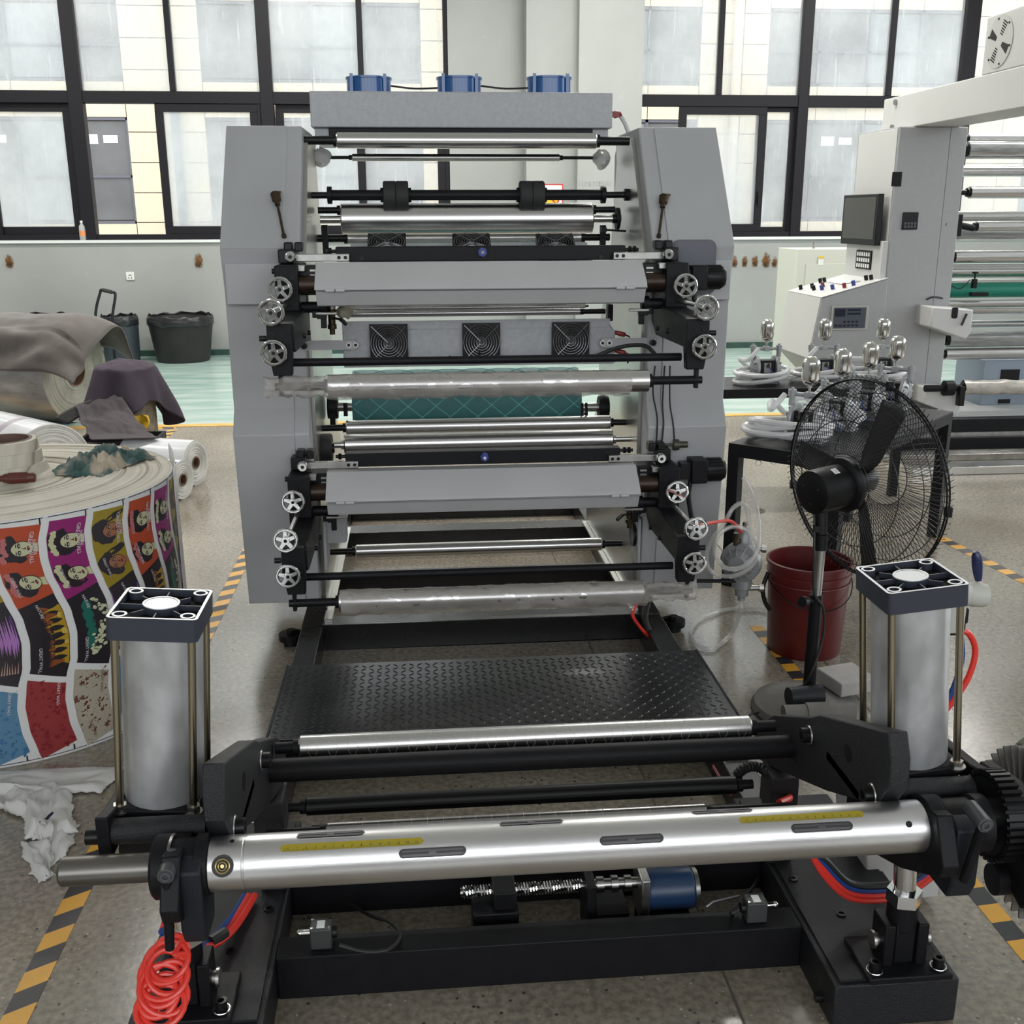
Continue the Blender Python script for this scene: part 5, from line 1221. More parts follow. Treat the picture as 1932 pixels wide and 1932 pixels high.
def poly(pts, k, z0, sc, r, mir_=1):
    """flat print on the roll: outline in (across, up) of a strip cell"""
    mb = MB(); vs = []
    for x, y in pts:
        z = z0 + y*sc; vs.append(onroll(cell(k, .5 + x*sc/(.102)*1.0, z), z, r))
    mb.add(vs, [tuple(range(len(vs)))]); return mb
def blob(cx, cy, rx, ry, seed, n=22, amp=.18, rot=0):
    o = []
    for j in range(n):
        t = 2*PI*j/n; q = 1 + amp*NZ.noise((math.cos(t)*1.7 + seed, math.sin(t)*1.7, seed*3.1)); x, y = rx*q*math.cos(t), ry*q*math.sin(t)
        o.append((cx + x*math.cos(rot) - y*math.sin(rot), cy + x*math.sin(rot) + y*math.cos(rot)))
    return o
def stamp(par, k, z0, sc, items):
    """items: (material, layer, outlines); every print colour is one part"""
    for n, m_, lay, outs in items:
        mb = MB()
        for o in outs:
            if len(o) < 3: continue
            c_ = (sum(x for x, y in o)/len(o), sum(y for x, y in o)/len(o))
            vs = [c_] + list(o)
            pts = []
            for x, y in vs:
                z = z0 + y*sc; u = .5 + x*sc/.105
                u = min(.985, max(.015, u)); pts.append(onroll(cell(k, u, z), z, .0008 + lay*.0003))
            N_ = len(o); mb.add(pts, [(0, 1+j, 1+(j+1) % N_) for j in range(N_)])
        part(mb, n, m_, par, ang=80)
def wordart(par, s, k, u, z, size, m_=None, vert=True, lay=6, spacing=.95):
    tm = text_mesh(s, size, 0, spacing); vs = []
    for v in tm.v:
        x, y = (v.y, -v.x) if vert else (v.x, v.y)
        zz = z + y; vs.append(onroll(cell(k, min(.985, max(.015, u + x/.105)), zz), zz, .0008 + lay*.0003))
    mb = MB(); mb.add(vs, tm.f); part(mb, 'lettering', m_ or WLET, par, ang=80)
def portrait(par, k, z0, face, hair, flowers, sd):
    # a woman's head lying on its side (crown to the left), as on the sheets
    it = [('hair', hair, 0, [blob(-.2, .02, .26, .29, sd, amp=.35), blob(-.02, -.17, .24, .16, sd+2, amp=.4)] + ([blob(.18, .34, .3, .09, sd+3, amp=.5, rot=.3)] if face is TAN else []))]
    if flowers: it.append(('flowers', PINK if flowers == 1 else SKIN, 1, [blob(-.30+.1*NZ.noise((j*1.7, sd, 0)), -.26+.085*j, .07, .062, sd+j, 9, .35) for j in range(7)]))
    it.append(('outline', INK, 1, [blob(.09, 0, .245, .195, sd+5, amp=.06)]))
    it.append(('face', face, 2, [blob(.09, 0, .225, .175, sd+5, amp=.06)]))
    it.append(('neck', face, 1, [[(.24, -.07), (.46, -.12), (.47, .10), (.26, .08)]]))
    dk = []
    for s_ in (-1, 1):
        dk += [blob(.03, s_*.085, .034, .06, sd+7, 12, .1), [(-.035, s_*.03), (-.05, s_*.09), (-.03, s_*.15), (-.022, s_*.09)], [(.015, s_*.14), (-.0, s_*.175), (.03, s_*.15)]]
    dk += [[(.06, .01), (.15, .018), (.165, .045), (.172, .0), (.165, -.03), (.15, -.01)], blob(.225, 0, .028, .058, sd+9, 12, .12)]
    it.append(('features', INK, 3, dk))
    it.append(('eyes', SKIN if face is TAN else WLET, 4, [blob(.036, s_*.085, .011, .028, 1, 10, 0) for s_ in (-1, 1)]))
    it.append(('lips', DRED, 4, [blob(.225, 0, .019, .046, 2, 10, .1)]))
    stamp(par, k, z0, .12, it)
random.seed(11)
kinds = [(OR, SKIN, INK, 1), (MG, SKIN, INK, 2), (YE, TAN, INK, 0)]
scenes = [0, 1, 2]
for k in range(-2, 7):
    T, S1, S2, S3, B = zlim(k)
    bgm, face, hair, fl_ = kinds[k % 3]
    bp_ = block(k, T, S1, bgm, 'portrait_panel')
    if -1 <= k <= 5:
        portrait(bp_, k, .655, face, hair, fl_, k*1.7); portrait(bp_, k, .553, face, hair, fl_, k*1.7+.5)
        wordart(bp_, 'GREAT WALL', k, .80, .655, .016); wordart(bp_, 'NATURE', k, .90, .655, .012)
        wordart(bp_, 'GREAT WALL', k, .22, .545, .011, lay=7)
    sc_ = (k+1) % 3      # 0 violet, 1 amber, 2 green
    mp_ = block(k, S1, S2, INK, 'scene_panel')
    if -1 <= k <= 5:
        if sc_ == 1:
            sky = [[(-.06, -.84 + .2*j), (.47, -.84 + .2*j), (.47, -.63 + .2*j), (-.06, -.63 + .2*j)] for j in range(8)]
            mount = []
            for j in range(9): y = -.75 + .18*j; w = random.uniform(.10, .34) if j not in (4, 5) else .06; mount.append([(-.06, y-.12), (w-.02, y-.02), (w, y+.03), (-.06, y+.12)])
            trees = []
            for j in range(30): y = -.84 + .056*j; w = random.uniform(-.02, .12) + (.14 if 12 < j < 17 else 0); trees.append([(-.12, y-.05), (w, y), (-.12, y+.05)])
            stamp(mp_, k, .385, .115, [('sky', AMB, 0, sky), ('mountains', RUSTY, 1, mount), ('trees', INK, 2, trees), ('moon', pcol('pale_amber', (.5, .36, .07)), 1, [blob(.36, .05, .07, .09, 3, 18, .15), blob(.38, -.25, .05, .06, 3, 14, .2), blob(.34, .5, .05, .08, 4, 14, .3)])])
        elif sc_ == 2:
            gl = [blob(-.08 + .12*NZ.noise((j, k, 3)), -.45+.25*j, .14, .16, j, 14, .3) for j in range(5)]
            lv = []
            for j in range(46): y = random.uniform(-.78, .70); x = .20 + .16*math.sin(y*4+1) + random.gauss(0, .09); lv.append(blob(x, y, random.uniform(.03, .075), random.uniform(.025, .06), j+k, 9, .5))
            br_ = []
            for j in range(16):
                y = random.uniform(-.75, .6); x = random.uniform(-.05, .15); a_ = random.uniform(-.7, .7); l_ = random.uniform(.15, .32)
                br_.append([(x, y-.012), (x + l_*math.cos(a_), y + l_*math.sin(a_)), (x, y+.014)])
            stamp(mp_, k, .385, .115, [('glow', pcol('sea', (.012, .12, .09)), 0, gl), ('leaves', MOON, 1, lv), ('branches', INK, 2, br_)])
        else:
            ry = [[(-.44+.042*j + .01*math.sin(j*3), -.25-.2*random.random()), (-.428+.042*j, .35+.4*random.random()), (-.42+.042*j, 0)] for j in range(21)]
            rl = [[(-.42+.06*j, -.84), (-.40+.06*j + .02*math.sin(j), -.45-.15*random.random()), (-.385+.06*j, -.84)] for j in range(14)]
            stamp(mp_, k, .385, .115, [('violet_haze', VIO, 0, [[(-.45, -.1), (.45, -.1), (.45, .72), (-.45, .72)]]), ('light_rays', LIL, 1, ry), ('ground_light', pcol('peach', (.42, .25, .2)), 1, rl)])
        wordart(mp_, 'NATURE', k, .45, .462, .012); wordart(mp_, 'GREAT WALL', k, .25, .315, .013)
    pat = [(PBLU, DBLU), (PRED, DRED), (PBEI, DBRN)][(k+1) % 3]
    lp_ = block(k, S3, B, pat[0], 'pattern_panel')
    if -1 <= k <= 5:
        mo_ = []
        for j in range(44):
            x, y = random.uniform(-.42, .42), random.uniform(-.95, .95)
            q_ = random.choice((0, 1, 2)); s_ = random.uniform(.035, .095)
            if q_ == 0: mo_ += [blob(x, y, s_*.8, s_*.4, j, 12, .9, random.random()*3), blob(x+s_*.5, y+s_*.6, s_*.4, s_*.25, j+9, 9, .7, random.random()*3)]
            elif q_ == 1: mo_ += [[(x-s_, y-.015), (x, y+.02), (x+s_, y-.01), (x, y+.002)], blob(x+s_*.6, y+.03, .03, .025, j, 8, .3)]
            else: mo_.append([(x+s_*math.cos(t*PI/5)*(1 if t % 2 else .45), y+s_*math.sin(t*PI/5)*(1 if t % 2 else .45)) for t in range(10)])
        for j in range(60): x, y = random.uniform(-.45, .45), random.uniform(-1, 1); mo_.append(blob(x, y, .012, .012, 1, 6, 0))
        stamp(lp_, k, .135, .115, [('motifs', pat[1], 1, mo_)])
        wordart(lp_, 'GREAT WALL', k, .80, .20, .012, pat[1] if (k+1) % 3 == 2 else WLET); wordart(lp_, 'NATURE', k, .3, .06, .014, pat[1])
# register marks along both edges of the sheet
tk = MB()
def rim_line(z, th0, th1, h): tk.surf(lambda u, v: onroll(th0 + (th1-th0)*u, z + h*(v-.5), .0008), 14, 1)
for k in range(-3, 7):
    c_ = cell(k, 1.05, .74); rim_line(.752-.017, c_-PW*.93, c_-.4, .0025); tk.surf(lambda u, v: onroll(c_ - PW*.1 + .45*(u-.5), .735 - .018*v, .0008), 1, 1)
    rim_line(.0035 + .008, c_-PW*.6, c_+PW*.3, .0022)
    tk.surf(lambda u, v: onroll(c_ + PW*.02 + .45*(u-.5), .012 + .016*v, .0008), 1, 1)
part(tk, 'register_marks', INK, roll_)
# loose outer turn of the sheet curling off at the right
def flap(u, v):
    th = 6 + 34*u; z = .01 + (RH_-.015 + .03*u)*v; return onroll(th, z, .004 + .055*u*u)
part(MB().surf(flap, 16, 6), 'loose_sheet', PRWHITE, roll_, solid=.002, ang=80)

# ---- screwdriver and rag on the roll
p = P(33, 902, Z=RH_+.034); ax = V((1, .16, -.02)).normalized()
sd = thing('screwdriver', 'screwdriver with a dark red ribbed handle lying on the printed roll', 'tool', p - V((0, 0, .016)))
q = MB().lathe([(0, .052), (.012, .052), (.0155, .048), (.0155, .03), (.0165, -.02), (.0135, -.038), (.009, -.045), (.009, -.052), (0, -.052)], p, ax, 20)
hd = part(q, 'handle', mat('red_brown_handle', (.10, .022, .014), .4), sd)
q = MB()
for k in range(12):
    t = 2*PI*k/12; u_ = ax.orthogonal().normalized(); w_ = ax.cross(u_); o_ = (u_*math.cos(t) + w_*math.sin(t))*.0157
    q.tube([p + o_ + ax*.03, p + o_*1.04 - ax*.025], .0016, 5)
part(q, 'grip_rib', MATS['red_brown_handle'], hd, kind='stuff')
part(MB().lathe([(0, -.05), (.011, -.05), (.006, -.065), (.011, -.075), (.005, -.09), (.0045, -.2), (0, -.2)], p, ax, 14), 'blade', BLACKG, sd)
m, N, L, b = nodes('stained_rag'); tc = N.new('ShaderNodeTexCoord')
L.new(ramp(noise(7, 4), [(.40, (.035, .085, .08)), (.5, (.10, .15, .14)), (.56, (.42, .36, .28)), (.70, (.50, .44, .34))]), b.inputs['Base Color']); b.inputs['Roughness'].default_value = .9
RAGM = m
p = P(196, 880, Z=RH_)
def rag(u, v):
    a = u*2-1; c = v*2-1
    ed = 1 - max(abs(a), abs(c))**3
    x = a*.095*(1 + .22*NZ.noise((a*1.5, c*1.5, 1)) + .12*NZ.noise((a*6, c*6, 9))); y = c*.15*(1 + .22*NZ.noise((a*1.5, c*1.5, 5)) + .1*NZ.noise((a*6, c*6, 4)))
    f1 = abs(NZ.noise((a*3.6 + c*1.4, c*1.5 - a*.9, 2.2))); f2 = abs(NZ.noise((a*2.4 - c*3.4, c*2.6 + a, 7.4)))
    h = .006 + ed*(.026*(1-min(1, f1*3.2)) + .024*(1-min(1, f2*3)) + .012*(1-a*a) + .012*NZ.noise((a*5, c*5, 8)))
    return V((p.x + x*.95 + y*.3, p.y + y - x*.2, RH_ + .010 + h - .012*(1-ed)))
solo(MB().surf(rag, 60, 60), 'rag', RAGM, 'crumpled green and cream rag lying on top of the printed roll', 'rag', ang=80, solid=.002)

# ================================================================ BEHIND: white rolls, metal roll, cloths, bins
FILMW = mat('white_film', (.70, .70, .72), .22, var=.1, scale=5, coat=.4)
ENDW = mat('film_end', (.62, .61, .57), .55, var=.2, scale=9)
CARD = mat('cardboard', (.17, .10, .06), .8)
def hroll(name, label, c, axis, r, length, rcore, ms=FILMW, group=None, cat='roll', rings=True, endm=ENDW):
    c = V(c); ax = V(axis).normalized()
    t = thing(name, label, cat, V((c.x, c.y, c.z - r)), group)
    part(MB().lathe([(r, 0), (r, length), (rcore, length)], c, ax, 64), 'wound_film', ms, t)
    pr = []; q = r; random.seed(int(r*1000))
    while q > rcore + .004: pr += [(q, random.uniform(-.003, .003) if q < r else 0), (q-.003, random.uniform(-.003, .003))]; q -= random.uniform(.007, .016) if r > .15 else random.uniform(.005, .01)
    part(MB().lathe(pr + [(rcore, 0)], c, ax, 64), 'end_face', endm, t, ang=12)
    part(MB().lathe([(rcore, -.004), (rcore-.008, -.004), (rcore-.008, .12), (0, .12)], c, ax, 32), 'core', CARD, t)
    return t
w_ = hroll('film_roll', 'large white film roll lying behind the printed roll', (-2.02, 5.85, .232), (-.72, .69, 0), .232, .95, .08)
p = V((-2.02, 5.85, .232))
part(MB().lathe([(.2327, .25), (.2327, .31)], p, V((-.72, .69, 0)), 64, a0=.0, a1=6.2), 'print_band', mat('pink_grey_print', (.35, .3, .34), .4), w_)
s1 = P(345, 905, Y=5.95)
hroll('film_roll', 'small white film roll, nearer of the two on the floor beside the press', (s1.x, 5.95, .112), (-.93, .36, 0), .112, .36, .036)
part(MB().tube([V((s1.x-.02, 5.93, .112)) + V((-.36*.105*math.cos(t)*-1*.0 + .36*.108*math.cos(t), .93*.108*math.cos(t), .108*math.sin(t))) for t in (1.2, 1.7, 2.2, 2.7)], .005, 6), 'blue_tape', BLUE, [o for o in bpy.data.objects if o.get('label', '').startswith('small white film roll, nearer')][0], 'strip of blue tape')
s2 = P(370, 880, Y=6.28)
hroll('film_roll', 'small white film roll, farther of the two on the floor beside the press', (s2.x, 6.28, .135), (-.93, .36, 0), .135, .45, .038)
mt = hroll('metal_roll', 'big roll in scuffed silver film under the brown cloth at the left', (-2.66, 8.45, .40), (-.95, .31, 0), .40, 1.6, .12, mat('silver_film', (.45, .45, .46), .3, .45, var=.45, scale=4, stretch=(1, 1, 3)), endm=mat('dirty_end', (.42, .40, .34), .7, var=.4, scale=5))
m, N, L, b = nodes('brown_felt'); tc = N.new('ShaderNodeTexCoord')
L.new(ramp(noise(5, 6), [(.3, (.055, .045, .04)), (.7, (.105, .09, .083))]), b.inputs['Base Color']); b.inputs['Roughness'].default_value = .95; b.inputs['Sheen Weight'].default_value = .3
FELT = m
PURP = mat('purple_felt', (.05, .036, .052), .95, var=.35, scale=7, bump=.3); DARKF = mat('dark_felt', (.062, .05, .056), .95, var=.3, scale=8, bump=.3)
ax = V((-.95, .31, 0)).normalized(); sd_ = V((0, 0, 1)).cross(ax)
def browncloth(u, v):
    s_ = -.30 + 2.0*u; a = -1.25 + 2.7*v
    fr_ = -sd_ if sd_.y > 0 else sd_
    rr = .432 + .02*fbm((s_*2.5, a*1.6, 0), 1, 1) + (.05*NZ.noise((s_*4, a*3, 7)) if a > .6 else 0)
    c_ = V((-2.66, 8.45, .40)) + ax*s_
    q = c_ + fr_*rr*math.sin(a) + V((0, 0, rr*math.cos(a)))
    if s_ < 0: q.z -= (-s_)**2*1.6*(1 + .5*math.sin(a*3)); q += fr_*.05*math.sin(a*5)*(-s_)*3
    q.z = max(q.z, .01)
    return q
solo(MB().surf(browncloth, 70, 60), 'brown_cloth', FELT, 'brown felt cloth draped over the silver roll', 'cloth', ang=80, solid=.006)
# upright tube roll hidden under the purple cloth
px_ = V((-1.93, 7.15, 0))
tr_ = thing('upright_roll', 'mottled upright roll standing under the purple cloth', 'roll', px_)
part(MB().lathe([(0, 0), (.17, 0), (.17, .56), (.05, .56)], px_, (0, 0, 1), 40), 'wound_film', mat('mottled_brown', (.34, .28, .20), .6, var=.5, scale=25), tr_)
tb = P(272, 700, Y=7.40)
solo(MB().lathe([(.022, 0), (.022, .60), (.017, .60), (.017, .0)], (tb.x, 7.40, 0), (.03, .02, 1), 24, True), 'cardboard_tube', mat('tube_board', (.34, .29, .22), .7, var=.4, scale=30), 'thin cardboard tube standing beside the purple cloth', 'tube')
def purple(u, v):
    t = 2*PI*u; f = .055*math.sin(t*5 + 1) + .03*math.sin(t*9)
    if v < .45: r = .20*(v/.45); z = .60 + .045*math.cos(v/.45*PI/2) + .012*fbm((math.cos(t)*r*9, math.sin(t)*r*9, 0), 1, 3)
    else:
        w = (v-.45)/.55; r = .20 + (.03 + .8*f*1.0)*w + .05*w; z = .60 - (.30 + .07*math.sin(t*2+.6) + .05*math.sin(t*3))*w
    r *= 1 + .05*NZ.noise((math.cos(t)*2, math.sin(t)*2, v*3))
    return V((px_.x + r*math.cos(t), px_.y + r*math.sin(t), z))
solo(MB().surf(purple, 80, 36, True), 'purple_cloth', PURP, 'dark purple felt cloth draped over the upright roll', 'cloth', ang=80, solid=.005)
def bil(A, B, C, D, u, v): return (A*(1-u) + B*u)*(1-v) + (D*(1-u) + C*u)*v
A_, B_, C_, D_ = P(140, 768, Y=7.0), P(232, 756, Y=6.9), P(302, 846, Y=6.32), P(175, 840, Y=6.3)
def darkcloth(u, v):
    q = bil(A_, B_, C_, D_, u, v); q.z += .045*math.sin(u*PI*1.0)*math.sin(v*PI)*.6 + .02*fbm((u*4, v*4, 0), 1, 6) + .05*max(0, math.sin(v*7+u*2))*(1-v)*.6
    q.x += .02*NZ.noise((v*6, 1, 1)); q.y += .015*NZ.noise((u*6, 2, 1)); q.z = max(q.z, .285 if v > .6 else .23)
    return q
solo(MB().surf(darkcloth, 44, 44), 'dark_cloth', DARKF, 'dark grey felt cloth sloping down onto the small white rolls', 'cloth', ang=80, solid=.006)
A2, B2, C2, D2 = P(100, 790, Y=6.9), P(206, 735, Y=6.98), P(218, 757, Y=6.96), P(128, 800, Y=6.86)
solo(MB().surf(lambda u, v: bil(A2, B2, C2, D2, u, v) + V((0, 0, .01*math.sin(u*5))), 16, 6), 'black_sheet', RUBBER, 'stiff black sheet leaning above the dark cloth', 'sheet', ang=80, solid=.006)
# low crate that carries the cloths
ct = thing('crate', 'low grey crate under the dark cloth', 'crate', (-1.75, 6.7, 0))
part(MB().box((-2.15, 6.62, 0), (-1.66, 6.96, .05)).box((-2.15, 6.62, .05), (-1.66, 6.64, .2)).box((-2.15, 6.94, .05), (-1.66, 6.96, .2)).box((-2.15, 6.64, .05), (-2.13, 6.94, .2)).box((-1.68, 6.64, .05), (-1.66, 6.94, .2)), 'body', RUBBER, ct, bev=.003)
p = P(266, 800, Y=6.9)
q = MB().surf(lambda u, v: V((p.x + (u-.5)*.09 + .015*math.sin(v*5), 6.86 + .03*math.sin(u*3) - .05*v, p.z + .06 - .11*v + .012*NZ.noise((u*5, v*5, 3)))), 14, 14)
solo(q, 'yellow_glove', mat('glove_yellow', (.70, .43, .02), .6, var=.2, scale=20), 'bright yellow rag hanging below the purple cloth', 'rag', ang=80, solid=.012)
# white rag on the floor
m, N, L, b = nodes('white_rag'); tc = N.new('ShaderNodeTexCoord')
L.new(mix((.60, .59, .57), (.012, .015, .04), ramp(noise(16, 2), [(.735, (0, 0, 0)), (.75, (1, 1, 1))])), b.inputs['Base Color']); b.inputs['Roughness'].default_value = .9
WR = m
def sheet_(pts, seed, h=.02):
    A, B, C, D = pts
    def fn(u, v):
        q = bil(A, B, C, D, u, v); e = min(u, 1-u, v, 1-v)
        q.x += .014*fbm((u*2.5, v*2.5, seed), 1, seed) + (.008*NZ.noise((u*22, v*22, seed)) if e < .03 else 0); q.y += .014*fbm((v*2.5, u*2.5, seed+3), 1, seed) + (.008*NZ.noise((v*22, u*22, seed)) if e < .03 else 0)
        q.z = .003 + h*.8*max(0, .35 + NZ.noise((u*2.2+seed, v*1.6, 1)) + .25*NZ.noise((u*6, v*5+seed, 2)))*min(1, e*7 + .08) + .0015*(seed % 4); return q
    return fn
g_ = lambda x, y: P(x, y, Z=0)
q = MB().surf(sheet_([g_(-60, 1458), g_(238, 1448), g_(196, 1500), g_(-60, 1512)], 1, .045), 50, 20)
q.surf(sheet_([g_(-20, 1490), g_(75, 1492), g_(70, 1560), g_(-20, 1520)], 2, .05), 24, 20)
q.surf(sheet_([g_(38, 1500), g_(128, 1495), g_(150, 1575), g_(42, 1590)], 3, .05), 30, 24)
q.surf(sheet_([g_(60, 1480), g_(115, 1482), g_(100, 1590), g_(64, 1590)], 6, .06), 24, 30)
q.surf(sheet_([g_(32, 1592), g_(100, 1590), g_(102, 1650), g_(76, 1666)], 4, .03), 24, 20)
q.surf(sheet_([g_(90, 1560), g_(152, 1560), g_(122, 1615), g_(96, 1640)], 5, .03), 18, 18)
solo(q, 'white_rag', WR, 'torn white rag with dark ink spots lying on the floor below the printed roll', 'rag', ang=80, solid=.002)
# ---- bins at the back wall
BINM = mat('bin_black', (.016, .014, .014), .5, var=.5, scale=6); BAG = mat('bin_liner', (.018, .018, .02), .25)
def bin_(loc, r0, r1, h, label, wide=1.0, m_=BINM):
    loc = V(loc); t = thing('waste_bin', label, 'bin', loc, None)
    q = MB().lathe([(0, 0), (r0, 0), (r0+.01, .03), (r1, h), (r1-.015, h), (r0-.01, .06), (0, .06)], (0, 0, 0), (0, 0, 1), 40)
    q.v = [V((v.x*wide, v.y, v.z)) + loc for v in q.v]; bo_ = part(q, 'tub', m_, t)
    q = MB().surf(lambda u, v: loc + V(((r1+.004 - .03*max(0, v-.5))*math.cos(2*PI*u)*wide, (r1+.004 - .03*max(0, v-.5))*math.sin(2*PI*u), h - .07 + .1*v + .03*NZ.noise((math.cos(2*PI*u)*4, math.sin(2*PI*u)*4, v*2)))), 70, 6, True)
    part(q, 'liner', BAG, t, 'crumpled black bin liner', ang=60, solid=.002)
    return t
bin_((-2.61, 12.06, 0), .27, .345, .48, 'wide black bin with a ragged liner standing alone by the wall', 1.03)
bin_((-3.24, 11.95, 0), .175, .20, .49, 'narrow dark barrel bin behind the black hand cart', 1.0, mat('barrel_blue_black', (.035, .045, .055), .45))
bin_((-4.15, 11.9, 0), .30, .36, .50, 'wide black bin half hidden behind the brown cloth', 1.3)
# ---- folding hand cart
hc = thing('hand_cart', 'black folding hand cart with a tall loop handle by the wall', 'cart', (-3.2, 11.3, 0))
a0, a1 = P(180, 600, Y=11.3), P(212, 606, Y=11.3); t0, t1 = P(188, 548, Y=11.35), P(217, 552, Y=11.35)
part(MB().tube(smooth([(a0.x, 11.25, .08), a0, t0 + V((-.0, 0, -.03)), t0 + V((.03, 0, .005)), t1 + V((-.03, 0, .005)), t1 + V((0, 0, -.03)), a1, (a1.x, 11.25, .08)], 6), .014, 10), 'handle', BLACKG, hc)
part(MB().tube([t0 + V((.03, 0, .005)), t1 + V((-.03, 0, .005))], .02, 12), 'grip', RUBBER, hc)
part(MB().box((a0.x, 11.24, .30), (a1.x, 11.27, a1.z-.02)), 'back_panel', BINM, hc, bev=.004)
part(MB().box((a0.x-.03, 10.95, .09), (a1.x+.03, 11.3, .115)), 'deck', BINM, hc, bev=.004)
for x in (a0.x-.02, a1.x+.05):
    for y in (11.0, 11.24): part(MB().lathe([(0, -.015), (.045, -.015), (.045, .015), (0, .015)], (x, y, .046), (1, 0, 0), 20), 'wheel', BRUSH, hc)
# ================================================================ STAND FAN
fb_ = V((1.225, 3.02, 0))
fan = thing('stand_fan', 'tall black industrial stand fan with a wire cage facing away', 'fan', fb_)
fd = V((.91, .41, .06)).normalized()                 # way it blows
fc = P(1630, 905, Y=3.12)                            # middle of the cage
fu = V((0, 0, 1)); fu = (fu - fd*fu.dot(fd)).normalized(); fr = fd.cross(fu)
ST = mat('cast_stone', (.20, .19, .175), .85, var=.3, scale=15, bump=.4)
part(MB().lathe([(0, 0), (.17, 0), (.18, .01), (.17, .03), (.08, .055), (.03, .06), (0, .06)], fb_, (0, 0, 1), 44), 'base', ST, fan, 'grey cast base')
mp_ = P(1552, 925, Y=3.03)
part(MB().cyl(fb_ + V((0, 0, .04)), (fb_.x, fb_.y, .40), .020, n=20), 'lower_pole', BLACK, fan)
pk = part(MB().cyl((fb_.x, fb_.y, .40), (fb_.x+.003, fb_.y, .58), .0155, n=20), 'inner_pole', BRUSH, fan)
part(MB().cyl((fb_.x, fb_.y, .55), (fb_.x, fb_.y, .60), .022, n=20).cyl((fb_.x, fb_.y, .60), (mp_.x, mp_.y, mp_.z-.05), .019, n=20).bc((fb_.x-.02, fb_.y-.01, .62), (.02, .012, .02)), 'neck', BLACKG, fan)
part(MB().cyl((fb_.x-.02, fb_.y-.012, .385), (fb_.x-.05, fb_.y-.03, .39), .009, n=10).cyl((fb_.x-.045, fb_.y-.03, .39), (fb_.x-.06, fb_.y-.04, .393), .017, n=12), 'clamp_knob', BLACKG, fan)
m0 = fc - fd*.228
mo = part(MB().lathe([(0, 0), (.055, 0), (.067, .006), (.069, .02), (.069, .12), (.076, .122), (.086, .13), (.086, .146), (.078, .155), (.0, .155)], m0, fd, 44), 'motor', BLACKG, fan, 'black round motor housing')
for k in (0, 1, 2): bolt(m0 + fr*.035*math.cos(k*2.1+.5) + fu*.035*math.sin(k*2.1+.5) + fd*.003, -fd, mo, .0035, .003, m_=BRUSH)
lp = m0 + fd*.07
lpn = (-fr*.55*1 + fu*.0 - V((0, .8, 0)) + fu*.35); lpn = (lpn - fd*lpn.dot(fd)).normalized(); lpt = fd.cross(lpn)
def plate_(c0, s0, n_, m_, par, w, h):
    q = MB(); q.add([c0 + fd*w*a - lpt*h*b_ for a, b_ in ((-1, -1), (1, -1), (1, 1), (-1, 1))], [(0, 1, 2, 3)]); return part(q, n_, m_, par)
plate_(lp + lpn*.0703, 0, 'rating_plate', PAPER, mo, .011, .012)
for k in range(4): plate_(lp + lpn*.0707 + lpt*(.006-.004*k), 0, 'printed_line', PENC, mo, .008, .0006)
# yoke
part(MB().tube(smooth([(fb_.x, fb_.y, mp_.z-.08), m0 + fd*.05 - fu*.085, m0 + fd*.05 - fu*.065], 5), .016, 12), 'tilt_joint', BLACKG, fan)
# blades
hubc = fc - fd*.015
hb = part(MB().lathe([(0, .055), (.03, .05), (.042, .03), (.042, -.02), (0, -.02)], hubc, fd, 28), 'hub', BLACKG, fan)
BL = mat('fan_blade_black', (.03, .03, .03), .5)
for k, th in enumerate((math.radians(65), math.radians(172), math.radians(-79))):
    def bl_(u, v, th=th):
        r = .035 + .25*u; w = .03 + .018*u; t = th + (v-.5)*2*w/max(r, .09)*.9
        tw = .010 - .020*v; return hubc + (fr*math.cos(t) + fu*math.sin(t))*r + fd*(tw + .01*math.sin(v*PI))
    part(MB().surf(bl_, 12, 8), 'blade', BL, hb if False else fan, solid=.002, ang=60)
# wire cage: two dished halves of radial wires, rings and clips
CR = .318
WIRE = mat('cage_wire', (.02, .02, .021), .35)
def wire(th, side, tw):
    pts = []
    for j in range(13):
        f_ = j/12; r = .095 + (CR-.095)*f_
        d_ = side*(.082*(1 - f_**3.2)) + (.0 if side > 0 else -.0)
        t = th + tw*f_
        pts.append(fc + (fr*math.cos(t) + fu*math.sin(t))*r + fd*d_)
    return pts
for side, n_, nm in ((-1, 110, 'rear_cage'), (1, 110, 'front_cage')):
    q = MB()
    for k in range(n_):
        th = 2*PI*k/n_; w_ = wire(th, side, .35*side)
        # zigzag end bends over the rim, as the bent wires do
        e_ = fc + (fr*math.cos(th+.35*side+.028) + fu*math.sin(th+.35*side+.028))*(CR+.012) + fd*side*.012
        q.tube(w_ + [e_], .0011, 4, caps=False)
    for r_, d_ in ((.097, .082), (.20, .070), (.27, .045)):
        q.torus(fc + fd*side*d_, fd, r_, .0016, 56, 5)
    part(q, nm, WIRE, fan, kind='stuff')
q = MB()
for d_ in (-.006, .006): q.torus(fc + fd*d_, fd, CR, .0032, 80, 6)
part(q, 'rim', BLACKG, fan)
for th in (75, 195, -45, -5, 150):
    t = math.radians(th); part(MB().bc(fc + (fr*math.cos(t) + fu*math.sin(t))*(CR+.003), (.02, .02, .03)), 'rim_clip', BLACKG, fan, bev=.003)
part(MB().tube(smooth([m0 + fd*.02 - fu*.06, fb_ + V((-.03, -.03, .55)), fb_ + V((-.02, -.03, .42)), fb_ + V((.015, -.03, .36)), fb_ + V((.02, -.025, .25)), fb_ + V((-.02, -.03, .12)), P(1500, 1300, Z=.05), P(1440, 1340, Z=.02), P(1412, 1352, Z=.02), P(1405, 1400, Z=.01)], 8), .004, 8), 'power_cord', CABLE, fan)
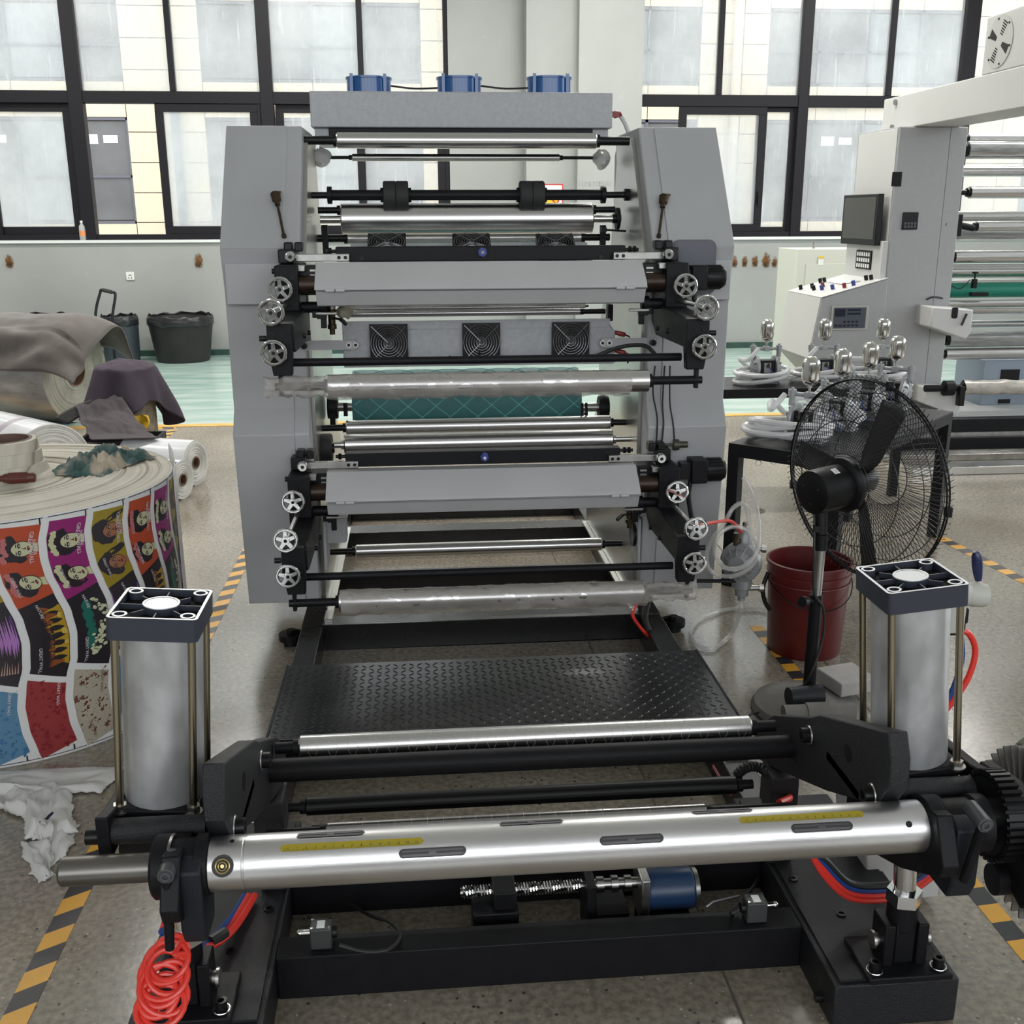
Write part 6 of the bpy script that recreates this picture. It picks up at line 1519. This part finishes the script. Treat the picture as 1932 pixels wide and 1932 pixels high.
# weights and board round the fan foot
p = P(1590, 1330, Z=.09)
solo(MB().box((1.30, 3.0, .058), (1.44, 3.14, .105), RZ(.25)), 'concrete_block', mat('block_grey', (.42, .40, .38), .9, var=.2, scale=10, bump=.4), 'pale concrete block weighing down the fan base', 'block', bev=.004)
for (x0, y0, x1, y1, z) in ((1.10, 2.98, 1.20, 3.0, .085), (1.08, 2.83, 1.22, 2.86, .08)):
    pass
a, c = P(1488, 1315, Z=.09), P(1525, 1312, Z=.09); solo(MB().lathe([(0, 0), (.032, 0), (.032, .11), (0, .11)], (a.x, a.y, .088), (1, .1, 0), 24), 'round_weight', CASTG, 'short dark round bar lying left of the fan pole', 'weight')
a = P(1478, 1345, Z=.085); solo(MB().lathe([(0, 0), (.026, 0), (.026, .07), (.031, .07), (.031, .14), (.026, .14), (.026, .22), (0, .22)], (a.x, a.y, .083), (1, -.02, 0), 24), 'pipe_weight', ST, 'grey pipe piece lying in front of the fan pole', 'weight')
a, c = P(1412, 1335, Z=.03), P(1500, 1282, Z=.03)
solo(MB().add([], []).box((-.30, -.14, 0), (.30, .14, .03)).xf(M.Translation(((a.x+c.x)/2+.08, (a.y+c.y)/2+.0, .0)) @ M.Rotation(.95, 4, 'Z')), 'wooden_board', mat('old_board', (.22, .17, .12), .8, var=.35, scale=6, stretch=(1, 12, 1)), 'worn wooden board on the floor under the fan', 'board', bev=.003) if False else None
bo_ = MB().box((-.22, -.15, 0), (.22, .15, .022)); bo_.xf(M.Translation((1.17, 3.20, 0)) @ M.Rotation(.75, 4, 'Z'))

# ================================================================ RED BUCKET
bk = V((1.395, 3.525, 0))
BRED = mat('bucket_red', (.105, .008, .008), .4, var=.25, scale=5, coat=.1)
bu = thing('bucket', 'dark red plastic bucket standing on the hazard tape', 'bucket', bk)
part(MB().lathe([(0, 0), (.128, 0), (.132, .006), (.145, .30), (.151, .302), (.151, .312), (.146, .314), (.147, .335), (.154, .337), (.154, .347), (.148, .35), (.144, .347), (.141, .30), (.128, .03), (0, .02)], bk, (0, 0, 1), 56), 'pail', BRED, bu)
part(MB().torus(bk + V((0, 0, .275)), (0, 0, 1), .1465, .004, 56, 8), 'rib', BRED, bu)
hd = []
for j in range(25):
    t = PI*j/24; hd.append(bk + V((-.155*math.cos(t), -.155*math.sin(t)*.98, .29 - .09*math.sin(t))))
part(MB().tube(hd, .0022, 6), 'wire_handle', BLACKG, bu)
part(MB().tube(smooth([bk + V((-.152, -.0, .30)), bk + V((-.175, -.02, .25)), bk + V((-.168, -.03, .20)), bk + V((-.15, -.04, .17))], 6), .008, 8), 'grip', BLACKG, bu)
part(MB().lathe([(.1375, .10), (.1425, .24)], bk, (0, 0, 1), 16, a0=2.0, a1=3.0), 'dried_paint', mat('dried_paint', (.45, .38, .30), .8, var=.5, scale=30), bu) if False else None

# ================================================================ PUMP HANGING BY THE PRESS (clear hose)
CLR = mat('clear_hose', (.70, .69, .66), .12, spec=1, alpha=.38, coat=.3)
hp = P(1398, 1060, Y=3.50)
GALV = mat('pump_grey', (.36, .37, .38), .4, .4, var=.15, scale=20)
hg = thing('hanging_pump', 'grey diaphragm pump with looped clear hose on a bar beside the press', 'pump', hp - V((0, 0, .15)))
nx = V((-.55, -.83, .0)).normalized()
part(MB().lathe([(0, .05), (.03, .05), (.045, .035), (.05, .03), (.052, .02), (.07, .018), (.074, .01), (.074, -.012), (.06, -.02), (0, -.03)], hp, nx, 36), 'pump_body', GALV, hg)
q = MB()
for k in range(12): t = 2*PI*k/12; u_ = nx.orthogonal().normalized(); w_ = nx.cross(u_); q.tube([hp + nx*.022 + (u_*math.cos(t)+w_*math.sin(t))*.066, hp + nx*.045 + (u_*math.cos(t)+w_*math.sin(t))*.03], .003, 5)
part(q, 'rib', GALV, hg, kind='stuff')
part(MB().lathe([(0, .115), (.016, .115), (.024, .10), (.028, .06), (.03, -.06), (.034, -.065), (.034, -.10), (.026, -.105), (.024, -.13), (.013, -.135), (.013, -.15), (0, -.15)], hp + V((.012, .01, 0)), (0, 0, 1), 24), 'valve_column', GALV, hg)
for d_, z in ((V((1, -.1, 0)), -.1), (V((1, -.2, 0)), .05)): part(MB().cyl(hp + V((.02, 0, z)), hp + V((.02, 0, z)) + d_.normalized()*.05, .01, n=12).cyl(hp + V((.02, 0, z)) + d_.normalized()*.05, hp + V((.02, 0, z)) + d_.normalized()*.066, .015, n=8), 'side_screw', BRUSH, hg)
part(MB().tube([P(1316, 1096, Y=3.48), P(1392, 1096, Y=3.50)], .0075, 10), 'support_bar', BLACKG, hg)
part(MB().cyl(hp + V((-.03, -.02, .07)), hp + V((-.03, -.02, .115)), .009, n=12).cyl(hp + V((.012, .01, .115)), hp + V((.012, .01, .145)), .011, n=8).cyl(hp + V((-.03, -.02, .075)), hp + V((.01, .01, .085)), .006, n=8), 'brass_fitting', BRASS, hg)
g = lambda x, y, Y=3.46: P(x, y, Y=Y)
part(MB().tube(smooth([hp + V((.012, .01, .14)), g(1413, 1000), g(1411, 965), g(1400, 950), g(1382, 960), g(1365, 990), g(1345, 1015), g(1333, 1045), g(1336, 1070), g(1355, 1085), g(1390, 1085, 3.42), g(1420, 1065, 3.40), g(1430, 1035, 3.40), g(1415, 1005, 3.40), g(1385, 993, 3.42), g(1355, 1010, 3.42), g(1350, 1045, 3.42), g(1370, 1072, 3.40), g(1405, 1068, 3.38), g(1428, 1040, 3.38), g(1432, 1000, 3.42), g(1428, 960), g(1418, 930), g(1403, 901)], 6), .0082, 10), 'clear_hose', CLR, hg, 'looped clear hose')
part(MB().tube(smooth([hp + V((.012, .01, -.14)), g(1398, 1150, 3.45), P(1380, 1195, Z=.03), P(1345, 1223, Z=.012), P(1312, 1215, Z=.012), P(1304, 1190, Z=.012), P(1325, 1165, Z=.012), P(1370, 1150, Z=.012), P(1425, 1147, Z=.012), P(1447, 1150, Z=.012)], 8), .0085, 10), 'drain_hose', CLR, hg, 'clear hose running to the bucket')

# ================================================================ PUMP TABLES
def frame_table(name, label, A, u, v, lu, lv, h, leg=.05, top=.03):
    A = V(A); u = V(u).normalized(); v = V(v).normalized()
    t = thing(name, label, 'table', A + u*lu/2 + v*lv/2)
    def obox(o, a, b_, z0, z1): 
        mb = MB(); q = [o, o+u*a, o+u*a+v*b_, o+v*b_]
        return mb.add([V((p.x, p.y, z0)) for p in q] + [V((p.x, p.y, z1)) for p in q], [(3, 2, 1, 0), (4, 5, 6, 7), (0, 1, 5, 4), (1, 2, 6, 5), (2, 3, 7, 6), (3, 0, 4, 7)])
    part(obox(A, lu, lv, h-top*.2, h), 'top', BLACKG, t, bev=.002)
    for o, a, b_ in ((A, lu, leg), (A + v*(lv-leg), lu, leg), (A + v*leg, leg, lv-2*leg), (A + u*(lu-leg) + v*leg, leg, lv-2*leg)): part(obox(o, a, b_, h-top*.2-leg, h-top*.2), 'rail', BLACK, t, bev=.002)
    for i in (0, 1):
        for j in (0, 1): part(obox(A + u*(lu-leg)*i + v*(lv-leg)*j, leg, leg, 0, h-top*.2-leg), 'leg', BLACK, t, bev=.002)
    return t
TU, TV = V((.70, .714, 0)), V((.714, -.70, 0))
A1 = V((1.285, 4.235, 0))
tb1 = frame_table('pump_table', 'black steel table carrying four pumps behind the fan', A1, TU, TV, 1.33, .50, .63)
for x, y in ((1431, 868), (1460, 866)):
    p = P(x, y, Y=4.14); part(MB().torus(p - V((0, 0, .012)), (.3, 1, 0), .011, .0013, 18, 5).tube([p, p + V((.01, 0, .02))], .002, 5), 'ring_hook', BRUSH, tb1)
tb2 = frame_table('pump_bench', 'long black steel bench carrying three pumps at the back', (1.50, 5.60, 0), (1, 0, 0), (0, 1, 0), 1.20, .46, .63, .045)
# ---- diaphragm pump
def pump_proto(loc):
    t = thing('diaphragm_pump', 'x', 'pump', loc, None)
    L_ = dict(local=True)
    part(MB().box((-.09, -.05, 0), (.09, .05, .008)), 'foot', GALV, t, local=True, bev=.002)
    for s in (-1, 1):
        c = part(MB().lathe([(0, .0), (.075, .0), (.078, .004), (.078, .016), (.066, .02), (.05, .032), (.02, .036), (0, .036)], (s*.052, 0, .095), (s, 0, 0), 32), 'chamber', GALV, t, local=True)
        q = MB()
        for k in range(10): a = 2*PI*k/10; q.bc((s*.078, .045*math.cos(a), .095+.045*math.sin(a)), (.018, .04, .005), RX(a))
        part(q, 'rib', GALV, c, kind='stuff', local=True)
        part(MB().cyl((s*.082, 0, .16), (s*.082, 0, .225), .015, n=16).cyl((s*.082, 0, .205), (s*.082, 0, .235), .019, n=16).cyl((s*.082, 0, .235), (s*.082, 0, .245), .008, n=6), 'elbow', GALV, t, local=True)
        part(MB().cyl((s*.07, 0, .0), (s*.07, 0, .05), .014, n=14), 'inlet_leg', GALV, t, local=True)
    part(MB().cyl((-.085, 0, .215), (.085, 0, .215), .0105, n=16).bc((0, 0, .215), (.035, .035, .03)), 'manifold', GALV, t, local=True, bev=.002)
    part(MB().cyl((-.075, 0, .02), (.075, 0, .02), .013, n=16), 'lower_manifold', GALV, t, local=True)
    part(MB().bc((0, 0, .095), (.095, .085, .10)), 'centre_block', BLACKG, t, local=True, bev=.004)
    part(MB().bc((0, -.045, .095), (.045, .012, .07)), 'air_valve', GALV, t, local=True, bev=.003)
    part(MB().cyl((0, -.05, .11), (0, -.075, .11), .009, n=8).cyl((0, -.07, .11), (0, -.07, .13), .007, n=8), 'brass_fitting', BRASS, t, local=True)
    part(MB().tube(smooth([(0, -.075, .11), (.01, -.09, .09), (.03, -.10, .05), (.06, -.11, .01)], 5), .004, 6), 'air_tube', BLUE, t, local=True)
    part(MB().cyl((0, 0, .225), (0, 0, .26), .006, n=10).cyl((0, 0, .25), (0, 0, .262), .012, n=6), 'neck', BRUSH, t, local=True)
    ce = [(0, .258)] + [(.041*math.sin(a), .299 - .041*math.cos(a)) for a in (.3, .6, .9, 1.2, 1.5)] + [(.041, .365)] + [(.041*math.sin(a), .362 + .036*math.cos(a)) for a in (1.4, 1.1, .8, .5, .2)] + [(0, .398)]
    part(MB().lathe(ce, (0, 0, 0), (0, 0, 1), 36), 'pulsation_capsule', mat('capsule_steel', (.62, .60, .57), .12, 1), t, 'polished steel capsule', local=True)
    return t
HOSE = mat('braided_hose', (.70, .70, .71), .22, spec=.8, alpha=.72)
def coil(loc, label, seed, R=.15, turns=5, zbase=.0, group='coiled clear hoses'):
    random.seed(seed); pts = []; n = turns*22; r_ = .0125
    ph = random.uniform(0, 6)
    for k in range(n+1):
        t = ph + 2*PI*k/22; lay = k/22
        R2 = R + .014*math.sin(lay*2.1 + seed) + .012*math.sin(t*2 + seed)
        pts.append(V((R2*math.cos(t)*1.1, R2*.82*math.sin(t), r_ + .013*lay + .012*math.sin(t + lay*1.7 + seed) + .012)))
    pts += smooth([pts[-1], pts[-1] + V((-.05, .02, .05)), V((-.09, -.03, .14)), V((-.03, -.02, .20))], 6)[1:]
    return solo(MB().tube(pts, r_, 8).xf(M.Translation(V(loc) + V((0, 0, zbase)))), 'hose_coil', HOSE, label, 'hose', None)
front = [(.24, 'nearest of the row'), (.57, 'second of the row'), (.89, 'third of the row'), (1.235, 'farthest of the row')]
back = [((1448, 620), 5.82, 'leftmost'), ((1557, 622), 5.82, 'middle'), ((1666, 630), 5.82, 'rightmost')]
proto = None
for (u_, w_) in front:
    q_ = A1 + TU*u_ + TV*.235; loc = (q_.x, q_.y, .63); lab = 'grey pump with steel capsule, %s on the table behind the fan' % w_
    if proto is None: proto = pump_proto(loc); proto['label'] = lab; proto['group'] = 'pumps on the front table'; o = proto; o.rotation_euler = (0, 0, -.75); o.scale = (.9,)*3
    else: o = dup(proto, loc, -.75, lab, 'pumps on the front table', .9)
for (px, Y, w_) in back:
    p = P(*px, Y=Y); o = dup(proto, (p.x, Y, .63), 0, 'grey pump with steel capsule, %s of three on the back bench' % w_, 'pumps on the back bench', .9)
q_ = A1 + TU*.20 + TV*.17; coil((q_.x, q_.y, .63), 'braided clear hose coil at the near left end of the pump table', 3, .15, 5)
q_ = A1 + TU*.62 + TV*.17; coil((q_.x, q_.y, .63), 'braided clear hose coil around the second pump on the table', 5, .14, 4)
for k, ((px, Y, w_), nm) in enumerate(zip(back, ('left', 'middle', 'right'))): 
    p = P(*px, Y=Y); coil((p.x-.03, Y-.03, .63), 'braided clear hose coil around the %s pump on the back bench' % w_, 7+k, .12, 4)

# ================================================================ SLITTER (white machine at the right)
sl = thing('slitting_machine', 'white slitting machine with control console and many rollers at the right', 'machine', (3.6, 7.1, 0))
CY = 6.9
col_ = part(MB().box((3.10, CY, .12), (3.56, 7.55, 2.09)), 'column', MGREY, sl, bev=.004)
part(MB().box((3.105, CY-.006, .14), (3.44, CY+.01, 2.085)), 'door', MGREY, col_, bev=.002); part(MB().box((3.445, CY-.004, .14), (3.556, CY+.01, 2.085)), 'edge_panel', MGREY, col_, bev=.002)
part(MB().box((3.094, CY+.01, .9), (3.1, 7.52, 2.08)), 'left_panel', WHITEM, col_, bev=.002)
a = P(1692, 338, Y=CY-.01); part(MB().bc((a.x, CY-.009, a.z), (.065, .008, .09)), 'latch', BLACK, col_, bev=.002)
a = P(1717, 417, Y=CY-.01); kp = part(MB().bc((a.x, CY-.01, a.z), (.105, .012, .11)), 'keypad', BLACKG, col_, bev=.003)
q = MB()
for i in range(4):
    for j in range(2): q.bc((a.x-.033+.022*i, CY-.017, a.z-.035+.02*j), (.014, .003, .014))
part(q, 'keys', mat('key_grey', (.08, .09, .11), .4), kp, kind='stuff')
# overhead beam running towards the camera with a fan box
bm_ = part(MB().box((3.2, 3.9, 2.09), (3.5, 7.40, 2.30)), 'overhead_beam', WHITEM, sl, bev=.006)
for p_ in ((1684, 191), (1678, 239)): 
    a = P(*p_, X=3.2); part(MB().cyl((3.2, a.y-.06, 2.265 if p_[1] < 200 else 2.11), (3.185, a.y-.06, 2.265 if p_[1] < 200 else 2.11), .018, n=8), 'bolt', BRUSH, bm_)
fx = part(MB().box((3.2, 4.6, 2.30), (3.6, 6.12, 2.60)), 'fan_housing', WHITEM, bm_, bev=.006)
fc2 = V((3.196, 5.96, 2.455))
part(MB().cyl(fc2, fc2 + V((.006, 0, 0)), .135, n=40), 'fan_plate', mat('fan_plate_grey', (.5, .5, .48), .4), bm_)
q = MB()
for k in range(4):
    t0_ = k*PI/2 + .5
    for j in range(6):
        r = .04 + .013*j; q.bc(fc2 + V((-.001, r*math.cos(t0_), r*math.sin(t0_))), (.003, .006, .01+.22*r*1.6), RX(t0_))
part(q, 'vent_slot', BLACKG, bm_, kind='stuff')
q = MB()
for k in range(6): t = 2*PI*k/6+.3; q.cyl(fc2 + V((-.003, .12*math.cos(t), .12*math.sin(t))), fc2 + V((0, .12*math.cos(t), .12*math.sin(t))), .006, n=8)
part(q, 'screw', BLACKG, bm_)
# base beams
part(MB().box((1.9 if 0 else 3.0, 6.72, .13), (9.4, 6.82, .215)).box((3.0, 6.66, .0), (9.4, 6.80, .10)), 'base_beam', BLACK, sl, bev=.003)
part(MB().box((3.0, 6.70, .10), (9.4, 6.9, .13)), 'step', BRUSH, sl); part(MB().box((3.0, 6.82, .1), (9.4, 7.9, .222)), 'deck', mat('deck_pale', (.60, .60, .58), .35), sl)
# console on its left
cons = part(MB().prism([(2.66, 1.02), (3.10, 1.14), (3.10, .45), (2.80, .42), (2.60, .62)], 'y', 6.86, 7.5), 'console', MGREY, sl, 'sloping control console', bev=.006)
dk_ = part(MB().prism([(2.655, 1.022), (2.66, 1.028), (3.10, 1.148), (3.10, 1.142)], 'y', 6.855, 7.505), 'desk', WHITEM, cons, bev=.001)
part(MB().prism([(2.655, 1.02), (2.66, 1.02), (2.602, .625), (2.597, .625)], 'y', 6.87, 7.5), 'side_cover', WHITEM, cons)
def on_desk(u, y): return V((2.66 + .44*u, y, 1.03 + .12*u))
for u, y, m_ in ((.10, 7.38, BLACKG), (.16, 7.2, BLACKG), (.22, 7.12, KNOB), (.22, 7.3, BLACKG), (.30, 7.02, KNOB), (.32, 7.22, REDP), (.42, 6.95, REDP), (.55, 6.94, KNOB), (.45, 7.42, BLACKG), (.50, 7.40, BLACKG), (.80, 7.0, BLACKG), (.84, 6.96, BLACKG)):
    q = on_desk(u, y); part(MB().cyl(q, q + V((-.008, 0, .03)), .013, n=14), 'switch', m_, cons); 
part(MB().add([on_desk(.5, 7.1) + V((0, 0, .003)), on_desk(.72, 7.0) + V((0, 0, .003)), on_desk(.72, 7.3) + V((0, 0, .003)), on_desk(.5, 7.35) + V((0, 0, .003))], [(0, 1, 2, 3)]), 'mouse_pad', PAPER, cons, solid=.002)
part(MB().box((3.06, 6.90, 1.11), (3.10, 7.5, 1.38)), 'upright', WHITEM, cons, bev=.004)
kp2 = part(MB().box((3.052, 7.05, 1.19), (3.06, 7.30, 1.315)), 'keypad', BLACKG, cons)
q = MB()
for i in range(6):
    for j in range(3): q.box((3.048, 7.07+.037*i, 1.20+.038*j), (3.052, 7.09+.037*i, 1.225+.038*j))
part(q, 'keys', PAPER, cons, kind='stuff')
mn = part(MB().box((3.02, 6.94, 1.35), (3.06, 7.52, 1.68)), 'monitor', BLACKG, cons, 'black flat monitor', bev=.004)
part(MB().box((3.018, 6.97, 1.39), (3.021, 7.49, 1.66)), 'screen', mat('dark_screen', (.05, .05, .047), .25), cons)
a, c = P(1570, 577, Y=6.85), P(1636, 622, Y=6.85)
hm = part(MB().box((a.x, 6.845, c.z), (c.x, 6.86, a.z)), 'control_panel', mat('panel_frame', (.42, .42, .38), .5), cons, bev=.003)
part(MB().box((a.x+.014, 6.842, c.z+.012), (c.x-.02, 6.846, a.z-.012)), 'panel_face', mat('panel_blue_grey', (.05, .06, .085), .35), cons)
q = MB()
for i in range(6): q.bc((a.x+.035+.028*i, 6.840, c.z+.03), (.016, .003, .012)); q.bc((a.x+.035+.028*i, 6.840, c.z+.055), (.016, .003, .010)) if i > 1 else None
part(q, 'panel_keys', BLACKG, cons, kind='stuff'); q = MB().bc((a.x+.055, 6.841, a.z-.045), (.07, .003, .05)).bc((a.x+.15, 6.841, a.z-.028), (.09, .003, .014)).bc((a.x+.15, 6.841, a.z-.052), (.09, .003, .014)); part(q, 'display', mat('display_dark', (.015, .02, .035), .15), cons)
part(MB().tube(smooth([P(1748, 565, Y=6.88), P(1762, 560, Y=6.85), P(1778, 563, Y=6.9)], 5), .006, 8), 'cable', CABLE, sl)
# rollers
def sroll(px, py, r, Y=7.15, m_=STEEL, end=None, lab=None):
    p = P(px, py, Y=Y); R = r/ppm(p); o = part(MB().cyl((p.x, Y, p.z), (p.x+2.6, Y, p.z), R, n=32), 'roller', m_, sl, lab)
    part(MB().cyl((3.5, Y, p.z), (p.x, Y, p.z), R*.45, n=14).cyl((p.x-.02, Y, p.z), (p.x, Y, p.z), R*.75, n=14), 'roller_shaft', BLACKG, o); return o
FILMR = mat('clear_film_roll', (.50, .50, .50), .15, .6, var=.4, scale=9, stretch=(1, 8, 8))
for px, py, r, Y in ((1826, 262, 9, 7.3), (1824, 283, 16, 7.1), (1812, 323, 10, 7.2), (1829, 363, 11, 7.0), (1802, 408, 9, 7.3), (1842, 428, 10, 7.0), (1799, 485, 12, 7.0), (1790, 512, 14, 7.2), (1784, 534, 6, 7.4), (1776, 573, 6, 7.0), (1790, 585, 8, 7.1), (1790, 612, 7, 7.3), (1788, 641, 14, 7.2), (1782, 668, 11, 7.2)):
    sroll(px, py, r, Y, FILMR if py in (283, 641) else STEEL)
sroll(1778, 548, 14, 7.1, mat('green_rubber', (.005, .19, .125), .4), lab='green rubber covered roller')
part(MB().cyl((3.6, 7.35, 1.42), (6.2, 7.35, 1.42), .05, n=20), 'roller', FILMR, sl)
a = P(1802, 425, Y=6.95); bx = part(MB().bc(a, (.07, .06, .14)).cyl(a + V((.03, 0, 0)), a + V((.13, 0, -.02)), .022, n=14), 'sensor_arm', BLACK, sl, bev=.004)
part(MB().tube(smooth([a, a + V((-.05, -.04, .06)), a + V((-.09, -.05, .0)), a + V((-.06, -.04, -.05))], 6), .005, 6), 'cable', CABLE, bx)
a = P(1838, 535, Y=6.95); cm = part(MB().bc(a, (.03, .03, .06)).cyl(a + V((0, 0, .03)), a + V((0, 0, .07)), .006, n=8).cyl(a + V((0, 0, .065)), a + V((0, 0, .078)), .02, n=10).bc(a + V((.04, 0, -.07)), (.12, .04, .025)), 'camera_clamp', BLACK, sl, bev=.003)
part(MB().tube(smooth([P(1784, 532, Y=6.95), P(1810, 545, Y=6.93), P(1830, 528, Y=6.93)], 6), .004, 6), 'cable', CABLE, cm)
for (x0, y0, x1, y1) in ((1752, 578, 1822, 638), (1738, 728, 1802, 780)):
    a, c = P(x0, y0, Y=6.72), P(x1, y1, Y=6.72)
    sb = part(MB().prism([(a.x, a.z), (c.x, a.z-.02), (c.x, c.z+.04), (c.x-.03, c.z), (a.x, c.z+.08)], 'y', 6.66, 6.9), 'shaft_saddle', WHITEM, sl, bev=.008)
    if y0 < 600: part(MB().tube([P(1824, 592, Y=6.64), P(1814, 614, Y=6.64)], .008, 8), 'latch_handle', BLACKG, sb); part(MB().prism(rrect(P(1796, 600, Y=6.65).x, P(1807, 600, Y=6.65).x, P(1800, 601, Y=6.65).z, P(1800, 580, Y=6.65).z, .012), 'y', 6.655, 6.665), 'slot', BLACKG, sb)
a = P(1745, 733, Y=6.62); wz = a.z
ws = part(MB().cyl((a.x, 6.62, wz), (a.x+.36, 6.62, wz), .022, n=20).cyl((a.x+.13, 6.62, wz), (a.x+.19, 6.62, wz), .05, n=24), 'winding_shaft', BLACK, sl)
def wfilm(u, v): t = 2*PI*v; r = .047 + .008*fbm((u*30, math.cos(t)*1.5, math.sin(t)*1.5), 1, 2); return V((a.x+.26 + 2.6*u, 6.62 + r*math.cos(t), wz + r*math.sin(t)))
part(MB().surf(wfilm, 90, 20), 'wrapped_core', mat('wrap_film', (.50, .47, .42), .3, var=.3, scale=20), ws, 'wound shaft in crumpled clear wrap', ang=80)
part(MB().bc((a.x+.24, 6.60, wz-.05), (.04, .05, .13)), 'shaft_clamp', BLACKG, ws, bev=.006)
a, c = P(1858, 680, Y=7.2), P(1932, 785, Y=7.2)
bgx = part(MB().box((a.x, 7.2, .222), (a.x+.9, 7.6, a.z)), 'drive_cabinet', mat('cabinet_blue_grey', (.24, .29, .35), .45), sl, 'blue grey drive cabinet', bev=.004)
p = P(1905, 710, Y=7.2); part(MB().bc((p.x, 7.198, p.z), (.14, .006, .10)).bc((p.x-.02, 7.198, p.z-.18), (.09, .006, .03)), 'cabinet_opening', BLACKG, bgx)
part(MB().bc((4.5, 7.2, 1.0), (.35, .2, .16)), 'drive_cabinet', MATS['cabinet_blue_grey'], sl, bev=.004)
for y0, y1, z in ((6.42, 6.56, .045), (6.05, 6.2, .05)):
    part(MB().box((3.0, y0, 0), (9.4, y1, z)), 'floor_rail', BRUSH if y0 > 6.3 else ALU, sl, bev=.003)
# cream switch cabinet by the wall
p0, p1 = P(1504, 470, Y=9.5), P(1604, 472, Y=9.5)
sc_ = thing('switch_cabinet', 'cream steel switch cabinet standing behind the console', 'cabinet', ((p0.x+p1.x)/2, 9.7, 0))
part(MB().box((p0.x, 9.5, 0), (p1.x+.35, 10.0, p0.z)), 'body', mat('cabinet_cream', (.60, .60, .53), .5), sc_, bev=.005)
part(MB().box((p0.x+.09, 9.492, .3), (p1.x+.02, 9.5, p0.z-.13)), 'door', MATS['cabinet_cream'], sc_, bev=.003)
q = P(1549, 492, Y=9.49); dl = part(MB().bc((q.x, 9.49, q.z), (.05, .003, .08)), 'door_label', PAPER, sc_); part(MB().bc((q.x, 9.487, q.z+.03), (.05, .003, .018)), 'label_band', SIGNY, sc_)
part(MB().cyl((p0.x+.19, 9.6, p0.z), (p0.x+.19, 9.6, p0.z+.06), .012, n=10), 'lifting_stud', BRUSH, sc_)
# leaf of litter on the floor
p = P(1435, 963, Z=.004); lf = MB().surf(lambda u, v: p + V((.05*(u-.5), .02*math.sin(u*PI)*(v-.5)*2, .006*u*(1-u)*4)), 8, 4)
solo(lf, 'dry_leaf', mat('leaf_brown', (.16, .09, .04), .8), 'curled dry brown scrap on the floor under the pump table', 'litter', solid=.001, ang=80)
p = P(328, 986, Z=.01)
solo(MB().lathe([(0, 0), (.018, .004), (.02, .02), (.012, .03), (0, .03)], (p.x, p.y, .012), (1, .3, .1), 12), 'scrap', RUBBER, 'small black scrap on the floor beside the printed roll', 'litter')
p = P(333, 1004, Z=.01)
q = MB().surf(lambda u, v: V((p.x + .05*(u-.5), p.y + .05*(v-.5), .004 + .02*abs(NZ.noise((u*4, v*4, 2))))), 8, 8)
solo(q, 'scrap', mat('blue_white_print', (.12, .2, .5), .5, var=.9, scale=40, col2=(.7, .7, .7)), 'small crumpled blue and white wrapper on the floor beside the printed roll', 'litter', solid=.001, ang=80)
a, c = P(1052, 1060, Z=.106), P(1082, 1053, Z=.106)
pe = thing('marker_pen', 'black marker pen lying on the low black beam under the press', 'pen', ((a.x+c.x)/2, (a.y+c.y)/2, .1))
part(MB().lathe([(0, 0), (.003, .002), (.0055, .012), (.0055, .08), (0, .08)], (a.x, 4.23, .106), (1, .08, 0), 12), 'barrel', BLACKG, pe); part(MB().lathe([(.0062, .055), (.0062, .088), (0, .088)], (a.x, 4.23, .106), (1, .08, 0), 12), 'cap', CABLE, pe)
